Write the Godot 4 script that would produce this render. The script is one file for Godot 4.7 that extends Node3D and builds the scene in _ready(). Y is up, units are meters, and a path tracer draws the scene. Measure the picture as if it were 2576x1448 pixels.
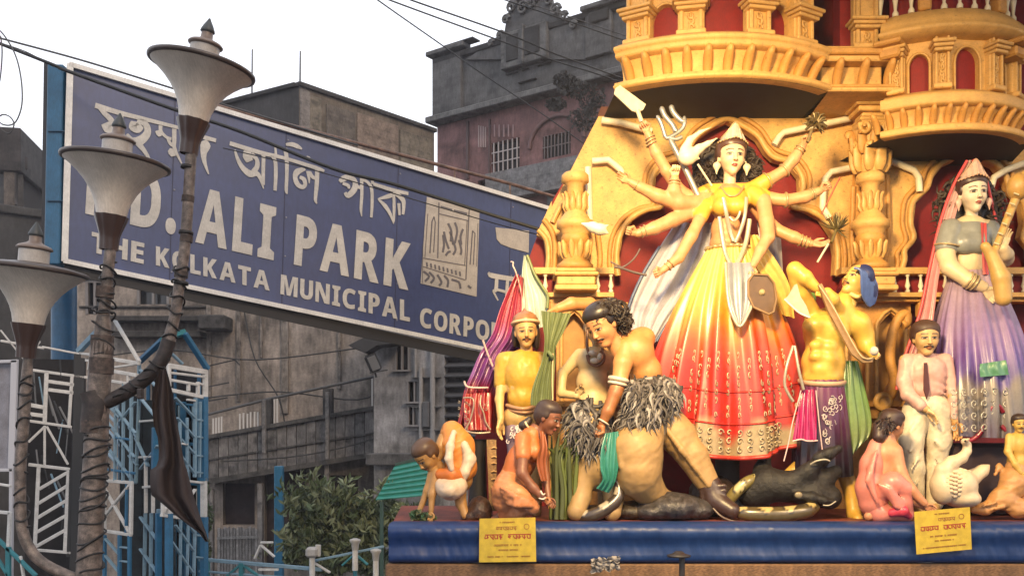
extends Node3D
# A park sign, lamp post and old buildings on the left; on the right a lamp-lit stage of clay statues in front of a carved temple facade.

const F := 2400.0          # focal length of the lens, in the units in which places below are measured
const EYE := 4.5           # the camera stands on a viewing platform
var org := {}              # world origin of every node that has children
var used := {}
var mats := {}
var tex := {}
var X := Transform3D()     # transform that the shape helpers apply
var rng := RandomNumberGenerator.new()

class Acc:
	var V := PackedVector3Array()
	var N := PackedVector3Array()
	var C := PackedColorArray()
	var I := PackedInt32Array()
	func add(o: Acc, t: Transform3D, tint := Color(-1, 0, 0)) -> void:
		var base := V.size()
		var flip := t.basis.determinant() < 0.0
		V.append_array(t * o.V)
		var nb := t.basis.inverse().transposed()
		var nn := Transform3D(nb, Vector3.ZERO) * o.N
		for i in nn.size():
			nn[i] = nn[i].normalized()
		N.append_array(nn)
		var cc := o.C.duplicate()
		if tint.r >= 0.0:
			for i in cc.size():
				var c := cc[i]
				if c.a > 0.5:
					cc[i] = Color(c.r * tint.r, c.g * tint.g, c.b * tint.b, 1.0)
				else:
					cc[i] = Color(c.r, c.g, c.b, 1.0)
		C.append_array(cc)
		var n := o.I.size()
		var ii := PackedInt32Array()
		ii.resize(n)
		for k in range(0, n, 3):
			ii[k] = o.I[k] + base
			ii[k + 1] = o.I[k + 2 if flip else k + 1] + base
			ii[k + 2] = o.I[k + 1 if flip else k + 2] + base
		I.append_array(ii)

# ---------------------------------------------------------------- places
func at(u: float, v: float, d: float) -> Vector3:
	return Vector3((u - 1288.0) * d / F, EYE + (1100.0 - v) * d / F, -d)

func m_of(r: float, d: float) -> float:
	return r * d / F

# a vertical wall: x along it, y up, z out of it towards the viewer
func wall(u0: float, v0: float, d0: float, u1: float, d1: float) -> Transform3D:
	var a := at(u0, v0, d0)
	var b := at(u1, v0, d1)
	b.y = a.y
	var x := (b - a).normalized()
	var z := x.cross(Vector3.UP)
	return Transform3D(Basis(x, Vector3.UP, z), Vector3(a.x, 0, a.z))

func hit(w: Transform3D, u: float, v: float) -> Vector2:
	var e := Vector3(0, EYE, 0)
	var r := at(u, v, 1.0) - e
	var t := (w.origin - e).dot(w.basis.z) / r.dot(w.basis.z)
	var q := w.affine_inverse() * (e + r * t)
	return Vector2(q.x, q.y)

# ---------------------------------------------------------------- nodes
func numbered(n: String, parent: Node) -> String:
	var k := str(parent.get_instance_id()) + n
	var c: int = used.get(k, -1) + 1
	used[k] = c
	return n if c == 0 else "%s_%03d" % [n, c]

func tag(o: Node3D, label := "", category := "", group := "", kind := "") -> Node3D:
	if label: o.set_meta("label", label)
	if category: o.set_meta("category", category)
	if group: o.set_meta("group", group)
	if kind: o.set_meta("kind", kind)
	return o

func thing(called: String, label: String, category: String, base: Vector3, group := "") -> Node3D:
	var o := Node3D.new()
	o.name = numbered(called, self)
	add_child(o, true)
	o.position = base
	org[o] = base
	return tag(o, label, category, group)

func put(called: String, mesh: ArrayMesh, m: Material, parent: Node3D = null) -> MeshInstance3D:
	# the mesh comes in world places; it is re-based to its own bottom centre
	var o := MeshInstance3D.new()
	var box := mesh.get_aabb()
	var c := box.position + Vector3(box.size.x / 2, 0, box.size.z / 2)
	var s := SurfaceTool.new()
	s.append_from(mesh, 0, Transform3D(Basis(), -c))
	o.mesh = s.commit()
	o.material_override = null
	o.mesh.surface_set_material(0, m)
	var p: Node = parent if parent else self
	o.name = numbered(called, p)
	p.add_child(o, true)
	o.position = c - (org[parent] if parent else Vector3.ZERO)
	org[o] = c
	return o

func obj(called: String, st: SurfaceTool, m: Material, parent: Node3D = null) -> MeshInstance3D:
	st.generate_normals()
	return put(called, st.commit(), m, parent)

func acc_mesh(a: Acc) -> ArrayMesh:
	var arr := []
	arr.resize(Mesh.ARRAY_MAX)
	arr[Mesh.ARRAY_VERTEX] = a.V
	arr[Mesh.ARRAY_NORMAL] = a.N
	arr[Mesh.ARRAY_COLOR] = a.C
	arr[Mesh.ARRAY_INDEX] = a.I
	var m := ArrayMesh.new()
	m.add_surface_from_arrays(Mesh.PRIMITIVE_TRIANGLES, arr)
	return m

func mb() -> SurfaceTool:
	var s := SurfaceTool.new()
	s.begin(Mesh.PRIMITIVE_TRIANGLES)
	s.set_smooth_group(-1)
	return s

# ---------------------------------------------------------------- shapes
func tri(st: SurfaceTool, a: Vector3, b: Vector3, c: Vector3) -> void:
	st.add_vertex(X * a)
	st.add_vertex(X * b)
	st.add_vertex(X * c)

func quad(st: SurfaceTool, a: Vector3, b: Vector3, c: Vector3, d: Vector3) -> void:
	tri(st, a, b, c)
	tri(st, a, c, d)

func out_quad(st: SurfaceTool, a: Vector3, b: Vector3, c: Vector3, d: Vector3, m: Vector3) -> void:
	# clockwise seen from outside, m being a point inside
	if (b - a).cross(c - a).dot((a + c) * 0.5 - m) > 0.0:
		quad(st, a, d, c, b)
	else:
		quad(st, a, b, c, d)

func box(st: SurfaceTool, c: Vector3, s: Vector3, bev := 0.0, t := Basis()) -> void:
	st.set_smooth_group(-1)
	var h := s * 0.5
	bev = minf(bev, minf(h.x, minf(h.y, h.z)) * 0.6)
	for ax in 3:
		for sg in [-1.0, 1.0]:
			var p := []
			for q in [Vector2(-1, -1), Vector2(1, -1), Vector2(1, 1), Vector2(-1, 1)]:
				var o := Vector3.ZERO
				o[ax] = sg * h[ax]
				o[(ax + 1) % 3] = q.x * (h[(ax + 1) % 3] - bev)
				o[(ax + 2) % 3] = q.y * (h[(ax + 2) % 3] - bev)
				p.append(c + t * o)
			out_quad(st, p[0], p[1], p[2], p[3], c)
	if bev <= 0.0:
		return
	for ax in 3:
		var b1 := (ax + 1) % 3
		var b2 := (ax + 2) % 3
		for s1 in [-1.0, 1.0]:
			for s2 in [-1.0, 1.0]:
				var p := []
				for e in [-1.0, 1.0]:
					for w in 2:
						var o := Vector3.ZERO
						o[ax] = e * (h[ax] - bev)
						o[b1] = s1 * (h[b1] - (bev if w == 0 else 0.0))
						o[b2] = s2 * (h[b2] - (bev if w == 1 else 0.0))
						p.append(c + t * o)
				out_quad(st, p[0], p[1], p[3], p[2], c)
	for sx in [-1.0, 1.0]:
		for sy in [-1.0, 1.0]:
			for sz in [-1.0, 1.0]:
				var g := Vector3(sx, sy, sz)
				var a := c + t * (g * (h - Vector3(0, bev, bev)))
				var b := c + t * (g * (h - Vector3(bev, 0, bev)))
				var d := c + t * (g * (h - Vector3(bev, bev, 0)))
				if (b - a).cross(d - a).dot(a - c) > 0.0:
					tri(st, a, d, b)
				else:
					tri(st, a, b, d)

func bar(st: SurfaceTool, a: Vector3, b: Vector3, w: float, h: float, bev := 0.0) -> void:
	# a straight bar of section w across, h along the depth
	var y := (b - a).normalized()
	var zz := Vector3(0, 0, 1) if absf(y.z) < 0.9 else Vector3(1, 0, 0)
	var x := y.cross(zz).normalized()
	box(st, (a + b) * 0.5, Vector3(w, a.distance_to(b), h), bev, Basis(x, y, x.cross(y)))

func grid(st: SurfaceTool, P: Array, closed := false, flip := false, smooth := 1) -> void:
	st.set_smooth_group(smooth)
	for i in P.size() - 1:
		var r0: PackedVector3Array = P[i]
		var r1: PackedVector3Array = P[i + 1]
		var n := r0.size()
		for j in (n if closed else n - 1):
			var k := (j + 1) % n
			if flip:
				quad(st, r0[j], r1[j], r1[k], r0[k])
			else:
				quad(st, r0[j], r0[k], r1[k], r1[j])

func grid_c(st: SurfaceTool, P: Array, C: Array, closed := false) -> void:
	st.set_smooth_group(1)
	for i in P.size() - 1:
		var r0: PackedVector3Array = P[i]
		var r1: PackedVector3Array = P[i + 1]
		var c0: PackedColorArray = C[i]
		var c1: PackedColorArray = C[i + 1]
		var n := r0.size()
		for j in (n if closed else n - 1):
			var k := (j + 1) % n
			st.set_color(c0[j]); st.add_vertex(X * r0[j])
			st.set_color(c0[k]); st.add_vertex(X * r0[k])
			st.set_color(c1[k]); st.add_vertex(X * r1[k])
			st.set_color(c0[j]); st.add_vertex(X * r0[j])
			st.set_color(c1[k]); st.add_vertex(X * r1[k])
			st.set_color(c1[j]); st.add_vertex(X * r1[j])

func fan(st: SurfaceTool, ring: PackedVector3Array, flip := false) -> void:
	st.set_smooth_group(-1)
	var c := Vector3.ZERO
	for p in ring: c += p
	c /= ring.size()
	for j in ring.size():
		var k := (j + 1) % ring.size()
		if flip: tri(st, c, ring[k], ring[j])
		else: tri(st, c, ring[j], ring[k])

func tube(st: SurfaceTool, pts: Array, radii: Array, sides := 8, flat := 1.0, caps := true, n0 := Vector3.ZERO) -> void:
	# round (or, with flat, elliptic) tube along a polyline
	var rows := []
	var n := n0
	for i in pts.size():
		var p: Vector3 = pts[i]
		var t: Vector3 = (pts[mini(i + 1, pts.size() - 1)] - pts[maxi(i - 1, 0)]).normalized()
		if i == 0 and n == Vector3.ZERO:
			n = t.cross(Vector3(0.13, 0.31, 1.0)).normalized()
		n = (n - t * n.dot(t)).normalized()
		var b := n.cross(t)
		var r: float = radii[mini(i, radii.size() - 1)]
		var row := PackedVector3Array()
		for j in sides:
			var a := TAU * j / sides
			row.append(p + n * cos(a) * r + b * sin(a) * r * flat)
		rows.append(row)
	grid(st, rows, true)
	if caps:
		fan(st, rows[0])
		fan(st, rows[-1], true)

func spline(pts: Array, per := 5) -> Array:
	var o := []
	for i in pts.size() - 1:
		var a: Vector3 = pts[maxi(i - 1, 0)]
		var d: Vector3 = pts[mini(i + 2, pts.size() - 1)]
		for k in per:
			o.append((pts[i] as Vector3).cubic_interpolate(pts[i + 1], a, d, float(k) / per))
	o.append(pts[-1])
	return o

func lathe(st: SurfaceTool, prof: Array, t := Transform3D(), sides := 20, a0 := 0.0, a1 := TAU, hard := false) -> void:
	# prof: (radius, height) from the bottom up
	var rows := []
	var full := absf(a1 - a0) > TAU - 0.001
	for q in prof:
		var row := PackedVector3Array()
		for j in (sides if full else sides + 1):
			var a := lerpf(a0, a1, float(j) / sides)
			row.append(t * Vector3(cos(a) * q.x, q.y, sin(a) * q.x))
		rows.append(row)
	if hard:
		for i in rows.size() - 1:
			grid(st, [rows[i], rows[i + 1]], full, false, 2 + i)
	else:
		grid(st, rows, full)
	if full:
		if prof[0].x > 0.002: fan(st, rows[0])
		if prof[-1].x > 0.002: fan(st, rows[-1], true)

func prism(st: SurfaceTool, loop: PackedVector3Array, back: Vector3, flat2: PackedVector2Array) -> void:
	# a flat outline (flat2: the same outline in two dimensions) given a thickness
	st.set_smooth_group(-1)
	var ids := Geometry2D.triangulate_polygon(flat2)
	var nrm := -back.normalized()
	for i in range(0, ids.size(), 3):
		var a := loop[ids[i]]
		var b := loop[ids[i + 1]]
		var c := loop[ids[i + 2]]
		if (b - a).cross(c - a).dot(nrm) > 0.0:
			var w := b
			b = c
			c = w
		tri(st, a, b, c)
		tri(st, a + back, c + back, b + back)
	var area := 0.0
	for i in flat2.size():
		area += flat2[i].cross(flat2[(i + 1) % flat2.size()])
	for i in loop.size():
		var k := (i + 1) % loop.size()
		if area > 0.0: quad(st, loop[i], loop[i] + back, loop[k] + back, loop[k])
		else: quad(st, loop[k], loop[k] + back, loop[i] + back, loop[i])

func slab(st: SurfaceTool, uv: Array, d: float, thick: float) -> void:
	# an upright board facing the viewer's side of the stage, its outline at distance d
	var l := PackedVector3Array()
	var f := PackedVector2Array()
	for i in range(0, uv.size(), 2):
		l.append(at(uv[i], uv[i + 1], d))
		f.append(Vector2(uv[i], uv[i + 1]))
	prism(st, l, Vector3(0, 0, -thick), f)

func pts_at(uv: Array, d: float) -> Array:
	var o := []
	for i in range(0, uv.size(), 2):
		o.append(at(uv[i], uv[i + 1], d))
	return o

func wbox(st: SurfaceTool, w: Transform3D, u0: float, v0: float, u1: float, v1: float, out: float, back: float, bev := 0.0) -> void:
	# a box on a wall between two corners, reaching from -back to out
	var a := hit(w, u0, v0)
	var b := hit(w, u1, v1)
	lbox(st, w, a.x, minf(a.y, b.y), b.x, maxf(a.y, b.y), out, back, bev)

func lbox(st: SurfaceTool, w: Transform3D, s0: float, y0: float, s1: float, y1: float, out: float, back: float, bev := 0.0) -> void:
	var old := X
	X = w
	box(st, Vector3((s0 + s1) / 2, (y0 + y1) / 2, (out - back) / 2), Vector3(absf(s1 - s0), absf(y1 - y0), out + back), bev)
	X = old

func pierced(st: SurfaceTool, w: Transform3D, s0: float, y0: float, s1: float, y1: float, holes: Array, thick: float) -> void:
	# a wall with rectangular openings (each Rect2 in wall coordinates), their reveals included
	st.set_smooth_group(-1)
	var xs := [s0, s1]
	var ys := [y0, y1]
	for h in holes:
		xs.append(clampf(h.position.x, s0, s1)); xs.append(clampf(h.end.x, s0, s1))
		ys.append(clampf(h.position.y, y0, y1)); ys.append(clampf(h.end.y, y0, y1))
	xs.sort()
	ys.sort()
	var old := X
	X = w
	var full := func(i: int, j: int) -> bool:
		if i < 0 or j < 0 or i >= xs.size() - 1 or j >= ys.size() - 1: return false
		if xs[i + 1] - xs[i] < 1e-4 or ys[j + 1] - ys[j] < 1e-4: return false
		var c := Vector2((xs[i] + xs[i + 1]) / 2, (ys[j] + ys[j + 1]) / 2)
		for h in holes:
			if h.has_point(c): return false
		return true
	for i in xs.size() - 1:
		for j in ys.size() - 1:
			if not full.call(i, j): continue
			var a: float = xs[i]; var b: float = xs[i + 1]; var c: float = ys[j]; var d: float = ys[j + 1]
			quad(st, Vector3(a, c, 0), Vector3(a, d, 0), Vector3(b, d, 0), Vector3(b, c, 0))
			quad(st, Vector3(b, c, -thick), Vector3(b, d, -thick), Vector3(a, d, -thick), Vector3(a, c, -thick))
	# reveals and outer edges
	var rects := holes.duplicate()
	for h in rects:
		var a: float = clampf(h.position.x, s0, s1); var b: float = clampf(h.end.x, s0, s1)
		var c: float = clampf(h.position.y, y0, y1); var d: float = clampf(h.end.y, y0, y1)
		quad(st, Vector3(a, c, 0), Vector3(a, c, -thick), Vector3(a, d, -thick), Vector3(a, d, 0))
		quad(st, Vector3(b, d, 0), Vector3(b, d, -thick), Vector3(b, c, -thick), Vector3(b, c, 0))
		quad(st, Vector3(a, d, 0), Vector3(a, d, -thick), Vector3(b, d, -thick), Vector3(b, d, 0))
		quad(st, Vector3(b, c, 0), Vector3(b, c, -thick), Vector3(a, c, -thick), Vector3(a, c, 0))
	quad(st, Vector3(s0, y0, 0), Vector3(s0, y0, -thick), Vector3(s0, y1, -thick), Vector3(s0, y1, 0))
	quad(st, Vector3(s1, y1, 0), Vector3(s1, y1, -thick), Vector3(s1, y0, -thick), Vector3(s1, y0, 0))
	quad(st, Vector3(s0, y1, 0), Vector3(s0, y1, -thick), Vector3(s1, y1, -thick), Vector3(s1, y1, 0))
	X = old

# ---------------------------------------------------------------- materials
func noise_tex(key: String, size: int, f: Callable) -> ImageTexture:
	if not tex.has(key):
		var im := Image.create(size, size, false, Image.FORMAT_RGB8)
		for y in size:
			for x in size:
				var g: float = clampf(f.call(float(x) / size, float(y) / size), 0.0, 1.0)
				im.set_pixel(x, y, Color(g, g, g))
		tex[key] = ImageTexture.create_from_image(im)
	return tex[key]

var fn := FastNoiseLite.new()
func layer(sd: int, f: float, oct := 4) -> Image:
	var n := FastNoiseLite.new()
	n.seed = sd
	n.frequency = f
	n.fractal_octaves = oct
	return n.get_seamless_image(256, 256)

func smp(im: Image, u: float, v: float, kx := 1, ky := 1) -> float:
	return im.get_pixel(int(u * kx * 256.0) % 256, int(v * ky * 256.0) % 256).r - 0.5

func make_textures() -> void:
	fn.seed = 7
	fn.frequency = 1.0
	fn.fractal_type = FastNoiseLite.FRACTAL_FBM
	fn.fractal_octaves = 4
	var a := layer(1, 0.012)
	var b := layer(2, 0.02, 5)
	var c := layer(3, 0.05, 4)
	noise_tex("plaster", 384, func(u, v):
		var streak = smp(c, u, v, 4, 1) * 0.5 + smp(b, u, v, 6, 1) * 0.5
		var g = 0.80 + 0.3 * smp(a, u, v) + 0.36 * streak + 0.16 * smp(b, u, v, 2, 2) + 0.14 * smp(c, u, v, 5, 5)
		var soot = smp(a, u + 0.37, v + 0.21)
		if soot > 0.12: g -= (soot - 0.12) * 0.9
		return clampf(g + rng.randf_range(-0.035, 0.035), 0.2, 1.0))
	noise_tex("paint", 256, func(u, v):
		return 0.9 + 0.14 * smp(a, u, v) + 0.16 * smp(c, u, v, 4, 1) + rng.randf_range(-0.025, 0.025))
	noise_tex("clay", 256, func(u, v):
		return 0.92 + 0.13 * smp(a, u, v) + 0.07 * smp(c, u, v, 3, 3) + rng.randf_range(-0.015, 0.015))
	noise_tex("gesso", 256, func(u, v):
		var chip = smp(b, u, v, 2, 2)
		var g = 0.93 + 0.14 * smp(a, u, v) + 0.12 * smp(c, u, v, 1, 6) + 0.1 * smp(c, u, v, 5, 5)
		if chip < -0.24: g -= (-0.24 - chip) * 1.0
		return g + rng.randf_range(-0.03, 0.03))
	noise_tex("wood", 256, func(u, v):
		return 0.78 + 0.5 * smp(c, u, v, 1, 5) + 0.25 * smp(a, u, v) + rng.randf_range(-0.04, 0.04))
	noise_tex("rust", 256, func(u, v):
		return clampf(0.74 + 0.7 * smp(b, u, v) + 0.4 * smp(c, u, v, 3, 3), 0.3, 1.0))
	noise_tex("bump", 256, func(u, v):
		return 0.5 + 0.7 * smp(b, u, v) + 0.3 * smp(c, u, v, 3, 3) + rng.randf_range(-0.04, 0.04))
	noise_tex("cloth", 256, func(u, v):
		return 0.88 + 0.16 * smp(c, u, v, 3, 1) + 0.1 * smp(a, u, v) + 0.03 * sin(u * TAU * 64) + 0.03 * sin(v * TAU * 64))

func mat(r: float, g: float, b: float, rough := 0.7, t := "", scale := 1.0, o := {}) -> StandardMaterial3D:
	var key := str([r, g, b, rough, t, scale, o])
	if mats.has(key):
		return mats[key]
	var m := StandardMaterial3D.new()
	m.albedo_color = Color(r, g, b).linear_to_srgb()
	m.roughness = rough
	m.cull_mode = BaseMaterial3D.CULL_DISABLED
	if t:
		m.albedo_texture = tex[t]
		m.uv1_triplanar = true
		m.uv1_world_triplanar = true
		m.uv1_scale = Vector3.ONE / scale
	if o.has("bump"):
		m.heightmap_enabled = true
		m.heightmap_texture = tex["bump"]
		m.heightmap_scale = o.bump
		m.uv1_triplanar = true
		m.uv1_world_triplanar = true
		m.uv1_scale = Vector3.ONE / scale
	if o.has("metal"): m.metallic = o.metal
	if o.has("vc"): m.vertex_color_use_as_albedo = true
	if o.has("coat"):
		m.clearcoat_enabled = true
		m.clearcoat = o.coat
		m.clearcoat_roughness = o.get("coat_rough", 0.25)
	if o.has("rim"):
		m.rim_enabled = true
		m.rim = o.rim
	if o.has("sss"):
		m.subsurf_scatter_enabled = true
		m.subsurf_scatter_strength = o.sss
	mats[key] = m
	return m

# ---------------------------------------------------------------- modelled figures
var B := []          # bones of the shape in work
var fd := 9.0        # distance at which the figure in work stands

func J(u: float, v: float, z := 0.0) -> Vector3:
	return at(u, v, fd - z)

func cap(a: Vector3, b: Vector3, ra: float, rb: float, k := 0.03) -> void:
	B.append([0, a, b, ra, rb, k])

func limb(q: Array, k := 9.0) -> void:
	# a chain of tapered limbs: u, v, nearness in metres, radius
	var s := fd / F
	for i in range(0, q.size() - 4, 4):
		cap(J(q[i], q[i + 1], q[i + 2]), J(q[i + 4], q[i + 5], q[i + 6]), q[i + 3] * s, q[i + 7] * s, k * s)

func egg(c: Vector3, r: Vector3, basis := Basis(), k := 0.03) -> void:
	B.append([1, c, basis, r, minf(r.x, minf(r.y, r.z)), k])

func lump(u: float, v: float, z: float, ru: float, rv: float, rz: float, k := 9.0, tilt := 0.0) -> void:
	var s := fd / F
	egg(J(u, v, z), Vector3(ru, rv, rz) * s, Basis(Vector3(0, 0, 1), tilt), k * s)

func mesh_field(cell: float, tint := Color.WHITE, paint = null) -> Acc:
	# joins the bones' distances with a smooth minimum and meshes the field as surface nets
	cell *= 0.72
	var lo := Vector3(1e9, 1e9, 1e9)
	var hi := -lo
	var boxes := []
	for b in B:
		var l: Vector3
		var h: Vector3
		if b[0] == 0:
			var r: float = maxf(b[3], b[4])
			l = (b[1] as Vector3).min(b[2]) - Vector3.ONE * r
			h = (b[1] as Vector3).max(b[2]) + Vector3.ONE * r
		else:
			var e := Vector3.ONE * maxf(b[3].x, maxf(b[3].y, b[3].z))
			if (b[2] as Basis).is_equal_approx(Basis()): e = b[3]
			l = b[1] - e
			h = b[1] + e
		boxes.append([l, h])
		lo = lo.min(l)
		hi = hi.max(h)
	lo -= Vector3.ONE * cell * 2.5
	hi += Vector3.ONE * cell * 2.5
	var nx := int((hi.x - lo.x) / cell) + 1
	var ny := int((hi.y - lo.y) / cell) + 1
	var nz := int((hi.z - lo.z) / cell) + 1
	var f := PackedFloat32Array()
	f.resize(nx * ny * nz)
	f.fill(1e3)
	for n in B.size():
		var b: Array = B[n]
		var k: float = maxf(b[5], 0.0005)
		var pad := Vector3.ONE * (k + cell * 2.2)
		var l: Vector3 = (boxes[n][0] - pad - lo) / cell
		var h: Vector3 = (boxes[n][1] + pad - lo) / cell
		var i0 := maxi(int(l.x), 0); var i1 := mini(int(h.x) + 1, nx - 1)
		var j0 := maxi(int(l.y), 0); var j1 := mini(int(h.y) + 1, ny - 1)
		var k0 := maxi(int(l.z), 0); var k1 := mini(int(h.z) + 1, nz - 1)
		var kind: int = b[0]
		var a: Vector3 = b[1]
		var ab := Vector3.ZERO
		var ll := 1.0
		var ra := 0.0
		var dr := 0.0
		var inv := Basis()
		var ir := Vector3.ONE
		if kind == 0:
			ab = b[2] - a
			ll = maxf(ab.length_squared(), 1e-9)
			ra = b[3]
			dr = b[4] - b[3]
		else:
			inv = (b[2] as Basis).inverse()
			ir = Vector3.ONE / (b[3] as Vector3)
		for kk in range(k0, k1 + 1):
			for jj in range(j0, j1 + 1):
				var at_i := (kk * ny + jj) * nx
				for ii in range(i0, i1 + 1):
					var p := Vector3(lo.x + ii * cell, lo.y + jj * cell, lo.z + kk * cell) - a
					var d := 0.0
					if kind == 0:
						var t := clampf(p.dot(ab) / ll, 0.0, 1.0)
						d = (p - ab * t).length() - ra - dr * t
					else:
						var q := (inv * p) * ir
						var g := (q * ir).length()
						var m := q.length()
						d = m * (m - 1.0) / maxf(g, 1e-6)
					var o := f[at_i + ii]
					var e := k - absf(d - o)
					if e > 0.0:
						f[at_i + ii] = minf(d, o) - e * e / (4.0 * k)
					elif d < o:
						f[at_i + ii] = d
	var A := Acc.new()
	var ids := PackedInt32Array()
	ids.resize(nx * ny * nz)
	ids.fill(-1)
	var sx := 1
	var sy := nx
	var sz := nx * ny
	var off := PackedInt32Array([0, sx, sy, sx + sy, sz, sx + sz, sy + sz, sx + sy + sz])
	var ea := PackedInt32Array([0, 2, 4, 6, 0, 1, 4, 5, 0, 1, 2, 3])
	var eb := PackedInt32Array([1, 3, 5, 7, 2, 3, 6, 7, 4, 5, 6, 7])
	var cx := PackedVector3Array([Vector3(0, 0, 0), Vector3(1, 0, 0), Vector3(0, 1, 0), Vector3(1, 1, 0), Vector3(0, 0, 1), Vector3(1, 0, 1), Vector3(0, 1, 1), Vector3(1, 1, 1)])
	var lim := cell * 2.0
	var g8 := PackedFloat32Array()
	g8.resize(8)
	for kk in nz - 1:
		for jj in ny - 1:
			var row := (kk * ny + jj) * nx
			for ii in nx - 1:
				var i := row + ii
				var v0 := f[i]
				if v0 > lim or v0 < -lim:
					continue
				var mask := 0
				for c in 8:
					var w := f[i + off[c]]
					g8[c] = w
					if w < 0.0: mask |= 1 << c
				if mask == 0 or mask == 255:
					continue
				var s := Vector3.ZERO
				var cnt := 0
				for e in 12:
					var wa := g8[ea[e]]
					var wb := g8[eb[e]]
					if (wa < 0.0) != (wb < 0.0):
						s += cx[ea[e]].lerp(cx[eb[e]], wa / (wa - wb))
						cnt += 1
				ids[i] = A.V.size()
				A.V.append(lo + (Vector3(ii, jj, kk) + s / cnt) * cell)
	A.N.resize(A.V.size())
	var du := [sy, sz, sx]
	var dv := [sz, sx, sy]
	var dw := [sx, sy, sz]
	for kk in range(1, nz - 1):
		for jj in range(1, ny - 1):
			var row := (kk * ny + jj) * nx
			for ii in range(1, nx - 1):
				var i := row + ii
				if ids[i] < 0:
					continue
				var neg := f[i] < 0.0
				for ax in 3:
					if (f[i + dw[ax]] < 0.0) == neg:
						continue
					var a: int = ids[i]
					var b: int = ids[i - du[ax]]
					var c: int = ids[i - du[ax] - dv[ax]]
					var d: int = ids[i - dv[ax]]
					if a < 0 or b < 0 or c < 0 or d < 0:
						continue
					if not neg:
						var w := b
						b = d
						d = w
					# clockwise from outside
					A.I.append_array(PackedInt32Array([a, d, c, a, c, b]))
					var fnrm := (A.V[c] - A.V[a]).cross(A.V[d] - A.V[b])
					if fnrm.length_squared() < 1e-16: continue
					A.N[a] -= fnrm; A.N[b] -= fnrm; A.N[c] -= fnrm; A.N[d] -= fnrm
	A.C.resize(A.V.size())
	A.C.fill(tint)
	for i in A.N.size():
		A.N[i] = -A.N[i].normalized()
	if paint != null:
		for i in A.V.size():
			A.C[i] = paint.call(A.V[i], tint)
	B = []
	return A

# canonical hand: wrist at the origin, fingers along +y, palm towards +z, thumb at +x; one unit long
var hand_open: Acc
var hand_fist: Acc
func make_hands() -> void:
	for pose in 2:
		B = []
		cap(Vector3(0, -0.06, 0), Vector3(0, 0.14, 0), 0.14, 0.15, 0.05)
		for k in 4:
			var x := -0.165 + 0.11 * k
			cap(Vector3(x * 0.55, 0.1, 0), Vector3(x, 0.46, 0.0), 0.085, 0.078, 0.05)
		for k in 4:
			var x := -0.165 + 0.11 * k
			var l: float = [0.36, 0.47, 0.5, 0.44][k]
			var p := Vector3(x, 0.47, 0)
			var dirs := [0.25, 0.5, 0.75] if pose == 0 else [0.9, 2.3, 3.5]
			for s in 3:
				var a: float = dirs[s]
				var sp := x * 0.25 if pose == 0 else 0.0
				var q: Vector3 = p + Vector3(sp, cos(a), sin(a)).normalized() * l * [0.45, 0.32, 0.26][s]
				cap(p, q, 0.058 - 0.006 * s, 0.053 - 0.006 * s, 0.012)
				p = q
		var t0 := Vector3(0.1, 0.16, 0.03)
		var t1 := Vector3(0.27, 0.33, 0.1)
		var t2 := Vector3(0.3, 0.5, 0.14) if pose == 0 else Vector3(0.2, 0.46, 0.22)
		var t3 := Vector3(0.28, 0.63, 0.18) if pose == 0 else Vector3(0.06, 0.5, 0.27)
		cap(t0, t1, 0.095, 0.075, 0.04)
		cap(t1, t2, 0.068, 0.06, 0.015)
		cap(t2, t3, 0.058, 0.048, 0.012)
		var a := mesh_field(0.036)
		if pose == 0: hand_open = a
		else: hand_fist = a

func hand(acc: Acc, wrist: Vector3, dir: Vector3, palm: Vector3, size: float, fist := false, left := false, tint := Color.WHITE) -> void:
	var y := dir.normalized()
	var z := (palm - y * palm.dot(y)).normalized()
	var x := y.cross(z)
	if left: x = -x
	acc.add(hand_fist if fist else hand_open, Transform3D(Basis(x * size, y * size, z * size), wrist), tint)

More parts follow.
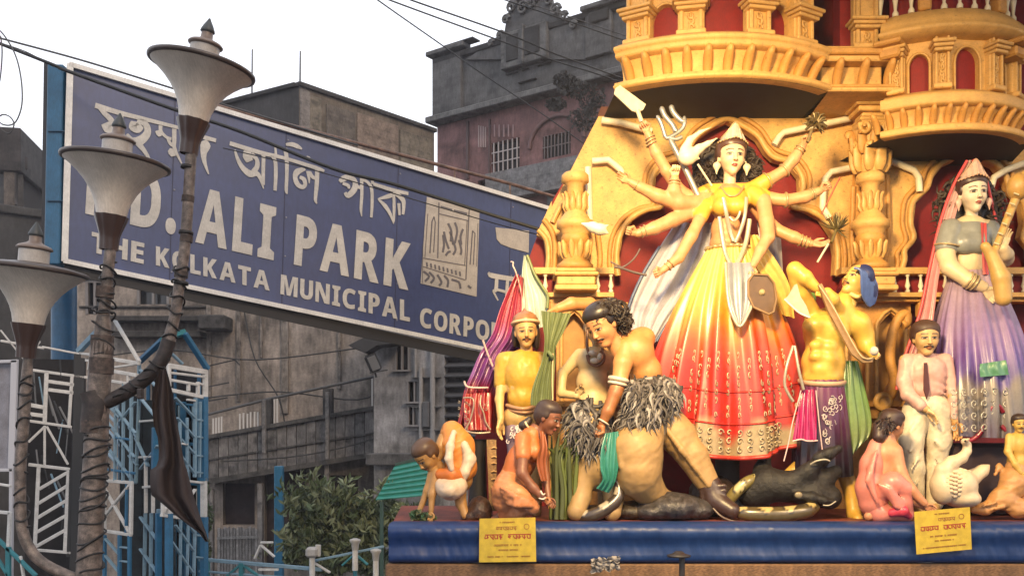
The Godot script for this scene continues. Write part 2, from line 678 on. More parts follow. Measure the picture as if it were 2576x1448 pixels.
# canonical heads: chin at y = 0, crown at y = 1, face towards +z
var head_woman: Acc
var head_man: Acc
func make_heads() -> void:
	for kind in 2:
		var man := kind == 1
		B = []
		egg(Vector3(0, 0.62, -0.05), Vector3(0.35, 0.39, 0.42), Basis(), 0.05)
		egg(Vector3(0, 0.38, 0.04), Vector3(0.262 if not man else 0.285, 0.33, 0.31), Basis(), 0.1)
		egg(Vector3(0, 0.085, 0.19), Vector3(0.085 if not man else 0.125, 0.085, 0.11), Basis(), 0.12)
		egg(Vector3(0.15, 0.37, 0.2), Vector3(0.1, 0.1, 0.1), Basis(), 0.1)
		egg(Vector3(-0.15, 0.37, 0.2), Vector3(0.1, 0.1, 0.1), Basis(), 0.1)
		cap(Vector3(0, 0.55, 0.335), Vector3(0, 0.37, 0.405), 0.03, 0.042, 0.05)
		egg(Vector3(0, 0.35, 0.39), Vector3(0.066, 0.034, 0.055), Basis(), 0.03)
		for s in [-1.0, 1.0]:
			egg(Vector3(0.13 * s, 0.5, 0.285), Vector3(0.08, 0.046, 0.05), Basis(), 0.025)
			cap(Vector3(0.06 * s, 0.585, 0.33), Vector3(0.22 * s, 0.59, 0.25), 0.03, 0.02, 0.05)
			egg(Vector3(0.33 * s, 0.46, -0.03), Vector3(0.04, 0.11, 0.07), Basis(), 0.03)
		egg(Vector3(0, 0.243, 0.325), Vector3(0.074, 0.02, 0.05), Basis(), 0.02)
		egg(Vector3(0, 0.205, 0.32), Vector3(0.062, 0.024, 0.05), Basis(), 0.02)
		cap(Vector3(0, 0.2, -0.08), Vector3(0, -0.25, -0.12), 0.16 if not man else 0.19, 0.16 if not man else 0.2, 0.06)
		if man:
			cap(Vector3(0.01, 0.285, 0.375), Vector3(0.12, 0.25, 0.31), 0.026, 0.014, 0.015)
			cap(Vector3(-0.01, 0.285, 0.375), Vector3(-0.12, 0.25, 0.31), 0.026, 0.014, 0.015)
		var paint := func(p: Vector3, c: Color) -> Color:
			if p.z > 0.12:
				var sx := absf(p.x)
				var ex := (sx - 0.13) / 0.078
				var lid := 0.034 * (1.0 - ex * ex * 0.7) if not man else 0.025 * (1.0 - ex * ex * 0.7)
				var ey := p.y - 0.497
				if absf(ex) < 1.0 and ey < lid and ey > -lid * 0.8:
					var ix := sx - 0.132
					return Color(0.015, 0.009, 0.006, 0) if ix * ix + ey * ey * 0.6 < 0.0016 else Color(0.50, 0.44, 0.36, 0)
				if absf(ex) < 1.15 and ey > 0.0 and ey < lid + 0.022: return Color(0.035, 0.018, 0.012, 0)
				if absf(ex) < 1.05 and ey < 0.0 and ey > -lid * 0.8 - 0.014: return Color(c.r * 0.55, c.g * 0.42, c.b * 0.35, 1)
				var by := p.y - 0.602 - 0.022 * cos((sx - 0.13) * 12.0)
				if absf(by) < 0.016 and sx > 0.05 and sx < 0.235: return Color(0.05, 0.028, 0.018, 0)
				var lw := (0.078 if not man else 0.085)
				if sx < lw and absf(p.y - 0.226) < 0.045 * (1.0 - (sx / lw) * (sx / lw) * 0.85):
					if absf(p.y - 0.226) < 0.007: return Color(0.16, 0.03, 0.025, 0)
					return Color(0.40, 0.09, 0.065, 0) if not man else Color(c.r * 0.6, c.g * 0.38, c.b * 0.35, 1)
				if man and absf(p.y - (0.277 - sx * 0.25)) < 0.028 and sx < 0.135: return Color(0.03, 0.018, 0.013, 0)
				if p.z > 0.36 and absf(p.y - 0.335) < 0.014 and absf(sx - 0.035) < 0.018: return Color(c.r * 0.4, c.g * 0.25, c.b * 0.2, 1)
			return Color(c.r, c.g, c.b, 1)
		var a := mesh_field(0.022, Color.WHITE, paint)
		if man: head_man = a
		else: head_woman = a

func head(acc: Acc, chin: Vector3, height: float, yaw := 0.0, pitch := 0.0, roll := 0.0, man := false, tint := Color.WHITE) -> Transform3D:
	var b := Basis(Vector3.UP, yaw) * Basis(Vector3(0, 0, 1), roll) * Basis(Vector3.RIGHT, pitch)
	var t := Transform3D(b * height, chin)
	acc.add(head_man if man else head_woman, t, tint)
	return t

func hair_cap(t: Transform3D, back := 0.0, low := 0.0) -> void:
	# hair that wraps the crown of a head placed at t, with a parting and temples
	var s := t.basis.x.length()
	var r := t.basis.orthonormalized()
	egg(t * Vector3(0, 0.80 - low, -0.07), Vector3(0.40, 0.29, 0.42) * s, r, 0.02 * s)
	egg(t * Vector3(0, 0.62, -0.2), Vector3(0.40, 0.42, 0.33) * s, r, 0.06 * s)
	for sd in [-1.0, 1.0]:
		egg(t * Vector3(0.31 * sd, 0.60, -0.02), Vector3(0.08, 0.17, 0.15) * s, r, 0.04 * s)
	if back > 0.0: cap(t * Vector3(0, 0.4, -0.38), t * Vector3(0, 0.4 - back, -0.45), 0.2 * s, 0.12 * s, 0.1 * s)

# ---------------------------------------------------------------- the scene
func _ready() -> void:
	rng.seed = 11
	var cam := Camera3D.new()
	cam.name = "camera"
	cam.projection = Camera3D.PROJECTION_FRUSTUM
	cam.near = 0.1
	cam.far = 600.0
	cam.size = 0.1 * 1448.0 / F
	cam.frustum_offset = Vector2(0, 0.1 * 376.0 / F)
	cam.position = Vector3(0, EYE, 0)
	add_child(cam)
	cam.current = true

	var sky := ProceduralSkyMaterial.new()
	sky.sky_top_color = Color(0.90, 0.92, 0.96)
	sky.sky_horizon_color = Color(0.985, 0.985, 1.0)
	sky.sky_curve = 0.25
	sky.sky_energy_multiplier = 1.16
	sky.ground_bottom_color = Color(0.3, 0.29, 0.28)
	sky.ground_horizon_color = Color(0.6, 0.6, 0.6)
	sky.sky_cover = haze_clouds()
	sky.sky_cover_modulate = Color(1, 1, 1, 0.35)
	var env := Environment.new()
	env.background_mode = Environment.BG_SKY
	env.sky = Sky.new()
	env.sky.sky_material = sky
	env.tonemap_mode = Environment.TONE_MAPPER_LINEAR
	env.tonemap_exposure = 1.0
	env.fog_enabled = true
	env.fog_density = 0.0013
	env.fog_light_color = Color(0.86, 0.86, 0.9)
	env.sdfgi_enabled = true
	env.ssao_enabled = true
	env.ssil_enabled = true
	var we := WorldEnvironment.new()
	we.name = "world"
	we.environment = env
	add_child(we)
	var sun := DirectionalLight3D.new()
	sun.name = "overcast_sun"
	sun.light_energy = 0.5
	sun.light_color = Color(1.0, 0.88, 0.74)
	sun.light_angular_distance = 12.0
	sun.shadow_enabled = true
	sun.rotation_degrees = Vector3(-32, 32, 0)
	add_child(sun)
	stage_lamps()

	make_textures()
	make_hands()
	make_heads()
	build_ground()
	build_street()
	build_facade()
	build_statues()

func haze_clouds() -> NoiseTexture2D:
	var n := FastNoiseLite.new()
	n.seed = 3
	n.frequency = 0.006
	n.fractal_octaves = 4
	var t := NoiseTexture2D.new()
	t.width = 512
	t.height = 256
	t.seamless = true
	t.noise = n
	var g := Gradient.new()
	g.set_color(0, Color(0.9, 0.9, 0.95, 0.0))
	g.set_color(1, Color(1, 1, 1, 1))
	t.color_ramp = g
	return t

# the floodlights of the stage hang on a pipe above its front edge
const FLOODS := [[0.55, 7.9, -4.4, 1.95, 5.7, -9.4, 90.0, 42.0], [4.3, 8.4, -4.6, 3.9, 5.4, -9.4, 16.0, 48.0]]
func stage_lamps() -> void:
	for q in FLOODS:
		var l := SpotLight3D.new()
		l.name = "floodlight_beam"
		l.position = Vector3(q[0], q[1], q[2])
		l.look_at_from_position(l.position, Vector3(q[3], q[4], q[5]), Vector3.UP)
		l.light_energy = q[6]
		l.light_color = Color(1.0, 0.85, 0.59)
		l.spot_angle = q[7]
		l.spot_angle_attenuation = 0.9
		l.spot_range = 30.0
		l.spot_attenuation = 2.0
		l.light_size = 0.4
		l.shadow_enabled = true
		add_child(l, true)

func build_ground() -> void:
	var st := mb()
	quad(st, Vector3(-400, 0, 100), Vector3(-400, 0, -500), Vector3(400, 0, -500), Vector3(400, 0, 100))
	tag(obj("ground", st, mat(0.09, 0.085, 0.08, 0.9, "plaster", 4.0)), "", "", "", "structure")
	st = mb()
	quad(st, Vector3(-60, 0.004, -14.5), Vector3(-60, 0.004, -20.5), Vector3(60, 0.004, -20.5), Vector3(60, 0.004, -14.5))
	tag(obj("road", st, mat(0.05, 0.05, 0.052, 0.85, "plaster", 3.0)), "", "", "", "structure")

var W := Transform3D()
func onplane(o: Vector3, n: Vector3, u: float, v: float, out := 0.0) -> Vector3:
	var e := Vector3(0, EYE, 0)
	var r := at(u, v, 1.0) - e
	return e + r * ((o - e).dot(n) / r.dot(n)) + n * out

var sign_o := Vector3.ZERO
var sign_n := Vector3.ZERO
func onsign(u: float, v: float, out := 0.0) -> Vector3:
	return onplane(sign_o, sign_n, u, v, out)

func ribbon(st: SurfaceTool, pts: Array, widths: Array, n: Vector3, thick: float) -> void:
	# a flat brush stroke of changing width lying on a plane
	var rows := []
	for i in pts.size():
		var t: Vector3 = (pts[mini(i + 1, pts.size() - 1)] - pts[maxi(i - 1, 0)]).normalized()
		var b := n.cross(t).normalized()
		var w: float = widths[mini(i, widths.size() - 1)] * 0.5
		rows.append(PackedVector3Array([pts[i] - b * w, pts[i] - b * w + n * thick, pts[i] + b * w + n * thick, pts[i] + b * w]))
	grid(st, rows, true, false, -1)
	fan(st, rows[0])
	fan(st, rows[-1], true)

func build_sign() -> void:
	var tl := at(172, 163, 12.0)
	var bl := at(158, 655, 12.0)
	var tr := at(1500, 563, 15.8)
	sign_o = tl
	var hx := (tr - tl).normalized()
	sign_n = hx.cross((tl - bl).normalized()).normalized()
	if sign_n.z < 0.0: sign_n = -sign_n
	var s := thing("park_sign", "long blue sign board with cream Bengali and English park name, white framed", "sign", Vector3(tl.x, 0, tl.z))
	var st := mb()
	var f := PackedVector2Array([Vector2(172, 165), Vector2(1510, 566), Vector2(1510, 938), Vector2(158, 655)])
	var l := PackedVector3Array()
	for q in f: l.append(onsign(q.x, q.y))
	prism(st, l, -sign_n * 0.22, f)
	obj("board", st, mat(0.036, 0.058, 0.165, 0.45, "paint", 2.5, {"coat": 0.3, "coat_rough": 0.35}), s)
	var white := mat(0.80, 0.78, 0.74, 0.5, "paint", 1.0)
	for e in [[172, 163, 1510, 564, 0.06], [158, 656, 1510, 939, 0.06], [175, 163, 161, 658, 0.075]]:
		st = mb()
		var a := onsign(e[0], e[1], 0.03)
		var b := onsign(e[2], e[3], 0.03)
		ribbon(st, [a - sign_n * 0.03, b - sign_n * 0.03], [e[4]], sign_n, 0.05)
		obj("frame_strip", st, white, s)
	for q in [[440, 243, 425, 712], [720, 326, 708, 768], [1002, 412, 992, 830], [1286, 497, 1276, 890]]:
		st = mb()
		ribbon(st, [onsign(q[0], q[1], 0.0), onsign(q[2], q[3], 0.0)], [0.012], sign_n, 0.004)
		obj("panel_seam", st, mat(0.018, 0.022, 0.06, 0.6), s)
		for k in 5:
			st = mb()
			var fr := 0.06 + k * 0.22
			var bp := onsign(lerpf(q[0], q[2], fr) + 5, lerpf(q[1], q[3], fr), 0.004)
			lathe(st, [Vector2(0.014, 0), Vector2(0.012, 0.006), Vector2(0.004, 0.008)], Transform3D(Basis(Vector3.RIGHT, PI / 2), bp), 8)
			obj("rivet", st, mat(0.2, 0.2, 0.24, 0.5), s)
	# dark under-beam, and pipe along the top
	st = mb()
	ribbon(st, [onsign(160, 672, -0.05), onsign(1510, 962, -0.05)], [0.16], sign_n, 0.03)
	obj("bottom_beam", st, mat(0.012, 0.012, 0.014, 0.6), s)
	st = mb()
	tube(st, [onsign(540, 258, -0.1), onsign(894, 353, -0.1), onsign(1290, 458, -0.1), onsign(1500, 520, -0.1)], [0.028])
	for q in [[620, 279], [894, 353], [1150, 421], [1290, 458]]:
		bar(st, onsign(q[0], q[1], -0.1), onsign(q[0] + 1, q[1] + 30, -0.1), 0.025, 0.025)
	obj("top_pipe", st, mat(0.24, 0.13, 0.09, 0.55, "rust", 0.6), s)
	# the blue side column and the post that carries it
	var blue := mat(0.022, 0.115, 0.225, 0.42, "paint", 1.2)
	st = mb()
	var c0 := at(149, 170, 12.1)
	var c1 := at(140, 668, 12.1)
	bar(st, c0, c1, 0.2, 0.24, 0.012)
	obj("side_column", st, blue, s)
	st = mb()
	bar(st, at(126, 168, 12.2), at(118, 668, 12.2), 0.045, 0.26)
	obj("column_edge", st, mat(0.02, 0.02, 0.024, 0.6), s)
	for v in [330, 505]:
		st = mb()
		box(st, at(146 - v * 0.012, v, 11.97), Vector3(0.215, 0.012, 0.03))
		obj("seam", st, mat(0.012, 0.05, 0.1, 0.6), s)
	st = mb()
	tube(st, [at(160, 640, 14.0), Vector3(at(160, 664, 14.0).x, 0, -14.0)], [0.175], 18)
	bar(st, at(150, 648, 12.3), at(158, 646, 14.0), 0.12, 0.12)
	obj("post", st, blue, s)
	for x in [5.0, 1.2]:
		st = mb()
		var b := onsign(1480 if x < 2 else 1470, 930, -0.6)
		tube(st, [b, Vector3(b.x + (0.0 if x < 2 else 0.9), 0, b.z)], [0.12], 12)
		obj("post", st, blue, s)
	# lettering
	var cream := mat(0.58, 0.55, 0.50, 0.55, "paint", 0.8)
	var fonts := SystemFont.new()
	fonts.font_names = PackedStringArray(["Droid Sans"])
	fonts.font_weight = 700
	var heavy_font := FontVariation.new()
	heavy_font.base_font = fonts
	heavy_font.variation_embolden = 0.5
	words(s, "MD.", [222, 388, 447, 448, 213, 537, 440, 592], heavy_font, cream, 0.02)
	words(s, "ALI", [500, 469, 694, 522, 490, 609, 687, 655], heavy_font, cream, 0.02)
	words(s, "PARK", [746, 539, 1032, 613, 738, 665, 1026, 730], heavy_font, cream, 0.02)
	words(s, "THE", [230, 583, 362, 612, 228, 634, 360, 664], heavy_font, cream, 0.008)
	words(s, "KOLKATA", [391, 619, 677, 684, 391, 667, 677, 731], heavy_font, cream, 0.008)
	words(s, "MUNICIPAL", [706, 690, 1030, 757, 704, 739, 1030, 809], heavy_font, cream, 0.008)
	words(s, "CORPORATION", [1057, 772, 1440, 852, 1055, 822, 1440, 902], heavy_font, cream, 0.008)
	# Bengali, stroke by stroke; each glyph lists u, v, width
	var za := Vector3(211.1, 241.3, 0.2083)
	var zb := Vector3(573.1, 331.8, 0.1932)
	var zc := Vector3(1040.7, 482.6, 0.2083)
	var strokes := [
		[za, 130, 115, 60, 420, 205, 55, 700, 275, 48, 1180, 395, 36],
		[za, 160, 130, 20, 240, 210, 55, 320, 290, 62, 350, 370, 50, 300, 430, 60], [za, 250, 330, 90, 290, 390, 120, 330, 400, 80],
		[za, 440, 210, 55, 440, 350, 52, 470, 450, 18],
		[za, 600, 310, 60, 600, 370, 120, 640, 390, 110, 690, 360, 60], [za, 640, 290, 60, 735, 340, 70, 765, 420, 72, 735, 490, 84, 660, 545, 100, 570, 530, 60, 515, 460, 25], [za, 640, 560, 75, 720, 660, 50, 770, 740, 36, 803, 830, 8],
		[za, 920, 360, 44, 925, 430, 36, 990, 500, 34, 1050, 520, 36], [za, 880, 420, 50, 900, 460, 60, 915, 490, 30], [za, 1085, 400, 48, 1085, 540, 46, 1090, 640, 40, 1180, 830, 14], [za, 1000, 500, 30, 1040, 580, 40, 1085, 610, 30], [za, 1020, 650, 40, 1055, 680, 90, 1075, 730, 50],
		[za, 1400, 490, 50, 1590, 540, 45], [za, 1440, 540, 60, 1460, 600, 120, 1440, 690, 70, 1450, 800, 46, 1500, 945, 14],
		[zb, 20, 150, 55, 430, 275, 55, 700, 335, 45, 1130, 465, 50, 1250, 510, 30],
		[zb, 85, 235, 22, 125, 360, 46, 190, 470, 66, 280, 545, 90, 360, 540, 70, 410, 590, 50, 460, 740, 12], [zb, 250, 250, 90, 250, 320, 120, 280, 385, 90], [zb, 300, 290, 60, 370, 360, 50, 375, 450, 60, 330, 520, 70],
		[zb, 460, 290, 50, 455, 500, 46, 455, 690, 40], [zb, 560, 310, 30, 610, 380, 50, 618, 560, 48, 608, 765, 42],
		[zb, 612, 190, 22, 620, 290, 34], [zb, 740, 210, 55, 762, 360, 50, 762, 560, 46, 755, 760, 42, 770, 808, 12], [zb, 750, 165, 30, 830, 165, 60, 900, 190, 60, 960, 225, 20], [zb, 1020, 320, 20, 1050, 345, 46, 1050, 368, 26],
		[zb, 1000, 480, 40, 900, 520, 80, 870, 590, 60, 900, 680, 66, 960, 720, 56, 1000, 690, 50, 985, 620, 60, 930, 590, 40], [zb, 1040, 510, 60, 1050, 600, 34, 1055, 670, 10], [zb, 1060, 520, 40, 1100, 590, 50, 1180, 620, 30], [zb, 1160, 480, 60, 1150, 700, 56, 1135, 880, 44, 1155, 935, 10],
		[zb, 1450, 650, 40, 1500, 610, 80, 1580, 590, 70, 1650, 650, 70, 1640, 750, 80, 1560, 830, 70, 1520, 790, 40], [zb, 1490, 670, 40, 1560, 700, 50, 1570, 740, 30], [zb, 1640, 690, 50, 1720, 730, 40],
		[zb, 1735, 560, 46, 1740, 800, 44, 1728, 1000, 40, 1738, 1100, 10], [zb, 1740, 620, 40, 1820, 660, 40, 1868, 750, 46, 1872, 950, 42, 1862, 1115, 36], [zb, 1875, 620, 40, 1880, 680, 40],
		[zb, 1890, 680, 46, 2130, 755, 50, 2345, 805, 46],
		[zb, 2200, 800, 50, 2080, 840, 60, 1950, 875, 20], [zb, 1955, 880, 20, 2040, 960, 60, 2110, 1070, 46, 2155, 1195, 12], [zb, 2155, 800, 40, 2160, 980, 44, 2155, 1170, 26], [zb, 2180, 800, 60, 2270, 880, 70, 2285, 960, 50, 2275, 1075, 36], [zb, 2220, 930, 46, 2230, 1085, 30],
		[zc, 920, 975, 40, 940, 1010, 70, 1250, 1060, 60], [zc, 1000, 1030, 50, 990, 1180, 52, 960, 1200, 30, 1015, 1310, 18], [zc, 1130, 1060, 46, 1120, 1260, 44, 1125, 1440, 40], [zc, 1000, 1180, 36, 1120, 1210, 40],
	]
	for q in strokes:
		var z: Vector3 = q[0]
		var p := []
		var w := []
		for i in range(1, q.size(), 3):
			p.append(onsign(z.x + q[i] * z.z, z.y + q[i + 1] * z.z, 0.001))
			w.append(q[i + 2] * z.z * 13.2 / F)
		var sp := spline(p, 4)
		var sw := []
		for i in p.size() - 1:
			for k in 4: sw.append(lerpf(w[i], w[i + 1], k / 4.0))
		sw.append(w[-1])
		st = mb()
		ribbon(st, sp, sw, sign_n, 0.012 + 0.0007 * (strokes.find(q) % 5))
		obj("letter_stroke", st, cream, s)
	# the emblem: a pale plate with pillars, a central device and a ribbon band
	var pale := mat(0.50, 0.45, 0.39, 0.6, "paint", 0.7)
	var ink := mat(0.10, 0.09, 0.10, 0.7)
	var em := func(x: float, y: float, out: float) -> Vector3:
		return onsign(zc.x + x * zc.z, zc.y + y * zc.z, out)
	st = mb()
	var ef := PackedVector2Array([Vector2(155, 60), Vector2(790, 245), Vector2(755, 1265), Vector2(80, 1105)])
	l = PackedVector3Array()
	for q in ef: l.append(em.call(q.x, q.y, 0.012))
	prism(st, l, -sign_n * 0.011, ef)
	var e := obj("emblem_plate", st, pale, s)
	st = mb()
	for q in [[110, 800, 620, 890, 12], [100, 900, 620, 1065, 12], [300, 130, 285, 800, 16], [665, 210, 625, 1060, 16], [165, 265, 130, 790, 10], [640, 350, 610, 890, 10], [300, 265, 660, 350, 12], [770, 380, 755, 900, 8], [105, 640, 100, 1100, 8],
			[190, 740, 215, 360, 18], [215, 360, 240, 300, 16], [240, 300, 255, 370, 14], [255, 370, 235, 730, 14], [675, 880, 705, 470, 16], [705, 470, 735, 500, 12], [735, 500, 715, 880, 14],
			[320, 180, 460, 220, 26], [480, 225, 640, 265, 26]]:
		ribbon(st, [em.call(q[0], q[1], 0.0135), em.call(q[2], q[3], 0.0135)], [q[4] * zc.z * 13.5 / F], sign_n, 0.003)
	for k in 9:
		var x := 150.0 + k * 50
		ribbon(st, [em.call(x, 850 + k * 14, 0.0135), em.call(x + 8, 905 + k * 14, 0.0135)], [24 * zc.z * 13.5 / F], sign_n, 0.003)
	for q in [[410, 380, 450, 480, 440, 600], [490, 370, 520, 470, 490, 620], [590, 450, 560, 540, 570, 640], [360, 480, 380, 580, 420, 690], [350, 520, 360, 640, 345, 730], [540, 580, 570, 700, 560, 760], [480, 620, 500, 700, 470, 760], [380, 770, 410, 730, 440, 720], [430, 480, 460, 560, 470, 640], [110, 960, 180, 1020, 130, 1080], [180, 970, 240, 1040, 200, 1100], [280, 1000, 330, 1090, 300, 1130], [360, 1010, 410, 1070, 400, 1150], [450, 1060, 540, 1090, 560, 1170], [650, 1130, 670, 1150, 690, 1160]]:
		ribbon(st, spline([em.call(q[0], q[1], 0.0135), em.call(q[2], q[3], 0.0135), em.call(q[4], q[5], 0.0135)], 3), [30 * zc.z * 13.5 / F], sign_n, 0.004)
	obj("emblem_lines", st, ink, e)
	st = mb()
	var hf := PackedVector2Array([Vector2(985, 430), Vector2(1390, 470), Vector2(1385, 735), Vector2(1180, 680), Vector2(1050, 630), Vector2(1000, 570)])
	l = PackedVector3Array()
	for q in hf: l.append(em.call(q.x, q.y, 0.012))
	prism(st, l, -sign_n * 0.011, hf)
	obj("rounded_patch", st, pale, s)

func words(s: Node3D, text: String, q: Array, font: Font, m: Material, heavy: float) -> void:
	# raised letters fitted to a four-cornered field of the board: top left, top right, bottom left, bottom right
	var tm := TextMesh.new()
	tm.font = font
	tm.font_size = 64
	tm.pixel_size = 0.01
	tm.depth = 0.1
	tm.curve_step = 2.0
	var total := 0.0
	for pass_i in 2:
		var x := 0.0
		for ch in text:
			tm.text = ch
			var arr := tm.get_mesh_arrays()
			var vs: PackedVector3Array = arr[Mesh.ARRAY_VERTEX]
			var lo := vs[0]
			var hi := vs[0]
			for p in vs:
				lo = lo.min(p)
				hi = hi.max(p)
			var wd := hi.x - lo.x
			if pass_i == 1:
				var ids = arr[Mesh.ARRAY_INDEX]
				var st := mb()
				var capH := 0.4565
				var o := []
				for p in vs:
					var s01 := (x + p.x - lo.x) / total
					var t01 := clampf((p.y - lo.y) / (capH if ch != "." else capH), -0.05, 1.05)
					if ch != ".": t01 = (p.y - lo.y) / (hi.y - lo.y)
					var top := Vector2(q[0], q[1]).lerp(Vector2(q[2], q[3]), s01)
					var bot := Vector2(q[4], q[5]).lerp(Vector2(q[6], q[7]), s01)
					var w := bot.lerp(top, t01)
					o.append(onsign(w.x, w.y, 0.002 + (0.012 if p.z > 0.0 else 0.0)))
				if ids != null and ids.size():
					for k in range(0, ids.size(), 3): tri(st, o[ids[k]], o[ids[k + 1]], o[ids[k + 2]])
				else:
					for k in range(0, o.size(), 3): tri(st, o[k], o[k + 1], o[k + 2])
				obj("letter_" + ch.to_lower() if ch != "." else "full_stop", st, m, s)
			x += wd + 0.075
		total = x - 0.075

func lamp_head(par: Node3D, u: float, v: float, d: float, tilt: float) -> void:
	var k := d / F
	var t := Transform3D(Basis(Vector3(0, 0, 1), -tilt) * Basis(Vector3.RIGHT, 0.03), at(u, v, d))
	var sc := func(p: Array) -> Array:
		var o := []
		for i in range(0, p.size(), 2): o.append(Vector2(p[i] * k, p[i + 1] * k))
		return o
	var st := mb()
	lathe(st, sc.call([36, -2, 37, 6, 40, 22, 46, 40, 56, 60, 70, 80, 88, 99, 106, 114, 122, 126, 127, 130]), t, 40)
	obj("lamp_shade", st, mat(0.74, 0.66, 0.57, 0.4, "paint", 0.9), par)
	st = mb()
	lathe(st, sc.call([126, 127, 131, 129, 132, 133, 131, 137, 126, 139, 90, 146, 40, 153]), t, 40)
	obj("shade_rim", st, mat(0.055, 0.04, 0.035, 0.4), par)
	st = mb()
	lathe(st, sc.call([36, 152, 36, 184, 34, 186]), t, 28, 0.0, TAU, true)
	obj("cap_drum", st, mat(0.5, 0.46, 0.42, 0.4, "paint", 0.4), par)
	st = mb()
	lathe(st, sc.call([34, 184, 42, 187, 43, 190, 38, 195, 20, 202, 15, 206, 14, 220]), t, 28)
	obj("cap_flange", st, mat(0.16, 0.12, 0.10, 0.45), par)
	st = mb()
	lathe(st, sc.call([13, 219, 18, 222, 17, 227, 12, 238, 5, 250, 2, 256]), t, 16)
	obj("finial", st, mat(0.035, 0.04, 0.042, 0.5), par)
	st = mb()
	var rows := []
	for q in [[22, -86], [23, -60], [24, -50], [30, -30], [38, -6], [39, 0]]:
		var row := PackedVector3Array()
		for j in 36:
			var a := TAU * j / 36
			var r: float = q[0] * (1.0 + 0.07 * sin(a * 9.0))
			row.append(t * (Vector3(cos(a) * r, q[1], sin(a) * r) * k))
		rows.append(row)
	grid(st, rows, true)
	obj("collar", st, mat(0.045, 0.026, 0.022, 0.32), par)

func tilted(q: Array, d: float, per := 5) -> Array:
	return spline(pts_at(q, d), per)

func wind_cable(st: SurfaceTool, path: Array, r: float, turns: float, thick: float, ph := 0.0) -> void:
	# a cable wound round a pole
	var p := []
	var n := int(turns * 14)
	for i in n + 1:
		var f := float(i) / n * (path.size() - 1)
		var a: Vector3 = path[int(f)]
		var b: Vector3 = path[mini(int(f) + 1, path.size() - 1)]
		var w := TAU * turns * i / n + ph
		p.append(a.lerp(b, f - int(f)) + Vector3(cos(w) * r, 0.02 * sin(w * 1.7 + ph), sin(w) * r))
	tube(st, p, [thick], 5)

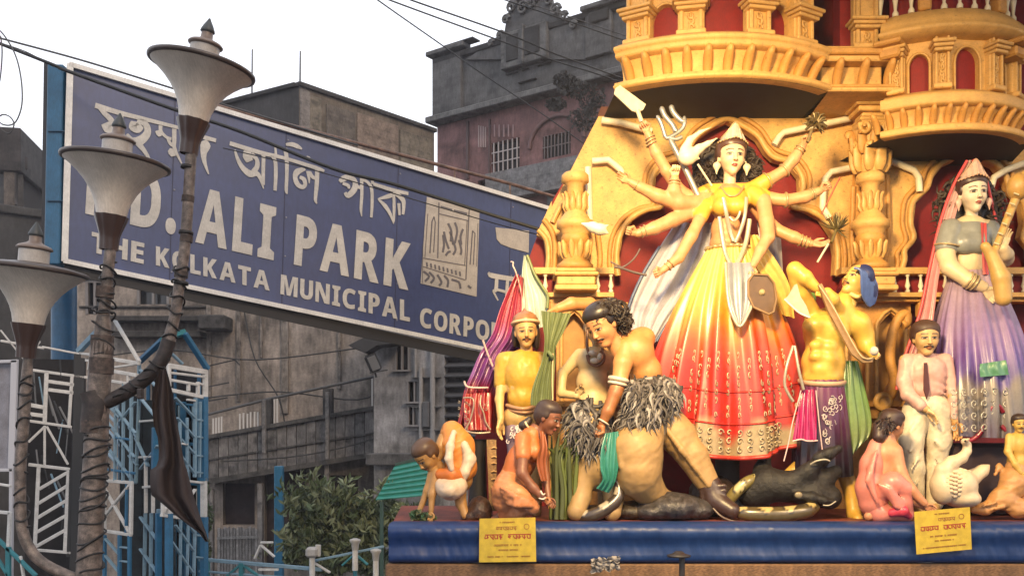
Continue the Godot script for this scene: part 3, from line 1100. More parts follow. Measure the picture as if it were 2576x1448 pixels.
func build_lamp_post() -> void:
	var d := 8.0
	var k := d / F
	var s := thing("street_lamp", "three-armed lamp post with trumpet shades, wound with dark cables", "street lamp", Vector3(at(222, 0, d).x, 0, -d))
	lamp_head(s, 486, 302, d, 0.17)
	lamp_head(s, 279, 542, d, 0.10)
	lamp_head(s, 70, 814, d, 0.10)
	var steel := mat(0.25, 0.195, 0.165, 0.5, "rust", 0.5)
	var dark := mat(0.05, 0.034, 0.03, 0.6, "rust", 0.4)
	var wire := mat(0.012, 0.011, 0.011, 0.6)
	var st := mb()
	var pole := tilted([214, 1700, 222, 1448, 232, 1250, 239, 1150, 246, 1000, 252, 920, 257, 860], d)
	tube(st, [Vector3(pole[0].x, 0, -d)] + pole, [0.13, 31 * k, 31 * k, 31 * k, 31 * k, 31 * k, 31 * k, 30 * k, 30 * k, 30 * k, 30 * k, 30 * k, 29 * k, 29 * k, 29 * k, 29 * k, 29 * k, 29 * k, 29 * k, 28 * k], 18)
	obj("pole", st, steel, s)
	st = mb()
	tube(st, tilted([254, 884, 257, 860, 259, 800, 264, 750, 272, 670, 278, 620], d), [25 * k, 25 * k, 24 * k, 24 * k, 23 * k, 23 * k, 22 * k, 21 * k, 20 * k, 19 * k, 17 * k, 15 * k, 14 * k], 14)
	obj("upper_pole", st, steel, s)
	st = mb()
	tube(st, tilted([238, 1022, 297, 997, 361, 955, 404, 907, 425, 854], d), [22 * k, 20 * k, 18 * k], 12)
	tube(st, tilted([234, 985, 240, 1015, 236, 1060], d), [33 * k], 14)
	obj("arm", st, dark, s)
	st = mb()
	tube(st, tilted([424, 858, 441, 785, 451, 710, 462, 640, 469, 560, 480, 388], d), [17 * k, 16 * k, 15 * k, 14 * k], 12)
	obj("arm_riser", st, steel, s)
	st = mb()
	tube(st, tilted([70, 890, 61, 1024, 50, 1183, 53, 1316, 74, 1380, 117, 1422, 205, 1462], d), [11 * k, 12 * k, 13 * k, 14 * k, 14 * k], 12)
	obj("side_arm", st, steel, s)
	for q in [[[246, 1075, 238, 1190, 232, 1280, 224, 1420], 31.5, 11.0, 0.0], [[246, 1090, 236, 1240, 226, 1440], 33.0, 5.0, 2.0], [[256, 890, 262, 760], 27.0, 4.0, 1.0], [[262, 790, 272, 660], 19.0, 5.0, 0.0], [[68, 950, 60, 1030, 50, 1190], 16.0, 7.0, 0.5], [[52, 1230, 56, 1330], 17.0, 3.0, 0.5], [[425, 850, 441, 780, 451, 700, 455, 670], 18.5, 7.0, 0.0], [[300, 996, 361, 955, 404, 907], 22.0, 6.0, 0.4]]:
		st = mb()
		wind_cable(st, tilted(q[0], d), q[1] * k, q[2], 0.0085, q[3])
		obj("cable_winding", st, wire, s)
	# bandages of old tape and flaps of sheet iron round the joint
	for q in [[256, 868, 28, 24], [254, 920, 30, 20], [236, 1072, 33, 16], [263, 735, 22, 14], [468, 600, 16, 8], [472, 500, 15.5, 8], [455, 690, 17, 8]]:
		st = mb()
		tube(st, [at(q[0] - 1, q[1] + q[3], d), at(q[0] + 1, q[1] - q[3], d)], [q[2] * k], 16, 1.0, true)
		obj("tape_band", st, mat(0.11, 0.075, 0.06, 0.7, "rust", 0.3), s)
	for q in [[468, 420], [463, 585], [451, 712]]:
		st = mb()
		lathe(st, [Vector2(15 * k, -4 * k), Vector2(18 * k, -4 * k), Vector2(18 * k, 4 * k), Vector2(15 * k, 4 * k)], Transform3D(Basis(Vector3(0, 0, 1), -0.08), at(q[0] + 4, q[1], d)), 14)
		obj("clamp_ring", st, wire, s)
	# small bulb holder under the arm
	st = mb()
	box(st, at(352, 990, 7.9), Vector3(0.05, 0.09, 0.05), 0.01)
	obj("bracket", st, dark, s)
	# the dark pennant hanging from the arm
	st = mb()
	var rows := []
	for q in [[398, 418, 930], [392, 424, 950], [383, 434, 990], [381, 438, 1025], [386, 446, 1070], [396, 452, 1100], [400, 460, 1150], [392, 466, 1172], [377, 470, 1182], [376, 478, 1215], [380, 486, 1245], [412, 494, 1270], [440, 502, 1295], [470, 510, 1318], [500, 518, 1340], [516, 524, 1362]]:
		var row := PackedVector3Array()
		for j in 15:
			var f := j / 14.0
			var amp: float = 0.03 + 0.05 * clampf((q[2] - 940) / 200.0, 0, 1)
			row.append(at(lerpf(q[0], q[1], f), q[2], 7.85 + amp * sin(f * 11.0 + q[2] * 0.012) + 0.05 * f))
		rows.append(row)
	grid(st, rows)
	tag(obj("hanging_cloth", st, mat(0.03, 0.016, 0.014, 0.75, "cloth", 0.4)), "torn dark brown cloth hanging from the curved lamp arm", "cloth")

func lattice(par: Node3D, w: Transform3D, called: String, m: Material, list: Array, depth := 0.05) -> void:
	# straight members of a frame, each a bar between two points of a wall plane: u, v, u, v, width
	for q in list:
		var a := hit(w, q[0], q[1])
		var b := hit(w, q[2], q[3])
		var st := mb()
		var sc := -(w * Vector3(a.x, a.y, 0)).z / F
		X = w
		bar(st, Vector3(a.x, a.y, 0), Vector3(b.x, b.y, 0), q[4] * sc, depth, 0.006)
		X = Transform3D()
		obj(called, st, m, par)

func build_gates() -> void:
	var white := mat(0.66, 0.65, 0.63, 0.5, "paint", 0.5)
	var blue := mat(0.02, 0.145, 0.29, 0.45, "paint", 0.6)
	var pale := mat(0.20, 0.33, 0.43, 0.45, "paint", 0.6)
	var teal := mat(0.03, 0.22, 0.26, 0.5, "paint", 0.6)
	var dark := mat(0.02, 0.022, 0.025, 0.7)
	# right hand gate tower: a gabled box of steel members
	var wr := wall(425, 1100, 12.9, 520, 13.5)
	var wl := wall(349, 1100, 13.7, 425, 12.9)
	var s := thing("gate_tower", "blue and white steel lattice tower with pointed gable, behind the brown cloth", "gate tower", Vector3(at(425, 0, 12.9).x, 0, -13.2))
	lattice(s, wr, "rafter", blue, [[463, 838, 521, 928, 10]], 0.09)
	lattice(s, wl, "rafter", blue, [[349, 910, 408, 855, 9]], 0.09)
	var st := mb()
	bar(st, at(408, 852, 12.9), at(463, 836, 13.2), 0.07, 0.09)
	obj("ridge", st, teal, s)
	lattice(s, wr, "rafter_brace", pale, [[425, 884, 458, 915, 6], [436, 850, 400, 880, 6]])
	lattice(s, wr, "header_rail", white, [[424, 920, 520, 936, 13], [424, 937, 516, 948, 6], [424, 955, 500, 968, 7], [424, 980, 516, 1000, 10]])
	lattice(s, wr, "header_post", white, [[424, 916, 424, 992, 9], [516, 932, 516, 998, 12], [497, 960, 497, 992, 8], [473, 966, 473, 984, 7], [508, 968, 500, 964, 5]])
	lattice(s, wr, "corner_post", blue, [[513, 998, 513, 1210, 14], [513, 1300, 513, 1900, 14], [424, 1290, 424, 1900, 14]], 0.09)
	lattice(s, wr, "corner_post", white, [[512, 1200, 512, 1300, 10], [424, 1190, 424, 1292, 14]], 0.09)
	lattice(s, wr, "post", pale, [[491, 1000, 489, 1200, 7], [503, 1010, 501, 1200, 4], [452, 1060, 452, 1210, 4], [470, 1050, 470, 1200, 4], [490, 1292, 487, 1448, 6], [473, 1300, 470, 1448, 4], [454, 1298, 452, 1448, 4]])
	lattice(s, wr, "diagonal", pale, [[440, 1000, 490, 1052, 5], [445, 1050, 489, 1100, 5], [450, 1100, 489, 1142, 5], [450, 1140, 488, 1190, 5], [452, 1290, 488, 1340, 5], [440, 1320, 486, 1385, 5], [430, 1360, 484, 1440, 5]])
	lattice(s, wr, "rung", pale, [[490, 1055, 512, 1058, 5], [490, 1098, 512, 1101, 5], [490, 1145, 512, 1148, 5], [487, 1345, 512, 1348, 5], [487, 1400, 512, 1403, 5], [488, 1187, 512, 1190, 5]])
	lattice(s, wr, "white_brace", white, [[408, 1225, 450, 1290, 6], [408, 1290, 450, 1228, 6], [404, 1295, 502, 1310, 8], [408, 1222, 408, 1296, 6], [450, 1290, 490, 1230, 6], [452, 1240, 500, 1305, 6], [430, 1225, 470, 1310, 5]])
	lattice(s, wl, "post", pale, [[349, 912, 349, 1000, 7], [349, 1000, 341, 1215, 5], [322, 1000, 318, 1215, 5], [300, 1000, 300, 1215, 5], [380, 1290, 378, 1448, 5], [398, 1280, 395, 1448, 8], [365, 1290, 362, 1448, 5]])
	lattice(s, wl, "blue_post", blue, [[390, 1075, 388, 1180, 14], [398, 1290, 396, 1900, 12]], 0.08)
	lattice(s, wl, "diagonal", pale, [[270, 1010, 345, 1100, 5], [268, 1080, 345, 1170, 5], [270, 1140, 340, 1215, 5], [340, 1100, 372, 1172, 5], [268, 1040, 318, 1090, 4]])
	# back members that close the box
	var wb := wall(370, 1100, 14.4, 505, 14.4)
	lattice(s, wb, "back_post", blue, [[372, 930, 372, 1500, 8], [440, 930, 440, 1500, 6], [500, 940, 500, 1500, 8], [460, 1010, 458, 1500, 14]])
	lattice(s, wb, "back_rail", blue, [[370, 1010, 502, 1020, 6], [370, 1110, 502, 1118, 8], [370, 1210, 502, 1218, 6], [370, 1330, 502, 1336, 8]])
	lattice(s, wb, "back_slat", pale, [[384, 1020, 384, 1110, 5], [396, 1020, 396, 1110, 6], [410, 1120, 410, 1210, 6], [475, 1120, 475, 1210, 5], [450, 1020, 450, 1110, 5], [384, 1220, 384, 1330, 5], [410, 1220, 410, 1330, 7]])
	lattice(s, wr, "rung", white, [[470, 1005, 490, 1008, 5], [452, 1115, 470, 1118, 5], [430, 1205, 508, 1214, 6]])
	lattice(s, wl, "rung", white, [[352, 1060, 400, 1056, 5], [350, 1150, 390, 1148, 5], [360, 1225, 400, 1222, 6]])
	lattice(s, wl, "diagonal", pale, [[352, 930, 400, 980, 5], [352, 1000, 392, 1050, 5], [352, 1180, 396, 1120, 5], [352, 1300, 396, 1360, 5], [352, 1380, 394, 1440, 5]])
	lattice(s, wl, "post", white, [[366, 1150, 366, 1290, 5], [384, 1180, 384, 1290, 5]])
	for k in 24:
		var u := 374.0 + k * 5.5
		var lo: float = [1016, 1120, 1222, 1304][k % 4]
		var hi: float = lo + [86, 88, 76, 140][k % 4]
		lattice(s, wb, "back_slat", [pale, blue, white, pale][(k * 7) % 4], [[u, lo + (k * 13) % 20, u + (k % 3) - 1, hi - (k * 7) % 22, 3.0 + (k % 3)]], 0.03)
	for k in 10:
		lattice(s, wb, "back_diagonal", [blue, pale][k % 2], [[376 + (k % 5) * 24, 1020 + (k / 5) * 215, 404 + (k % 5) * 24, 1104 + (k / 5) * 215, 3.5]], 0.03)
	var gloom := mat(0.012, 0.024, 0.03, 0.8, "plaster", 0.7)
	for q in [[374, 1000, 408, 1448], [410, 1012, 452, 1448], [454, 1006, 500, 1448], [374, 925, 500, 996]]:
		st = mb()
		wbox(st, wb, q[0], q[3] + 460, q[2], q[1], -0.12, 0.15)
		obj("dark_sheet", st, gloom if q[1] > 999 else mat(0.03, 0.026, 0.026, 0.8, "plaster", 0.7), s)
	# left hand gate tower, half hidden by the lamp post
	var w2 := wall(196, 1100, 13.4, 345, 13.0)
	var s2 := thing("gate_tower", "steel lattice tower with white rails and low gable behind the lamp post", "gate tower", Vector3(at(270, 0, 13.2).x, 0, -13.2))
	lattice(s2, w2, "rafter", pale, [[196, 884, 240, 838, 12], [240, 838, 250, 815, 8]], 0.08)
	lattice(s2, w2, "rafter", white, [[288, 806, 350, 910, 6]], 0.06)
	lattice(s2, w2, "rail", white, [[276, 902, 350, 914, 9], [278, 925, 346, 915, 5], [276, 932, 345, 944, 9], [280, 958, 336, 968, 7], [200, 888, 240, 893, 6], [200, 905, 240, 908, 6]])
	lattice(s2, w2, "short_post", white, [[322, 940, 322, 965, 6], [228, 895, 222, 930, 6]])
	lattice(s2, w2, "post", white, [[330, 1212, 328, 1345, 8], [262, 1212, 262, 1340, 6]])
	lattice(s2, w2, "rail", white, [[258, 1208, 332, 1214, 8], [256, 1334, 330, 1345, 8]])
	lattice(s2, w2, "cross_brace", white, [[262, 1298, 328, 1216, 6], [264, 1232, 324, 1338, 6]])
	lattice(s2, w2, "post", blue, [[300, 1345, 298, 1900, 8], [325, 1345, 323, 1900, 8], [318, 1215, 316, 1340, 4], [262, 1345, 262, 1900, 8]])
	lattice(s2, w2, "diagonal", pale, [[260, 1350, 300, 1395, 5], [258, 1390, 300, 1440, 5], [262, 1010, 300, 1050, 4]])
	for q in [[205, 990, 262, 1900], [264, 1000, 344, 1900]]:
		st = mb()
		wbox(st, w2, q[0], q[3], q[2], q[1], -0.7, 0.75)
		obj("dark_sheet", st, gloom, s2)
	lattice(s2, w2, "post", pale, [[290, 1000, 288, 1210, 5], [310, 960, 308, 1210, 5], [330, 960, 328, 1210, 6]])
	lattice(s2, w2, "diagonal", pale, [[268, 1000, 340, 1090, 5], [268, 1060, 338, 1150, 5], [266, 1120, 330, 1205, 5], [340, 1010, 300, 1060, 4]])
	lattice(s2, w2, "rung", blue, [[270, 1180, 338, 1190, 6], [290, 1100, 330, 1106, 5]])
	lattice(s2, w2, "rung", pale, [[300, 1375, 324, 1378, 4], [300, 1410, 324, 1413, 4]])
	# white louvred screen left of the lamp post
	var w3 := wall(0, 1100, 12.2, 200, 12.6)
	var s3 := thing("scaffold_screen", "white steel scaffold screen with slanted louvre bars between two lamp poles", "screen", Vector3(at(110, 0, 12.4).x, 0, -12.4))
	lattice(s3, w3, "rail", white, [[74, 930, 222, 950, 7], [70, 1058, 180, 1074, 7], [70, 1168, 175, 1180, 8], [80, 1382, 180, 1390, 7], [0, 857, 110, 876, 6], [104, 872, 198, 890, 5]])
	lattice(s3, w3, "post", white, [[116, 932, 111, 1066, 10], [180, 945, 172, 1072, 8], [96, 1172, 86, 1384, 9], [171, 1180, 162, 1388, 9], [111, 1070, 111, 1172, 6]])
	lattice(s3, w3, "bar", white, [[120, 959, 186, 968, 9], [120, 980, 184, 988, 9], [72, 1018, 112, 1025, 10], [72, 1041, 112, 1046, 10]])
	lattice(s3, w3, "brace", white, [[112, 1072, 70, 1112, 6], [116, 1072, 170, 1168, 6], [60, 905, 0, 830, 4], [66, 905, 100, 858, 4]])
	lattice(s3, w3, "louvre", white, [[97, 1230, 168, 1188, 8], [95, 1266, 167, 1222, 8], [93, 1302, 166, 1258, 8], [91, 1338, 165, 1296, 8], [88, 1375, 164, 1332, 8]])
	lattice(s3, w3, "dark_post", dark, [[194, 890, 182, 1448, 16], [206, 900, 196, 1448, 12], [176, 1180, 170, 1400, 8], [150, 905, 152, 950, 4]])
	for k in 16:
		lattice(s3, w3, "inner_bar", [dark, mat(0.10, 0.105, 0.11, 0.6), mat(0.16, 0.16, 0.165, 0.6), pale][k % 4], [[74 + (k * 37) % 118, 900 + (k * 61) % 380, 74 + (k * 37 + (k % 3) * 22) % 122, 985 + (k * 61) % 380, 3.0 + (k % 3)]], 0.03)
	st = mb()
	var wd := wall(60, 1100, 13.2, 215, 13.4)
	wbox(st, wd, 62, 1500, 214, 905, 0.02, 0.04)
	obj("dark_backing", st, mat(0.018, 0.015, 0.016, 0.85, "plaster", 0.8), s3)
	# banner at the left edge with its frame
	var sb := thing("banner", "pale grey cloth banner stretched on a white frame at the far left edge", "banner", Vector3(at(10, 0, 12.0).x, 0, -12.0))
	st = mb()
	var rows := []
	for i in 13:
		var row := PackedVector3Array()
		for j in 9:
			row.append(at(lerpf(-60, 27, j / 8.0), lerpf(915, 1178, i / 12.0), 12.05 + 0.02 * sin(j * 2.1 + i * 0.7) + 0.015 * sin(i * 1.9)))
		rows.append(row)
	grid(st, rows)
	obj("fabric", st, mat(0.27, 0.27, 0.31, 0.8, "cloth", 0.5), sb)
	var w4 := wall(-70, 1100, 12.0, 40, 12.0)
	lattice(sb, w4, "frame_bar", mat(0.42, 0.42, 0.45, 0.5), [[36, 905, 28, 1178, 16], [-65, 912, 44, 908, 8], [-65, 1182, 34, 1182, 8], [-65, 905, -65, 1182, 12]])
	lattice(sb, w4, "post", mat(0.42, 0.42, 0.45, 0.5), [[28, 1178, 24, 1900, 9]])
	# teal pipes in the bottom corner
	var w5 := wall(-20, 1100, 11.6, 180, 11.6)
	var s5 := thing("barrier", "teal and white pipe barrier in the lower left corner", "barrier", Vector3(at(40, 0, 11.6).x, 0, -11.6))
	lattice(s5, w5, "pipe", teal, [[-10, 1352, 90, 1448, 9], [20, 1375, 18, 1900, 12], [-10, 1400, 20, 1448, 7]])
	lattice(s5, w5, "rail", white, [[-20, 1286, 26, 1290, 8], [24, 1288, 20, 1375, 8], [-20, 1215, 26, 1222, 6], [50, 1398, 66, 1500, 5]])
	# the low fence along the bottom, with its white post lamps
	var w6 := wall(500, 1100, 14.0, 960, 13.6)
	var s6 := thing("park_fence", "low pipe fence with blue posts along the lower edge", "fence", Vector3(at(730, 0, 13.8).x, 0, -13.8))
	lattice(s6, w6, "rail", pale, [[500, 1406, 810, 1432, 9], [790, 1410, 965, 1374, 6], [500, 1436, 830, 1460, 5]], 0.05)
	lattice(s6, w6, "post", teal, [[607, 1415, 607, 1900, 12], [522, 1408, 520, 1900, 9], [893, 1390, 893, 1900, 8], [783, 1408, 783, 1900, 9]], 0.06)
	lattice(s6, w6, "strut", teal, [[607, 1418, 570, 1448, 6], [607, 1418, 650, 1448, 6], [893, 1392, 860, 1422, 5], [893, 1392, 925, 1420, 5]])
	lattice(s6, w6, "strut", white, [[655, 1370, 640, 1405, 5], [655, 1370, 690, 1400, 5], [655, 1364, 686, 1364, 5], [650, 1432, 700, 1432, 6], [790, 1415, 830, 1440, 5]])
	for q in [[785, 1396, "square white post lamp on the low fence beside the bush", 0], [893, 1374, "small white bell shaped post lamp on the fence under the bush", 1], [945, 1400, "grey post lamp on the fence next to the blue stage edge", 1]]:
		var pl := thing("post_lamp", q[2], "lamp", at(q[0], q[1] + 40, 13.5), "post lamps on the low fence")
		st = mb()
		var tt := Transform3D(Basis(), at(q[0], q[1], 13.5))
		if q[3] == 0: box(st, at(q[0], q[1] - 8, 13.5), Vector3(0.17, 0.14, 0.17), 0.03)
		else: lathe(st, [Vector2(0.045, -0.05), Vector2(0.055, 0.04), Vector2(0.08, 0.08), Vector2(0.075, 0.1), Vector2(0.03, 0.115)], tt, 16)
		obj("head", st, mat(0.42, 0.41, 0.40, 0.5, "paint", 0.3), pl)
		st = mb()
		tube(st, [at(q[0], q[1] + 6, 13.5), at(q[0], q[1] + 60, 13.5)], [0.04], 10)
		obj("stem", st, white, pl)
		if q[3] == 0:
			st = mb()
			tube(st, [at(q[0] + 14, q[1] + 2, 13.5), at(q[0] + 15, q[1] - 26, 13.5)], [0.04], 10)
			obj("spout", st, mat(0.45, 0.44, 0.42, 0.5), pl)

func pane(par: Node3D, w: Transform3D, u0: float, v0: float, u1: float, v1: float, back: float, m: Material) -> void:
	var st := mb()
	wbox(st, w, u0, v0, u1, v1, -back, back + 0.03)
	obj("pane", st, m, par)

func hole(w: Transform3D, u0: float, v0: float, u1: float, v1: float) -> Rect2:
	var a := hit(w, u0, v0)
	var b := hit(w, u1, v1)
	return Rect2(minf(a.x, b.x), minf(a.y, b.y), absf(b.x - a.x), absf(b.y - a.y))

func body(par: Node3D, w: Transform3D, s0: float, s1: float, y1: float, deep: float, m: Material) -> void:
	# the bulk of a building behind its front wall: sides, back and roof
	var st := mb()
	lbox(st, w, s0 + 0.02, 0.0, s0 + 0.25, y1 - 0.02, -0.31, deep)
	lbox(st, w, s1 - 0.25, 0.0, s1 - 0.02, y1 - 0.02, -0.31, deep)
	lbox(st, w, s0 + 0.3, 0.0, s1 - 0.3, y1 - 0.3, -deep + 0.25, deep - 0.02)
	lbox(st, w, s0 + 0.27, y1 - 0.28, s1 - 0.27, y1 - 0.06, -0.31, deep - 0.03)
	obj("shell", st, m, par)

func bars_in(par: Node3D, w: Transform3D, r: Rect2, n: int, rails: int, m: Material, out := 0.02, thick := 0.035) -> void:
	for i in n:
		var st := mb()
		var s := r.position.x + r.size.x * (i + 0.5) / n
		lbox(st, w, s - thick / 2, r.position.y, s + thick / 2, r.end.y, out, 0.02)
		obj("window_bar", st, m, par)
	for i in rails:
		var st := mb()
		var y := r.position.y + r.size.y * (i + 1.0) / (rails + 1)
		lbox(st, w, r.position.x, y - thick / 2, r.end.x, y + thick / 2, out - 0.005, 0.015)
		obj("window_rail", st, m, par)

func build_buildings() -> void:
	var glass := mat(0.02, 0.022, 0.026, 0.15)
	var darkin := mat(0.015, 0.014, 0.016, 0.9)
	# --- far left: dark old block with a brick stair tower
	var w := wall(-260, 535, 27.0, 170, 30.0)
	var s := thing("old_house", "dark weathered house with a brown roof room at the far left", "building", w.origin)
	var top := hit(w, 0, 535).y
	var e := hit(w, 170, 600).x
	var st := mb()
	pierced(st, w, 0, 0, e, top, [], 0.3)
	obj("wall", st, mat(0.062, 0.06, 0.06, 0.9, "plaster", 5.0, {"bump": 1.2}), s)
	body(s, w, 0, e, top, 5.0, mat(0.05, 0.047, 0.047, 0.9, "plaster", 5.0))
	st = mb()
	lbox(st, w, -0.1, top, e + 0.1, top + 0.25, 0.15, 0.5, 0.03)
	obj("parapet", st, mat(0.074, 0.071, 0.069, 0.9, "plaster", 3.0), s)
	st = mb()
	var wt := wall(35, 500, 29.0, 130, 33.0)
	var wt2 := wall(-120, 500, 31.0, 35, 29.0)
	wbox(st, wt, 35, 560, 130, 424, 0.0, 0.3)
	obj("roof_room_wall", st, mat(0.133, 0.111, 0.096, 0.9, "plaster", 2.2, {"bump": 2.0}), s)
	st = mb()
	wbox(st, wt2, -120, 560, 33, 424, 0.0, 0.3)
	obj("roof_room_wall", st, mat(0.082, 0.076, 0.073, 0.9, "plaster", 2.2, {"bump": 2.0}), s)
	st = mb()
	wbox(st, wt, 33, 430, 132, 418, 0.2, 0.5, 0.03)
	wbox(st, wt2, -122, 430, 30, 418, 0.2, 0.5, 0.03)
	obj("roof_edge", st, mat(0.057, 0.051, 0.051, 0.9, "plaster", 2.0), s)
	for q in [[38, 458, 60, 520], [64, 448, 108, 480], [70, 484, 112, 522]]:
		st = mb()
		wbox(st, wt, q[0], q[3], q[2], q[1], 0.05, 0.02, 0.02)
		obj("plaster_patch", st, mat(0.204, 0.17, 0.147, 0.9, "plaster", 1.2), s)
	for v in [470, 500, 512]:
		st = mb()
		wbox(st, wt, 35, v + 2, 130, v, 0.06, 0.0)
		obj("ledge", st, mat(0.065, 0.06, 0.06, 0.9), s)

	# --- brown concrete block above the sign
	var wr := wall(752, 215, 28.0, 1090, 32.2)
	var wl := wall(545, 215, 29.8, 752, 28.0)
	s = thing("concrete_block", "brown stained concrete building with flat roof rising behind the sign", "building", at(752, 1100, 28) * Vector3(1, 0, 1))
	top = hit(wr, 752, 217).y
	e = hit(wr, 1092, 300).x
	st = mb()
	pierced(st, wr, 0, 0, e, top, [], 0.3)
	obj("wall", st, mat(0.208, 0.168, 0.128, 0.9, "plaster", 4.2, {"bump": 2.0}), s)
	st = mb()
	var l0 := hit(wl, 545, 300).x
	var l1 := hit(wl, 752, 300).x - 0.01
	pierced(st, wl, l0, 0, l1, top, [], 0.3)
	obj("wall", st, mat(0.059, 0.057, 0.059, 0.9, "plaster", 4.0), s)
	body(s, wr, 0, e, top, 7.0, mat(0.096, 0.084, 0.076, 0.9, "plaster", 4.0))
	st = mb()
	lbox(st, wr, -0.06, top, e + 0.06, top + 0.13, 0.1, 0.4, 0.02)
	obj("coping", st, mat(0.082, 0.076, 0.073, 0.9, "plaster", 2.0), s)
	st = mb()
	lbox(st, wl, l0, top, l1 - 0.1, top + 0.13, 0.1, 0.4, 0.02)
	obj("coping", st, mat(0.05, 0.05, 0.05, 0.9, "plaster", 2.0), s)
	var panel := [mat(0.257, 0.217, 0.165, 0.9, "plaster", 1.4, {"bump": 1.5}), mat(0.172, 0.143, 0.118, 0.9, "plaster", 1.7, {"bump": 1.5}), mat(0.305, 0.23, 0.179, 0.9, "plaster", 1.1, {"bump": 1.5})]
	var i := 0
	for q in [[0.0, 0.8, 0.15, 1.3], [0.95, 2.1, 0.25, 1.4], [2.15, 3.9, 0.2, 1.5], [3.95, 5.4, 0.3, 1.4], [5.45, 6.3, 0.1, 2.4], [0.05, 2.0, 1.5, 2.7], [2.05, 3.1, 1.6, 2.9], [3.2, 5.4, 1.5, 3.1], [0.1, 3.0, 3.0, 4.2], [3.1, 5.5, 3.2, 4.3]]:
		if q[0] > e - 0.4: continue
		st = mb()
		lbox(st, wr, q[0] + 0.03, top - q[3], minf(q[1], e - 0.02), top - q[2], 0.035 + 0.006 * (i % 4), 0.02, 0.012)
		obj("render_panel", st, panel[i % 3], s)
		i += 1
	st = mb()
	lbox(st, wr, 0.02, top - 1.9, 0.36, top - 0.06, 0.06, 0.02, 0.02)
	obj("corner_plaster", st, mat(0.288, 0.254, 0.231, 0.9, "plaster", 1.0), s)
	for q in [[754, 215, 128, 28.0], [633, 250, 124, 29.2]]:
		st = mb()
		tube(st, [at(q[0], q[1] + 6, q[3]), at(q[0] + 1, q[2], q[3])], [0.028, 0.02], 6)
		obj("roof_rod", st, mat(0.06, 0.06, 0.065, 0.6), s)

	# --- beige facade under the sign with its long sloping balcony
	w = wall(150, 1100, 24.0, 960, 24.0)
	s = thing("beige_building", "beige stained building with a ribbed concrete balcony below the sign", "building", w.origin)
	e = hit(w, 960, 700).x
	top = hit(w, 200, 600).y
	var holes := [hole(w, 345, 765, 425, 715), hole(w, 215, 790, 262, 705), hole(w, 560, 1320, 640, 1215), hole(w, 665, 1420, 770, 1180), hole(w, 800, 1420, 900, 1195), hole(w, 545, 1420, 640, 1330)]
	st = mb()
	pierced(st, w, 0, 0, e, top, holes, 0.3)
	obj("wall", st, mat(0.347, 0.296, 0.256, 0.9, "plaster", 5.5, {"bump": 1.2}), s)
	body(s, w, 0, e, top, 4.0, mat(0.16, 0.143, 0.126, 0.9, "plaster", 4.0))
	for q in [[345, 765, 425, 715], [215, 790, 262, 705]]:
		st = mb()
		for b in [[q[0], q[1], q[0] + 6, q[3]], [q[2] - 6, q[1], q[2], q[3]], [q[0] + 6, q[3] + 6, q[2] - 6, q[3]], [(q[0] + q[2]) / 2 - 3, q[1], (q[0] + q[2]) / 2 + 3, q[3] + 6]]:
			wbox(st, w, b[0], b[1], b[2], b[3], 0.03, 0.05)
		var win := obj("window", st, mat(0.16, 0.15, 0.15, 0.7), s)
		pane(win, w, q[0], q[1], q[2], q[3], 0.2, glass)
	for q in [[560, 1320, 640, 1215], [665, 1420, 770, 1180], [800, 1420, 900, 1195], [545, 1420, 640, 1330]]:
		st = mb()
		wbox(st, w, q[0], q[1], q[2], q[3], -0.22, 0.26)
		obj("door", st, mat(0.035, 0.02, 0.024, 0.8, "plaster", 1.0), s)
	for q in [[290, 812, 575, 800, 0.5], [300, 852, 520, 838, 0.5], [190, 700, 960, 692, 0.15], [200, 775, 520, 770, 0.08]]:
		st = mb()
		wbox(st, w, q[0], q[1], q[2], q[3], q[4], 0.05, 0.01)
		obj("ledge", st, mat(0.057, 0.053, 0.051, 0.9, "plaster", 1.5), s)
	st = mb()
	wbox(st, w, 520, 835, 585, 800, 0.7, 0.02, 0.03)
	obj("window_box", st, mat(0.07, 0.066, 0.064, 0.9, "plaster", 1.0), s)
	for q in [[708, 726, 750, 1040], [520, 532, 760, 1000], [596, 606, 740, 1010], [850, 858, 830, 980], [655, 661, 740, 900]]:
		st = mb()
		wbox(st, w, q[0], q[3], q[1], q[2], 0.09, 0.02, 0.01)
		obj("pilaster", st, mat(0.27, 0.236, 0.208, 0.9, "plaster", 2.0), s)
	for q in [[525, 920, 590, 905], [590, 905, 602, 917], [525, 972, 575, 962], [525, 1008, 572, 1000]]:
		st = mb()
		bar(st, at(q[0], q[1], 23.5), at(q[2], q[3], 23.4), 0.03, 0.03)
		obj("iron_spike", st, mat(0.015, 0.015, 0.016, 0.7), s)
	# balcony: slab, ribbed parapet, rail
	var bd := 22.8
	var yl := func(u: float, v0: float, v1: float) -> float: return lerpf(v0, v1, (u - 500.0) / 490.0)
	for k in 20:
		var u0 := 500.0 + k * 24.5
		st = mb()
		slab(st, [u0 + 0.8, yl.call(u0, 1103, 1016), u0 + 23.7, yl.call(u0 + 24.5, 1103, 1016), u0 + 23.7, yl.call(u0 + 24.5, 1212, 1132), u0 + 0.8, yl.call(u0, 1212, 1132)], bd - 0.006 * (k % 3), 0.1)
		obj("parapet_panel", st, [mat(0.19, 0.181, 0.179, 0.9, "plaster", 1.6), mat(0.158, 0.152, 0.151, 0.9, "plaster", 1.3), mat(0.214, 0.202, 0.197, 0.9, "plaster", 1.9)][(k * 7) % 3], s)
	st = mb()
	slab(st, [496, 1098, 992, 1011, 992, 1021, 496, 1108], bd - 0.1, 0.25)
	slab(st, [496, 1158, 992, 1078, 992, 1082, 496, 1162], bd - 0.06, 0.1)
	obj("parapet_cap", st, mat(0.091, 0.088, 0.085, 0.9, "plaster", 1.5), s)
	st = mb()
	slab(st, [496, 1208, 992, 1128, 992, 1140, 496, 1222], bd - 0.05, 1.3)
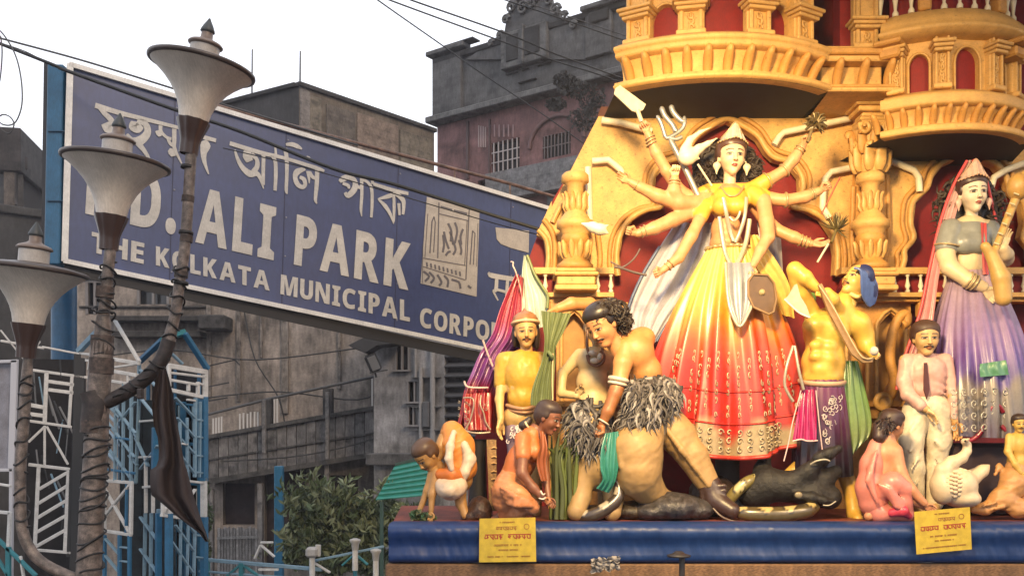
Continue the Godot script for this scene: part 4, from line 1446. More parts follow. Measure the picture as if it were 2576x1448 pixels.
	obj("balcony_slab", st, mat(0.083, 0.08, 0.077, 0.9, "plaster", 1.5), s)
	st = mb()
	tube(st, [at(500, 1048, bd), at(672, 1004, bd), at(985, 938, bd)], [0.035], 8)
	obj("hand_rail", st, mat(0.05, 0.05, 0.052, 0.6), s)
	for q in [[658, 683, 1003], [812, 836, 976], [494, 506, 1040]]:
		st = mb()
		wbox(st, wall(500, 1100, bd, 990, bd), q[0], q[2] + 75, q[1], q[2], 0.05, 0.2, 0.02)
		obj("rail_pier", st, mat(0.062, 0.059, 0.059, 0.9, "plaster", 1.0), s)
	for q in [[536, 1052, 1088], [543, 1050, 1087], [550, 1049, 1086], [557, 1047, 1085], [603, 1040, 1076], [612, 1038, 1074], [622, 1040, 1072], [630, 1036, 1071], [640, 1035, 1069], [648, 1036, 1068], [690, 1000, 1055], [697, 1000, 1054], [936, 948, 1008], [945, 946, 1006], [954, 944, 1005], [963, 942, 1003], [972, 941, 1001], [982, 939, 999]]:
		st = mb()
		bar(st, at(q[0], q[1], bd), at(q[0], q[2] + 14, bd), 0.04, 0.03)
		obj("baluster", st, mat(0.42, 0.40, 0.38, 0.7), s)
	for q in [[664, 1005, 1140], [823, 985, 1155]]:
		st = mb()
		bar(st, at(q[0], q[1], bd - 0.3), at(q[0], q[2], bd - 0.3), 0.09, 0.09, 0.01)
		obj("downpipe", st, mat(0.19, 0.18, 0.175, 0.7, "plaster", 1.0), s)
	for q in [[655, 1215, 13], [823, 1160, 12], [533, 1230, 8]]:
		st = mb()
		var a := at(q[0], q[1], bd + 0.2)
		bar(st, a, Vector3(a.x, 0, a.z), q[2] * bd / F, 0.16, 0.01)
		obj("column", st, mat(0.231, 0.22, 0.217, 0.85, "plaster", 1.2), s)
	for q in [[200, 905, 420, 880, 640, 905, 940, 870], [520, 1000, 700, 985, 900, 1005, 985, 960], [610, 760, 640, 900, 700, 1000, 720, 1090], [560, 1160, 720, 1150, 850, 1128, 985, 1090]]:
		st = mb()
		tube(st, spline(pts_at(q, 23.0 if q[1] < 1100 else 22.6), 5), [0.018], 5)
		obj("wall_cable", st, mat(0.02, 0.02, 0.02, 0.7), s)
	# --- blue steel post in front of it
	st = mb()
	var bp := wall(680, 1100, 20.0, 720, 20.0)
	wbox(st, bp, 690, 1900, 711, 1172, 0.05, 0.12, 0.015)
	var post := obj("steel_post", st, mat(0.02, 0.17, 0.30, 0.45, "paint", 0.8))
	tag(post, "bright blue square steel post left of the bush", "post")
	# --- board fence of white planks
	s = thing("plank_fence", "fence of worn white planks under the balcony", "fence", at(595, 1396, 21) * Vector3(1, 0, 1))
	for k in 13:
		st = mb()
		var u := 546.0 + k * 7.8
		slab(st, [u, 1328 + 3 * sin(k * 2.3), u + 6.6, 1327 + 3 * sin(k * 1.7), u + 6.6, 1640, u, 1640], 21.0 + 0.02 * (k % 3), 0.04)
		obj("plank", st, [mat(0.36, 0.34, 0.33, 0.8, "wood", 0.6), mat(0.28, 0.265, 0.26, 0.8, "wood", 0.5)][k % 2], s)
	st = mb()
	slab(st, [545, 1350, 648, 1348, 648, 1354, 545, 1356], 20.93, 0.04)
	obj("rail", st, mat(0.3, 0.29, 0.28, 0.8, "wood", 0.6), s)

	# --- grey house with pipes right of the balcony
	w = wall(940, 1100, 21.5, 1300, 20.6)
	s = thing("grey_house", "pale grey house with drainpipes and slatted shutters left of the stage", "building", w.origin)
	e = hit(w, 1300, 700).x
	top = hit(w, 1000, 700).y
	holes = [hole(w, 993, 930, 1030, 862), hole(w, 1024, 1010, 1062, 955), hole(w, 1025, 1068, 1055, 1018), hole(w, 1118, 1110, 1200, 880)]
	st = mb()
	pierced(st, w, 0, 0, e, top, holes, 0.3)
	obj("wall", st, mat(0.349, 0.338, 0.338, 0.9, "plaster", 4.0, {"bump": 1.0}), s)
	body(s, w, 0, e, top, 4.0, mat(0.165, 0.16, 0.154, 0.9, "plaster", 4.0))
	for q in [[993, 930, 1030, 862], [1024, 1010, 1062, 955], [1025, 1068, 1055, 1018]]:
		st = mb()
		for b in [[q[0], q[1], q[0] + 4, q[3]], [q[2] - 4, q[1], q[2], q[3]], [q[0] + 4, q[3] + 5, q[2] - 4, q[3]], [(q[0] + q[2]) / 2 - 2, q[1], (q[0] + q[2]) / 2 + 2, q[3] + 5]]:
			wbox(st, w, b[0], b[1], b[2], b[3], 0.02, 0.06)
		wbox(st, w, q[0] - 4, q[1] + 5, q[2] + 4, q[1], 0.12, 0.02)
		var win := obj("window", st, mat(0.19, 0.18, 0.18, 0.7), s)
		pane(win, w, q[0], q[1], q[2], q[3], 0.18, glass)
	for k in 9:
		st = mb()
		var v := 892.0 + k * 25
		X = w
		var a := hit(w, 1118, v)
		var b := hit(w, 1200, v - 6)
		box(st, Vector3((a.x + b.x) / 2, a.y, -0.08), Vector3(b.x - a.x, 0.03, 0.2), 0.0, Basis(Vector3.RIGHT, 0.5))
		X = Transform3D()
		obj("shutter_slat", st, mat(0.06, 0.062, 0.07, 0.7), s)
	st = mb()
	wbox(st, w, 1118, 1110, 1200, 880, -0.24, 0.27)
	obj("shutter_back", st, mat(0.12, 0.125, 0.14, 0.8, "plaster", 1.0), s)
	for q in [[1092, 870, 1160, 0.06], [1063, 925, 1175, 0.05], [1049, 870, 950, 0.03]]:
		st = mb()
		var a := hit(w, q[0], q[1])
		var b := hit(w, q[0], q[2])
		X = w
		tube(st, [Vector3(a.x, a.y, 0.1), Vector3(a.x, b.y, 0.1)], [q[3]], 8)
		X = Transform3D()
		obj("drainpipe", st, mat(0.30, 0.29, 0.285, 0.6, "paint", 0.6), s)
	for v in [948, 1022, 1080]:
		st = mb()
		wbox(st, w, 1040, v + 3, 1110, v, 0.13, 0.02)
		obj("pipe_run", st, mat(0.09, 0.09, 0.09, 0.7), s)
	st = mb()
	wbox(st, w, 1070, 1075, 1086, 1010, 0.2, 0.02, 0.02)
	obj("meter_box", st, mat(0.10, 0.10, 0.105, 0.6, "paint", 0.5), s)
	st = mb()
	slab(st, [875, 868, 920, 846, 960, 838, 1000, 852, 1000, 862, 948, 868, 918, 886], 20.6, 0.7)
	obj("canopy", st, mat(0.03, 0.03, 0.032, 0.8), s)
	st = mb()
	wbox(st, w, 942, 1168, 1190, 1140, 0.5, 0.02, 0.02)
	obj("plinth_ledge", st, mat(0.141, 0.135, 0.135, 0.9, "plaster", 1.5), s)
	# the floodlight on the balcony end
	s = thing("floodlight", "square black floodlight tilted on the end of the balcony rail", "floodlight", at(940, 945, 20.8))
	st = mb()
	var ft := Basis(Vector3(0, 0, 1), 0.38) * Basis(Vector3.RIGHT, 0.3)
	box(st, at(938, 912, 20.8), Vector3(0.26, 0.40, 0.16), 0.03, ft)
	obj("housing", st, mat(0.02, 0.02, 0.022, 0.5), s)
	st = mb()
	box(st, at(938, 912, 20.8) + ft * Vector3(0.02, 0, 0.085), Vector3(0.18, 0.32, 0.02), 0.005, ft)
	obj("glass", st, mat(0.16, 0.16, 0.16, 0.15), s)
	st = mb()
	bar(st, at(940, 925, 20.8), at(946, 948, 20.9), 0.04, 0.04)
	bar(st, at(930, 938, 20.8), at(975, 930, 20.8), 0.03, 0.03)
	obj("bracket", st, mat(0.03, 0.03, 0.03, 0.6), s)

	# --- green corrugated awning
	s = thing("awning", "green corrugated sheet awning right of the bush", "awning", at(1000, 1250, 17.0))
	st = mb()
	var rows := []
	for k in 57:
		var f := k / 56.0
		var row := PackedVector3Array()
		for j in 2:
			var u := lerpf(lerpf(992, 944, f), lerpf(1085, 1075, f), j)
			var v := lerpf(lerpf(1172, 1258, f), lerpf(1150, 1246, f), j)
			row.append(at(u, v, 17.4 - 0.9 * f + 0.035 * sin(f * TAU * 7.0)))
		rows.append(row)
	grid(st, rows)
	obj("corrugated_sheet", st, mat(0.02, 0.26, 0.20, 0.4, "paint", 0.6), s)
	st = mb()
	bar(st, at(994, 1168, 17.5), at(1085, 1146, 17.5), 0.05, 0.05)
	bar(st, at(960, 1262, 16.6), Vector3(at(960, 1262, 16.6).x, 0, -16.6), 0.06, 0.06)
	obj("support", st, mat(0.03, 0.08, 0.07, 0.6), s)

	# --- pink house with grey stucco pediment
	w = wall(1100, 305, 36.0, 1640, 30.6)
	s = thing("pink_house", "old pink house with grey stucco pediment and barred windows at the top centre", "building", w.origin)
	e = hit(w, 1640, 300).x
	var g := func(px: float) -> float: return 1131.2 + px * 0.4687
	var h := func(py: float) -> float: return py * 0.4687
	var sill := hit(w, 1131, 305).y
	holes = [hole(w, g.call(225), h.call(930), g.call(375), h.call(735)), hole(w, g.call(500), h.call(855), g.call(650), h.call(700)), hole(w, g.call(150), h.call(1010), g.call(220), h.call(955)), hole(w, g.call(345), h.call(1060), g.call(520), h.call(945))]
	st = mb()
	pierced(st, w, 0, 0, e, sill, holes, 0.3)
	obj("pink_wall", st, mat(0.30, 0.155, 0.15, 0.9, "plaster", 4.5, {"bump": 1.0}), s)
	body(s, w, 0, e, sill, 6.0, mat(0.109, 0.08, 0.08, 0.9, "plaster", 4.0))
	for q in holes:
		st = mb()
		lbox(st, w, q.position.x, q.position.y, q.end.x, q.end.y, -0.25, 0.28)
		var pw := obj("window_recess", st, darkin, s)
	bars_in(s, w, holes[0], 6, 2, mat(0.36, 0.33, 0.33, 0.6))
	bars_in(s, w, holes[1], 8, 1, mat(0.12, 0.10, 0.10, 0.6))
	for k in 9:
		st = mb()
		var hr: Rect2 = holes[3]
		lbox(st, w, hr.position.x + hr.size.x * k / 9.0 + 0.02, hr.position.y, hr.position.x + hr.size.x * (k + 1) / 9.0 - 0.02, hr.end.y - 0.1, -0.1, 0.14)
		obj("shutter_board", st, mat(0.16, 0.045, 0.045, 0.8, "wood", 0.6), s)
	for k in 4:
		st = mb()
		wbox(st, w, g.call(155 + k * 12), h.call(790), g.call(160 + k * 12), h.call(672 + 3 * k), 0.03, 0.02)
		obj("vent_slat", st, mat(0.36, 0.28, 0.27, 0.8), s)
	for k in 6:
		st = mb()
		wbox(st, w, g.call(215 + k * 25), h.call(735), g.call(221 + k * 25), h.call(668), 0.035, 0.02)
		obj("vent_slat", st, mat(0.30, 0.2, 0.2, 0.8), s)
	st = mb()
	var ap := []
	for k in 13:
		var a := PI - PI * k / 12.0
		var c := hit(w, g.call(575), h.call(770))
		ap.append(w * Vector3(c.x + cos(a) * 1.12, c.y + sin(a) * 0.95, 0.05))
	tube(st, ap, [0.07], 6)
	obj("arch_moulding", st, mat(0.14, 0.08, 0.08, 0.8), s)
	for q in [[95, 650, 105, 960], [215, 640, 221, 930]]:
		st = mb()
		wbox(st, w, g.call(q[0]), h.call(q[3]), g.call(q[2]), h.call(q[1]), 0.08, 0.0)
		obj("drainpipe", st, mat(0.08, 0.05, 0.05, 0.7), s)
	st = mb()
	wbox(st, w, g.call(220), h.call(945), g.call(1100), h.call(935), 0.35, 0.02, 0.02)
	obj("sill_ledge", st, mat(0.332, 0.321, 0.321, 0.9, "plaster", 1.5), s)
	st = mb()
	wbox(st, w, g.call(525), h.call(1100), g.call(1100), h.call(947), 0.03, 0.02)
	obj("grey_panel", st, mat(0.274, 0.286, 0.297, 0.9, "plaster", 2.0), s)
	# grey stucco storey
	var grey := mat(0.135, 0.135, 0.138, 0.9, "plaster", 3.5, {"bump": 1.5})
	var mid := mat(0.176, 0.176, 0.176, 0.9, "plaster", 2.0)
	var drk := mat(0.046, 0.046, 0.048, 0.9, "plaster", 1.5)
	var ptop := hit(w, 1131, 160).y
	st = mb()
	lbox(st, w, 0.0, sill + 0.02, e, ptop, 0.12, 0.3)
	obj("stucco_wall", st, grey, s)
	st = mb()
	lbox(st, w, -0.15, sill - 0.06, e + 0.1, sill + 0.16, 0.55, 0.3, 0.03)
	obj("cornice", st, mid, s)
	st = mb()
	lbox(st, w, 0.0, ptop, e, ptop + 0.22, 0.3, 0.3, 0.03)
	obj("cornice", st, drk, s)
	var bx := func(called: String, a: Array, out: float, m: Material) -> void:
		var q := mb()
		wbox(q, w, g.call(a[0]), h.call(a[1]), g.call(a[2]), h.call(a[3]), out, 0.05, 0.03)
		obj(called, q, m, s)
	bx.call("corner_pier", [-68, 640, 85, 285], 0.3, grey)
	bx.call("pier_cap", [-90, 300, 110, 262], 0.45, mid)
	bx.call("pier_top", [5, 262, 160, 222], 0.4, drk)
	bx.call("pier", [750, 330, 890, 40], 0.3, grey)
	bx.call("pier_cap", [735, 60, 960, 18], 0.45, mid)
	bx.call("pier_panel", [775, 150, 880, 62], 0.4, drk)
	bx.call("pediment_box", [310, 395, 555, 130], 0.42, mid)
	bx.call("frame_panel", [340, 355, 405, 195], 0.46, drk)
	bx.call("frame_panel", [440, 320, 520, 150], 0.46, drk)
	bx.call("panel_bar", [425, 360, 437, 150], 0.5, mid)
	for q in [[320, 408, 380, 396], [400, 385, 440, 375], [485, 365, 560, 340], [385, 450, 480, 432], [600, 445, 660, 420], [610, 408, 640, 380], [760, 200, 890, 190]]:
		bx.call("stucco_moulding", [q[0], q[1], q[2], q[3]], 0.24, drk)
	# scrolled pediment outline
	var ped := PackedVector2Array()
	var pl3 := PackedVector3Array()
	for q in [[110, 330], [165, 292], [210, 270], [250, 232], [285, 200], [315, 190], [325, 130], [300, 115], [320, 92], [350, 70], [342, 20], [365, -10], [380, -60], [540, -60], [552, 10], [600, 60], [590, 90], [640, 110], [700, 135], [750, 155], [750, 330]]:
		var p2 := hit(w, g.call(q[0]), h.call(q[1]))
		ped.append(p2)
		pl3.append(w * Vector3(p2.x, p2.y, 0.25))
	st = mb()
	prism(st, pl3, -w.basis.z * 0.35, ped)
	obj("pediment", st, grey, s)
	for q in [[360, 55, 0.22], [330, 120, 0.16], [375, 20, 0.2], [595, 70, 0.22], [640, 100, 0.15], [300, 205, 0.16], [560, 20, 0.18], [420, 60, 0.25], [470, 30, 0.22], [690, 150, 0.14], [250, 245, 0.12]]:
		st = mb()
		var c := hit(w, g.call(q[0]), h.call(q[1]))
		var pp := []
		for k in 16:
			var a := k * 0.62
			pp.append(w * Vector3(c.x + cos(a) * q[2] * (1.0 - k / 20.0), c.y + sin(a) * q[2] * (1.0 - k / 20.0), 0.33))
		tube(st, pp, [0.07, 0.06, 0.05], 6)
		obj("scroll_ornament", st, mid, s)
	# tangle of wires and weeds on the pink house
	leafy("wall_weed", "dark weeds sprouting from the grey cornice of the pink house", "weeds", [[1440, 222, 45, 26], [1490, 250, 40, 40], [1470, 300, 45, 30], [1420, 200, 30, 16], [1398, 262, 26, 18]], 30.6, 1300, 0.16, [mat(0.018, 0.019, 0.02, 0.8), mat(0.03, 0.03, 0.03, 0.8)], 0.5)

func leafy(called: String, label: String, cat: String, lumps: Array, d: float, n: int, size: float, ms: Array, deep := 0.8, twig := true) -> void:
	var c0 := at(lumps[0][0], lumps[0][1], d)
	var s := thing(called, label, cat, Vector3(c0.x, 0 if deep > 0.7 else c0.y, c0.z))
	for mi in ms.size():
		var st := mb()
		for i in n / ms.size():
			var q: Array = lumps[rng.randi() % lumps.size()]
			var dir := Vector3(rng.randfn(), rng.randfn(), rng.randfn()).normalized() * pow(rng.randf(), 0.36)
			var c := at(q[0] + dir.x * q[2], q[1] - dir.y * q[3], d - dir.z * deep * q[2] * d / F)
			var b := Basis.from_euler(Vector3(rng.randf_range(-1.2, 1.2), rng.randf() * TAU, rng.randf_range(-1.0, 1.0)))
			var l := size * rng.randf_range(0.6, 1.25)
			var wd := l * 0.3
			var p0 := c - b.y * l * 0.5
			var p1 := c + b.y * l * 0.5
			var ml := c + b.x * wd + b.z * wd * 0.35
			var mr := c - b.x * wd + b.z * wd * 0.35
			tri(st, p0, ml, p1)
			tri(st, p0, p1, mr)
		tag(obj("leaves", st, ms[mi], s), "", "", "", "stuff")
	if twig and n > 2000:
		# arching sprigs that break the outline
		for mi in 2:
			var st := mb()
			for k in 70:
				var q: Array = lumps[rng.randi() % lumps.size()]
				var an := rng.randf_range(0.1, PI - 0.1)
				var a := at(q[0] + cos(an) * q[2] * 0.6, q[1] - sin(an) * q[3] * 0.6, d - rng.randf_range(0.0, 0.5))
				var g := Vector3(cos(an) * 0.8 + rng.randf_range(-0.3, 0.3), sin(an), rng.randf_range(0.0, 0.6)).normalized()
				var l := rng.randf_range(0.3, 0.62)
				for j in 9:
					var f := j / 8.0
					var c := a + g * l * f + Vector3(0, -l * 0.35 * f * f, 0)
					var lb := Basis.from_euler(Vector3(rng.randf_range(-0.9, 0.9), rng.randf() * TAU, rng.randf_range(-1.2, 1.2)))
					var ll := size * rng.randf_range(0.9, 1.6)
					var m := c + lb.y * ll * 0.5 + lb.z * ll * 0.1
					tri(st, c, m + lb.x * ll * 0.16, c + lb.y * ll)
					tri(st, c, c + lb.y * ll, m - lb.x * ll * 0.16)
			tag(obj("sprigs", st, ms[mi * 2], s), "", "", "", "stuff")
	if twig:
		var st := mb()
		for q in lumps:
			for k in 5:
				var a := at(q[0] + rng.randf_range(-0.2, 0.2) * q[2], q[1] + q[3] * 1.0, d)
				var b := at(q[0] + rng.randf_range(-0.8, 0.8) * q[2], q[1] + rng.randf_range(-0.9, 0.2) * q[3], d - rng.randf_range(-0.5, 0.5) * deep * q[2] * d / F)
				tube(st, spline([a, (a + b) * 0.5 + Vector3(rng.randf_range(-0.1, 0.1), 0.05, rng.randf_range(-0.1, 0.1)), b], 3), [0.02, 0.015, 0.01, 0.006], 5)
		obj("stems", st, mat(0.07, 0.05, 0.035, 0.85), s)

func wire(label: String, uv: Array, d: float, r: float, m: Material, d2 := -1.0) -> void:
	var p := []
	var n := uv.size() / 2
	for i in n:
		p.append(at(uv[i * 2], uv[i * 2 + 1], lerpf(d, d2 if d2 > 0 else d, float(i) / (n - 1))))
	var st := mb()
	tube(st, spline(p, 6), [r], 6)
	tag(obj("power_cable", st, m), label, "cable", "overhead cables")

func build_street() -> void:
	build_sign()
	build_lamp_post()
	build_gates()
	build_buildings()
	var g1 := mat(0.085, 0.12, 0.05, 0.6)
	var g2 := mat(0.05, 0.075, 0.032, 0.65)
	var g3 := mat(0.20, 0.23, 0.12, 0.5)
	leafy("bush", "dense dark green bush in front of the balcony building", "bush", [[775, 1262, 46, 40], [835, 1272, 50, 38], [900, 1290, 52, 40], [765, 1330, 46, 50], [840, 1340, 62, 50], [915, 1350, 56, 46], [968, 1285, 40, 34], [990, 1330, 40, 44], [752, 1392, 40, 40], [830, 1410, 70, 40], [930, 1410, 60, 40]], 17.6, 6500, 0.15, [g1, g2, g3, g2], 0.9)
	leafy("bush", "small pale green shrub under the green corrugated awning", "bush", [[1010, 1285, 26, 22], [1035, 1300, 26, 18]], 15.0, 900, 0.08, [g3, g1], 0.9)
	leafy("creeper", "thin creeper between the lattice tower and the plank fence", "plant", [[512, 1225, 16, 30], [520, 1300, 18, 40], [515, 1380, 18, 30]], 18.0, 700, 0.09, [g2, g1], 0.6)
	var bl := mat(0.012, 0.012, 0.013, 0.6)
	var gr := mat(0.05, 0.05, 0.053, 0.6)
	wire("thick black cable sagging across the front of the blue sign", [-60, 84, 0, 110, 136, 164, 173, 180, 440, 276, 603, 330, 838, 424, 1001, 466, 1282, 554, 1480, 610, 1700, 660], 11.0, 0.021, bl)
	wire("thin black cable just below the thick one on the sign", [560, 372, 760, 420, 1001, 490, 1282, 572, 1450, 610], 11.2, 0.007, bl)
	wire("dark cable from the left edge down to the top lamp", [-60, 80, 0, 96, 200, 150, 408, 214, 560, 262, 900, 365], 11.6, 0.013, gr)
	wire("thin pale cable beneath the pair at the upper left", [-40, 96, 60, 128, 134, 168], 11.4, 0.006, gr)
	wire("lowest sky cable, running down across the grey pediment wall", [900, -40, 950, 0, 1124, 122, 1192, 171, 1361, 284, 1470, 362], 18.0, 0.014, bl, 26.0)
	wire("upper of two parallel cables above the grey pier", [985, -20, 1034, 0, 1282, 87, 1394, 134, 1553, 192, 1640, 225], 17.0, 0.016, bl, 20.0)
	wire("lower of two parallel cables above the grey pier", [930, -22, 980, 0, 1255, 101, 1394, 152, 1506, 187, 1640, 235], 17.5, 0.016, bl, 20.5)
	wire("cable crossing the top of the scrolled pediment", [1220, -20, 1272, 0, 1384, 37, 1590, 108, 1680, 140], 17.0, 0.013, bl, 20.0)
	wire("cable from the pediment top to the right pier", [1260, -18, 1307, 0, 1450, 48, 1600, 98, 1680, 124], 17.3, 0.010, gr, 20.0)
	wire("short cable at the very top beside the facade", [1520, -22, 1572, 0, 1642, 24, 1720, 50], 17.0, 0.014, bl)
	wire("small loose cable end near the top of the facade", [1580, 20, 1600, 34, 1612, 30, 1618, 46, 1600, 50], 17.0, 0.03, bl)
	wire("looped loose wire hanging at the far left", [-20, 60, 10, 90, 38, 140, 52, 200, 54, 260, 42, 300, 26, 314, 4, 312, -6, 298, 6, 288, 24, 294, 34, 312, 24, 334, 8, 330, -10, 310], 10.5, 0.0075, gr)
	wire("straight loose wire hanging at the far left edge", [0, 90, 4, 130, 0, 190, -8, 230], 10.4, 0.0075, gr)

# ---------------------------------------------------------------- the stage and its temple front
const FLOOR_Y := 3.764
var cream: StandardMaterial3D
var cream2: StandardMaterial3D
var amber: StandardMaterial3D
var red: StandardMaterial3D
var gilt: StandardMaterial3D

func curve(uv: Array, d: float, per := 4) -> Array:
	return spline(pts_at(uv, d), per)

func mould(par: Node3D, uv: Array, d: float, r: float, m: Material, called := "moulding", per := 4) -> void:
	var st := mb()
	tube(st, curve(uv, d, per), [m_of(r, d)], 8)
	obj(called, st, m, par)

func mirror(uv: Array, c: float) -> Array:
	var o := []
	for i in range(uv.size() - 2, -1, -2):
		o.append(2.0 * c - uv[i])
		o.append(uv[i + 1])
	return o

func profile(vr: Array, d: float) -> Array:
	# (v, radius) pairs from the top down to (radius, height) from the bottom up
	var o := []
	for i in range(vr.size() - 2, -1, -2):
		o.append(Vector2(m_of(vr[i + 1], d), EYE + (1100.0 - vr[i]) * d / F))
	return o

func column(label: String, u: float, d: float, cut := false) -> void:
	var x := at(u, 0, d).x
	var s := thing("ornate_column", label, "column", Vector3(x, FLOOR_Y + 1.3, -d), "ornate columns of the temple front")
	var t := Transform3D(Basis(), Vector3(x, 0, -d))
	var st := mb()
	lathe(st, profile([436, 28, 442, 34, 458, 35, 462, 28, 468, 21, 500, 20, 530, 22, 540, 30, 548, 36, 553, 38, 557, 46, 573, 47, 577, 40, 586, 36, 592, 33], d), t, 28)
	obj("shaft", st, cream, s)
	st = mb()
	lathe(st, profile([592, 33, 600, 36, 612, 33, 618, 27, 640, 27, 655, 31, 662, 40, 668, 46, 678, 46, 680, 40], d), t, 28)
	obj("vase", st, cream2, s)
	st = mb()
	var c := Vector3(x, 0, -d)
	for q in [[680, 690, 52], [690, 700, 58], [700, 722, 50], [722, 736, 56]]:
		box(st, c + Vector3(0, (at(0, q[0], d).y + at(0, q[1], d).y) / 2, 0), Vector3(m_of(q[2] * 1.9, d), m_of(q[1] - q[0] - 0.6, d), m_of(q[2] * 1.7, d)), 0.012)
	obj("plinth", st, cream, s)
	# carved leaves round shaft, vase and capital
	st = mb()
	for k in 10:
		var a := TAU * k / 10
		var dir := Vector3(cos(a), 0, sin(a))
		var p := []
		for q in [[20, 532], [25, 520], [24, 505], [28, 492], [33, 486]]:
			p.append(c + dir * m_of(q[0], d) + Vector3(0, at(0, q[1], d).y, 0))
		tube(st, p, [0.03, 0.036, 0.03, 0.022, 0.012], 7, 0.5)
		p = []
		for q in [[28, 650], [34, 635], [36, 618], [41, 608]]:
			p.append(c + dir * m_of(q[0], d) + Vector3(0, at(0, q[1], d).y, 0))
		tube(st, p, [0.02, 0.03, 0.03, 0.014], 7, 0.6)
	obj("carved_leaves", st, gilt, s)
	if cut: return
	st = mb()
	lathe(st, profile(([380, 32, 420, 33, 436, 29] if cut else [330, 44, 345, 38, 380, 32, 420, 33, 436, 29]), d), t, 24)
	obj("capital", st, cream, s)
	for k in 8:
		var a := TAU * (k + 0.5) / 8
		var dir := Vector3(cos(a), 0, sin(a))
		for lv in (1 if cut else 2):
			st = mb()
			var p := []
			for q in ([[30, 434], [36, 412], [38, 392], [42, 376], [49, 370], [50, 378]] if lv == 0 else [[34, 392], [37, 372], [40, 352], [46, 340], [55, 338], [56, 348]]):
				p.append(c + dir.rotated(Vector3.UP, 0.39 * lv) * m_of(q[0], d) + Vector3(0, at(0, q[1], d).y, 0))
			tube(st, spline(p, 3), [0.04, 0.055, 0.066, 0.068, 0.068, 0.066, 0.064, 0.062, 0.058, 0.054, 0.05, 0.045, 0.04, 0.035, 0.03, 0.022], 7, 0.35)
			obj("acanthus_leaf", st, cream2 if lv else gilt, s)
	st = mb()
	for q in [[262, 276, 50], [276, 290, 42], [290, 302, 30], [302, 312, 36], [318, 332, 44]]:
		box(st, c + Vector3(0, (at(0, q[0], d).y + at(0, q[1], d).y) / 2, 0), Vector3(m_of(q[2] * 2, d), m_of(q[1] - q[0] - 0.6, d), m_of(q[2] * 1.8, d)), 0.012)
	box(st, c + Vector3(0, (at(0, 312, d).y + at(0, 318, d).y) / 2, 0), Vector3(m_of(64, d), m_of(6.5, d), m_of(60, d)))
	obj("abacus", st, cream, s)
	st = mb()
	for sg in [-1.0, 1.0]:
		var p := []
		for k in 14:
			var a := 0.5 * k
			var r := 17.0 - k
			p.append(c + Vector3(sg * m_of(26 + cos(a) * r * 0.8, d), at(0, 330 + sin(a) * r, d).y, m_of(40, d)))
		tube(st, p, [0.028, 0.026, 0.024], 7)
	obj("scroll", st, gilt, s)

func ring(par: Node3D, called: String, c: Vector3, prof: Array, half0: float, half1: float, m: Material, n := 30) -> void:
	var st := mb()
	lathe(st, prof, Transform3D(Basis(), c), n, PI / 2 - half0, PI / 2 + half1)
	obj(called, st, m, par)

func on_ring(c: Vector3, ang: float, r: float, y: float) -> Transform3D:
	# a place on a round wall: x along it, z outwards; ang is measured from the viewer's side, to the right
	var z := Vector3(sin(ang), 0, cos(ang))
	return Transform3D(Basis(Vector3.UP.cross(z), Vector3.UP, z), c + z * r + Vector3(0, y, 0))

func bracket(par: Node3D, t: Transform3D, h: float, lean: float, w: float) -> void:
	# a fat curled console that leans outwards at its top
	var st := mb()
	var p := []
	var r := []
	for k in 8:
		var f := k / 7.0
		p.append(t * Vector3(0, h * f, lean * (0.15 + 0.85 * f * f)))
		r.append(w * (0.5 + 0.22 * sin(f * PI)) * (1.0 if k < 7 else 0.75))
	p.append(t * Vector3(0, h * 1.05, lean * 0.92))
	r.append(w * 0.16)
	tube(st, p, r, 9)
	obj("bracket", st, cream2, par)

func pilaster(par: Node3D, t: Transform3D, w: float, h: float, cap_at: float) -> void:
	var st := mb()
	X = t
	box(st, Vector3(0, h / 2, 0), Vector3(w, h, 0.1), 0.01)
	box(st, Vector3(-w * 0.36, h / 2, 0.06), Vector3(w * 0.16, h, 0.05), 0.01)
	box(st, Vector3(w * 0.36, h / 2, 0.06), Vector3(w * 0.16, h, 0.05), 0.01)
	box(st, Vector3(0, 0.02, 0.05), Vector3(w * 1.12, 0.05, 0.12), 0.01)
	if cap_at > 0.0:
		for k in 3:
			box(st, Vector3(0, cap_at + 0.035 * k, 0.06), Vector3(w * (1.1 + 0.16 * k), 0.033, 0.14 + 0.04 * k), 0.008)
	X = Transform3D()
	var o := obj("pilaster", st, cream, par)
	st = mb()
	X = t
	var y := 0.07
	var top := (cap_at - 0.03) if cap_at > 0.0 else h
	var k := 0
	while y < top:
		var p := []
		for i in 9:
			var a := i * 0.7 + k * 1.3
			var sg := 1.0 if k % 2 == 0 else -1.0
			p.append(Vector3(sg * cos(a) * w * 0.12 * (1.0 - i / 12.0), y + sin(a) * w * 0.16 * (1.0 - i / 12.0), 0.058))
		tube(st, p, [0.013], 6)
		y += w * 0.24
		k += 1
	X = Transform3D()
	obj("carved_strip", st, gilt, o)

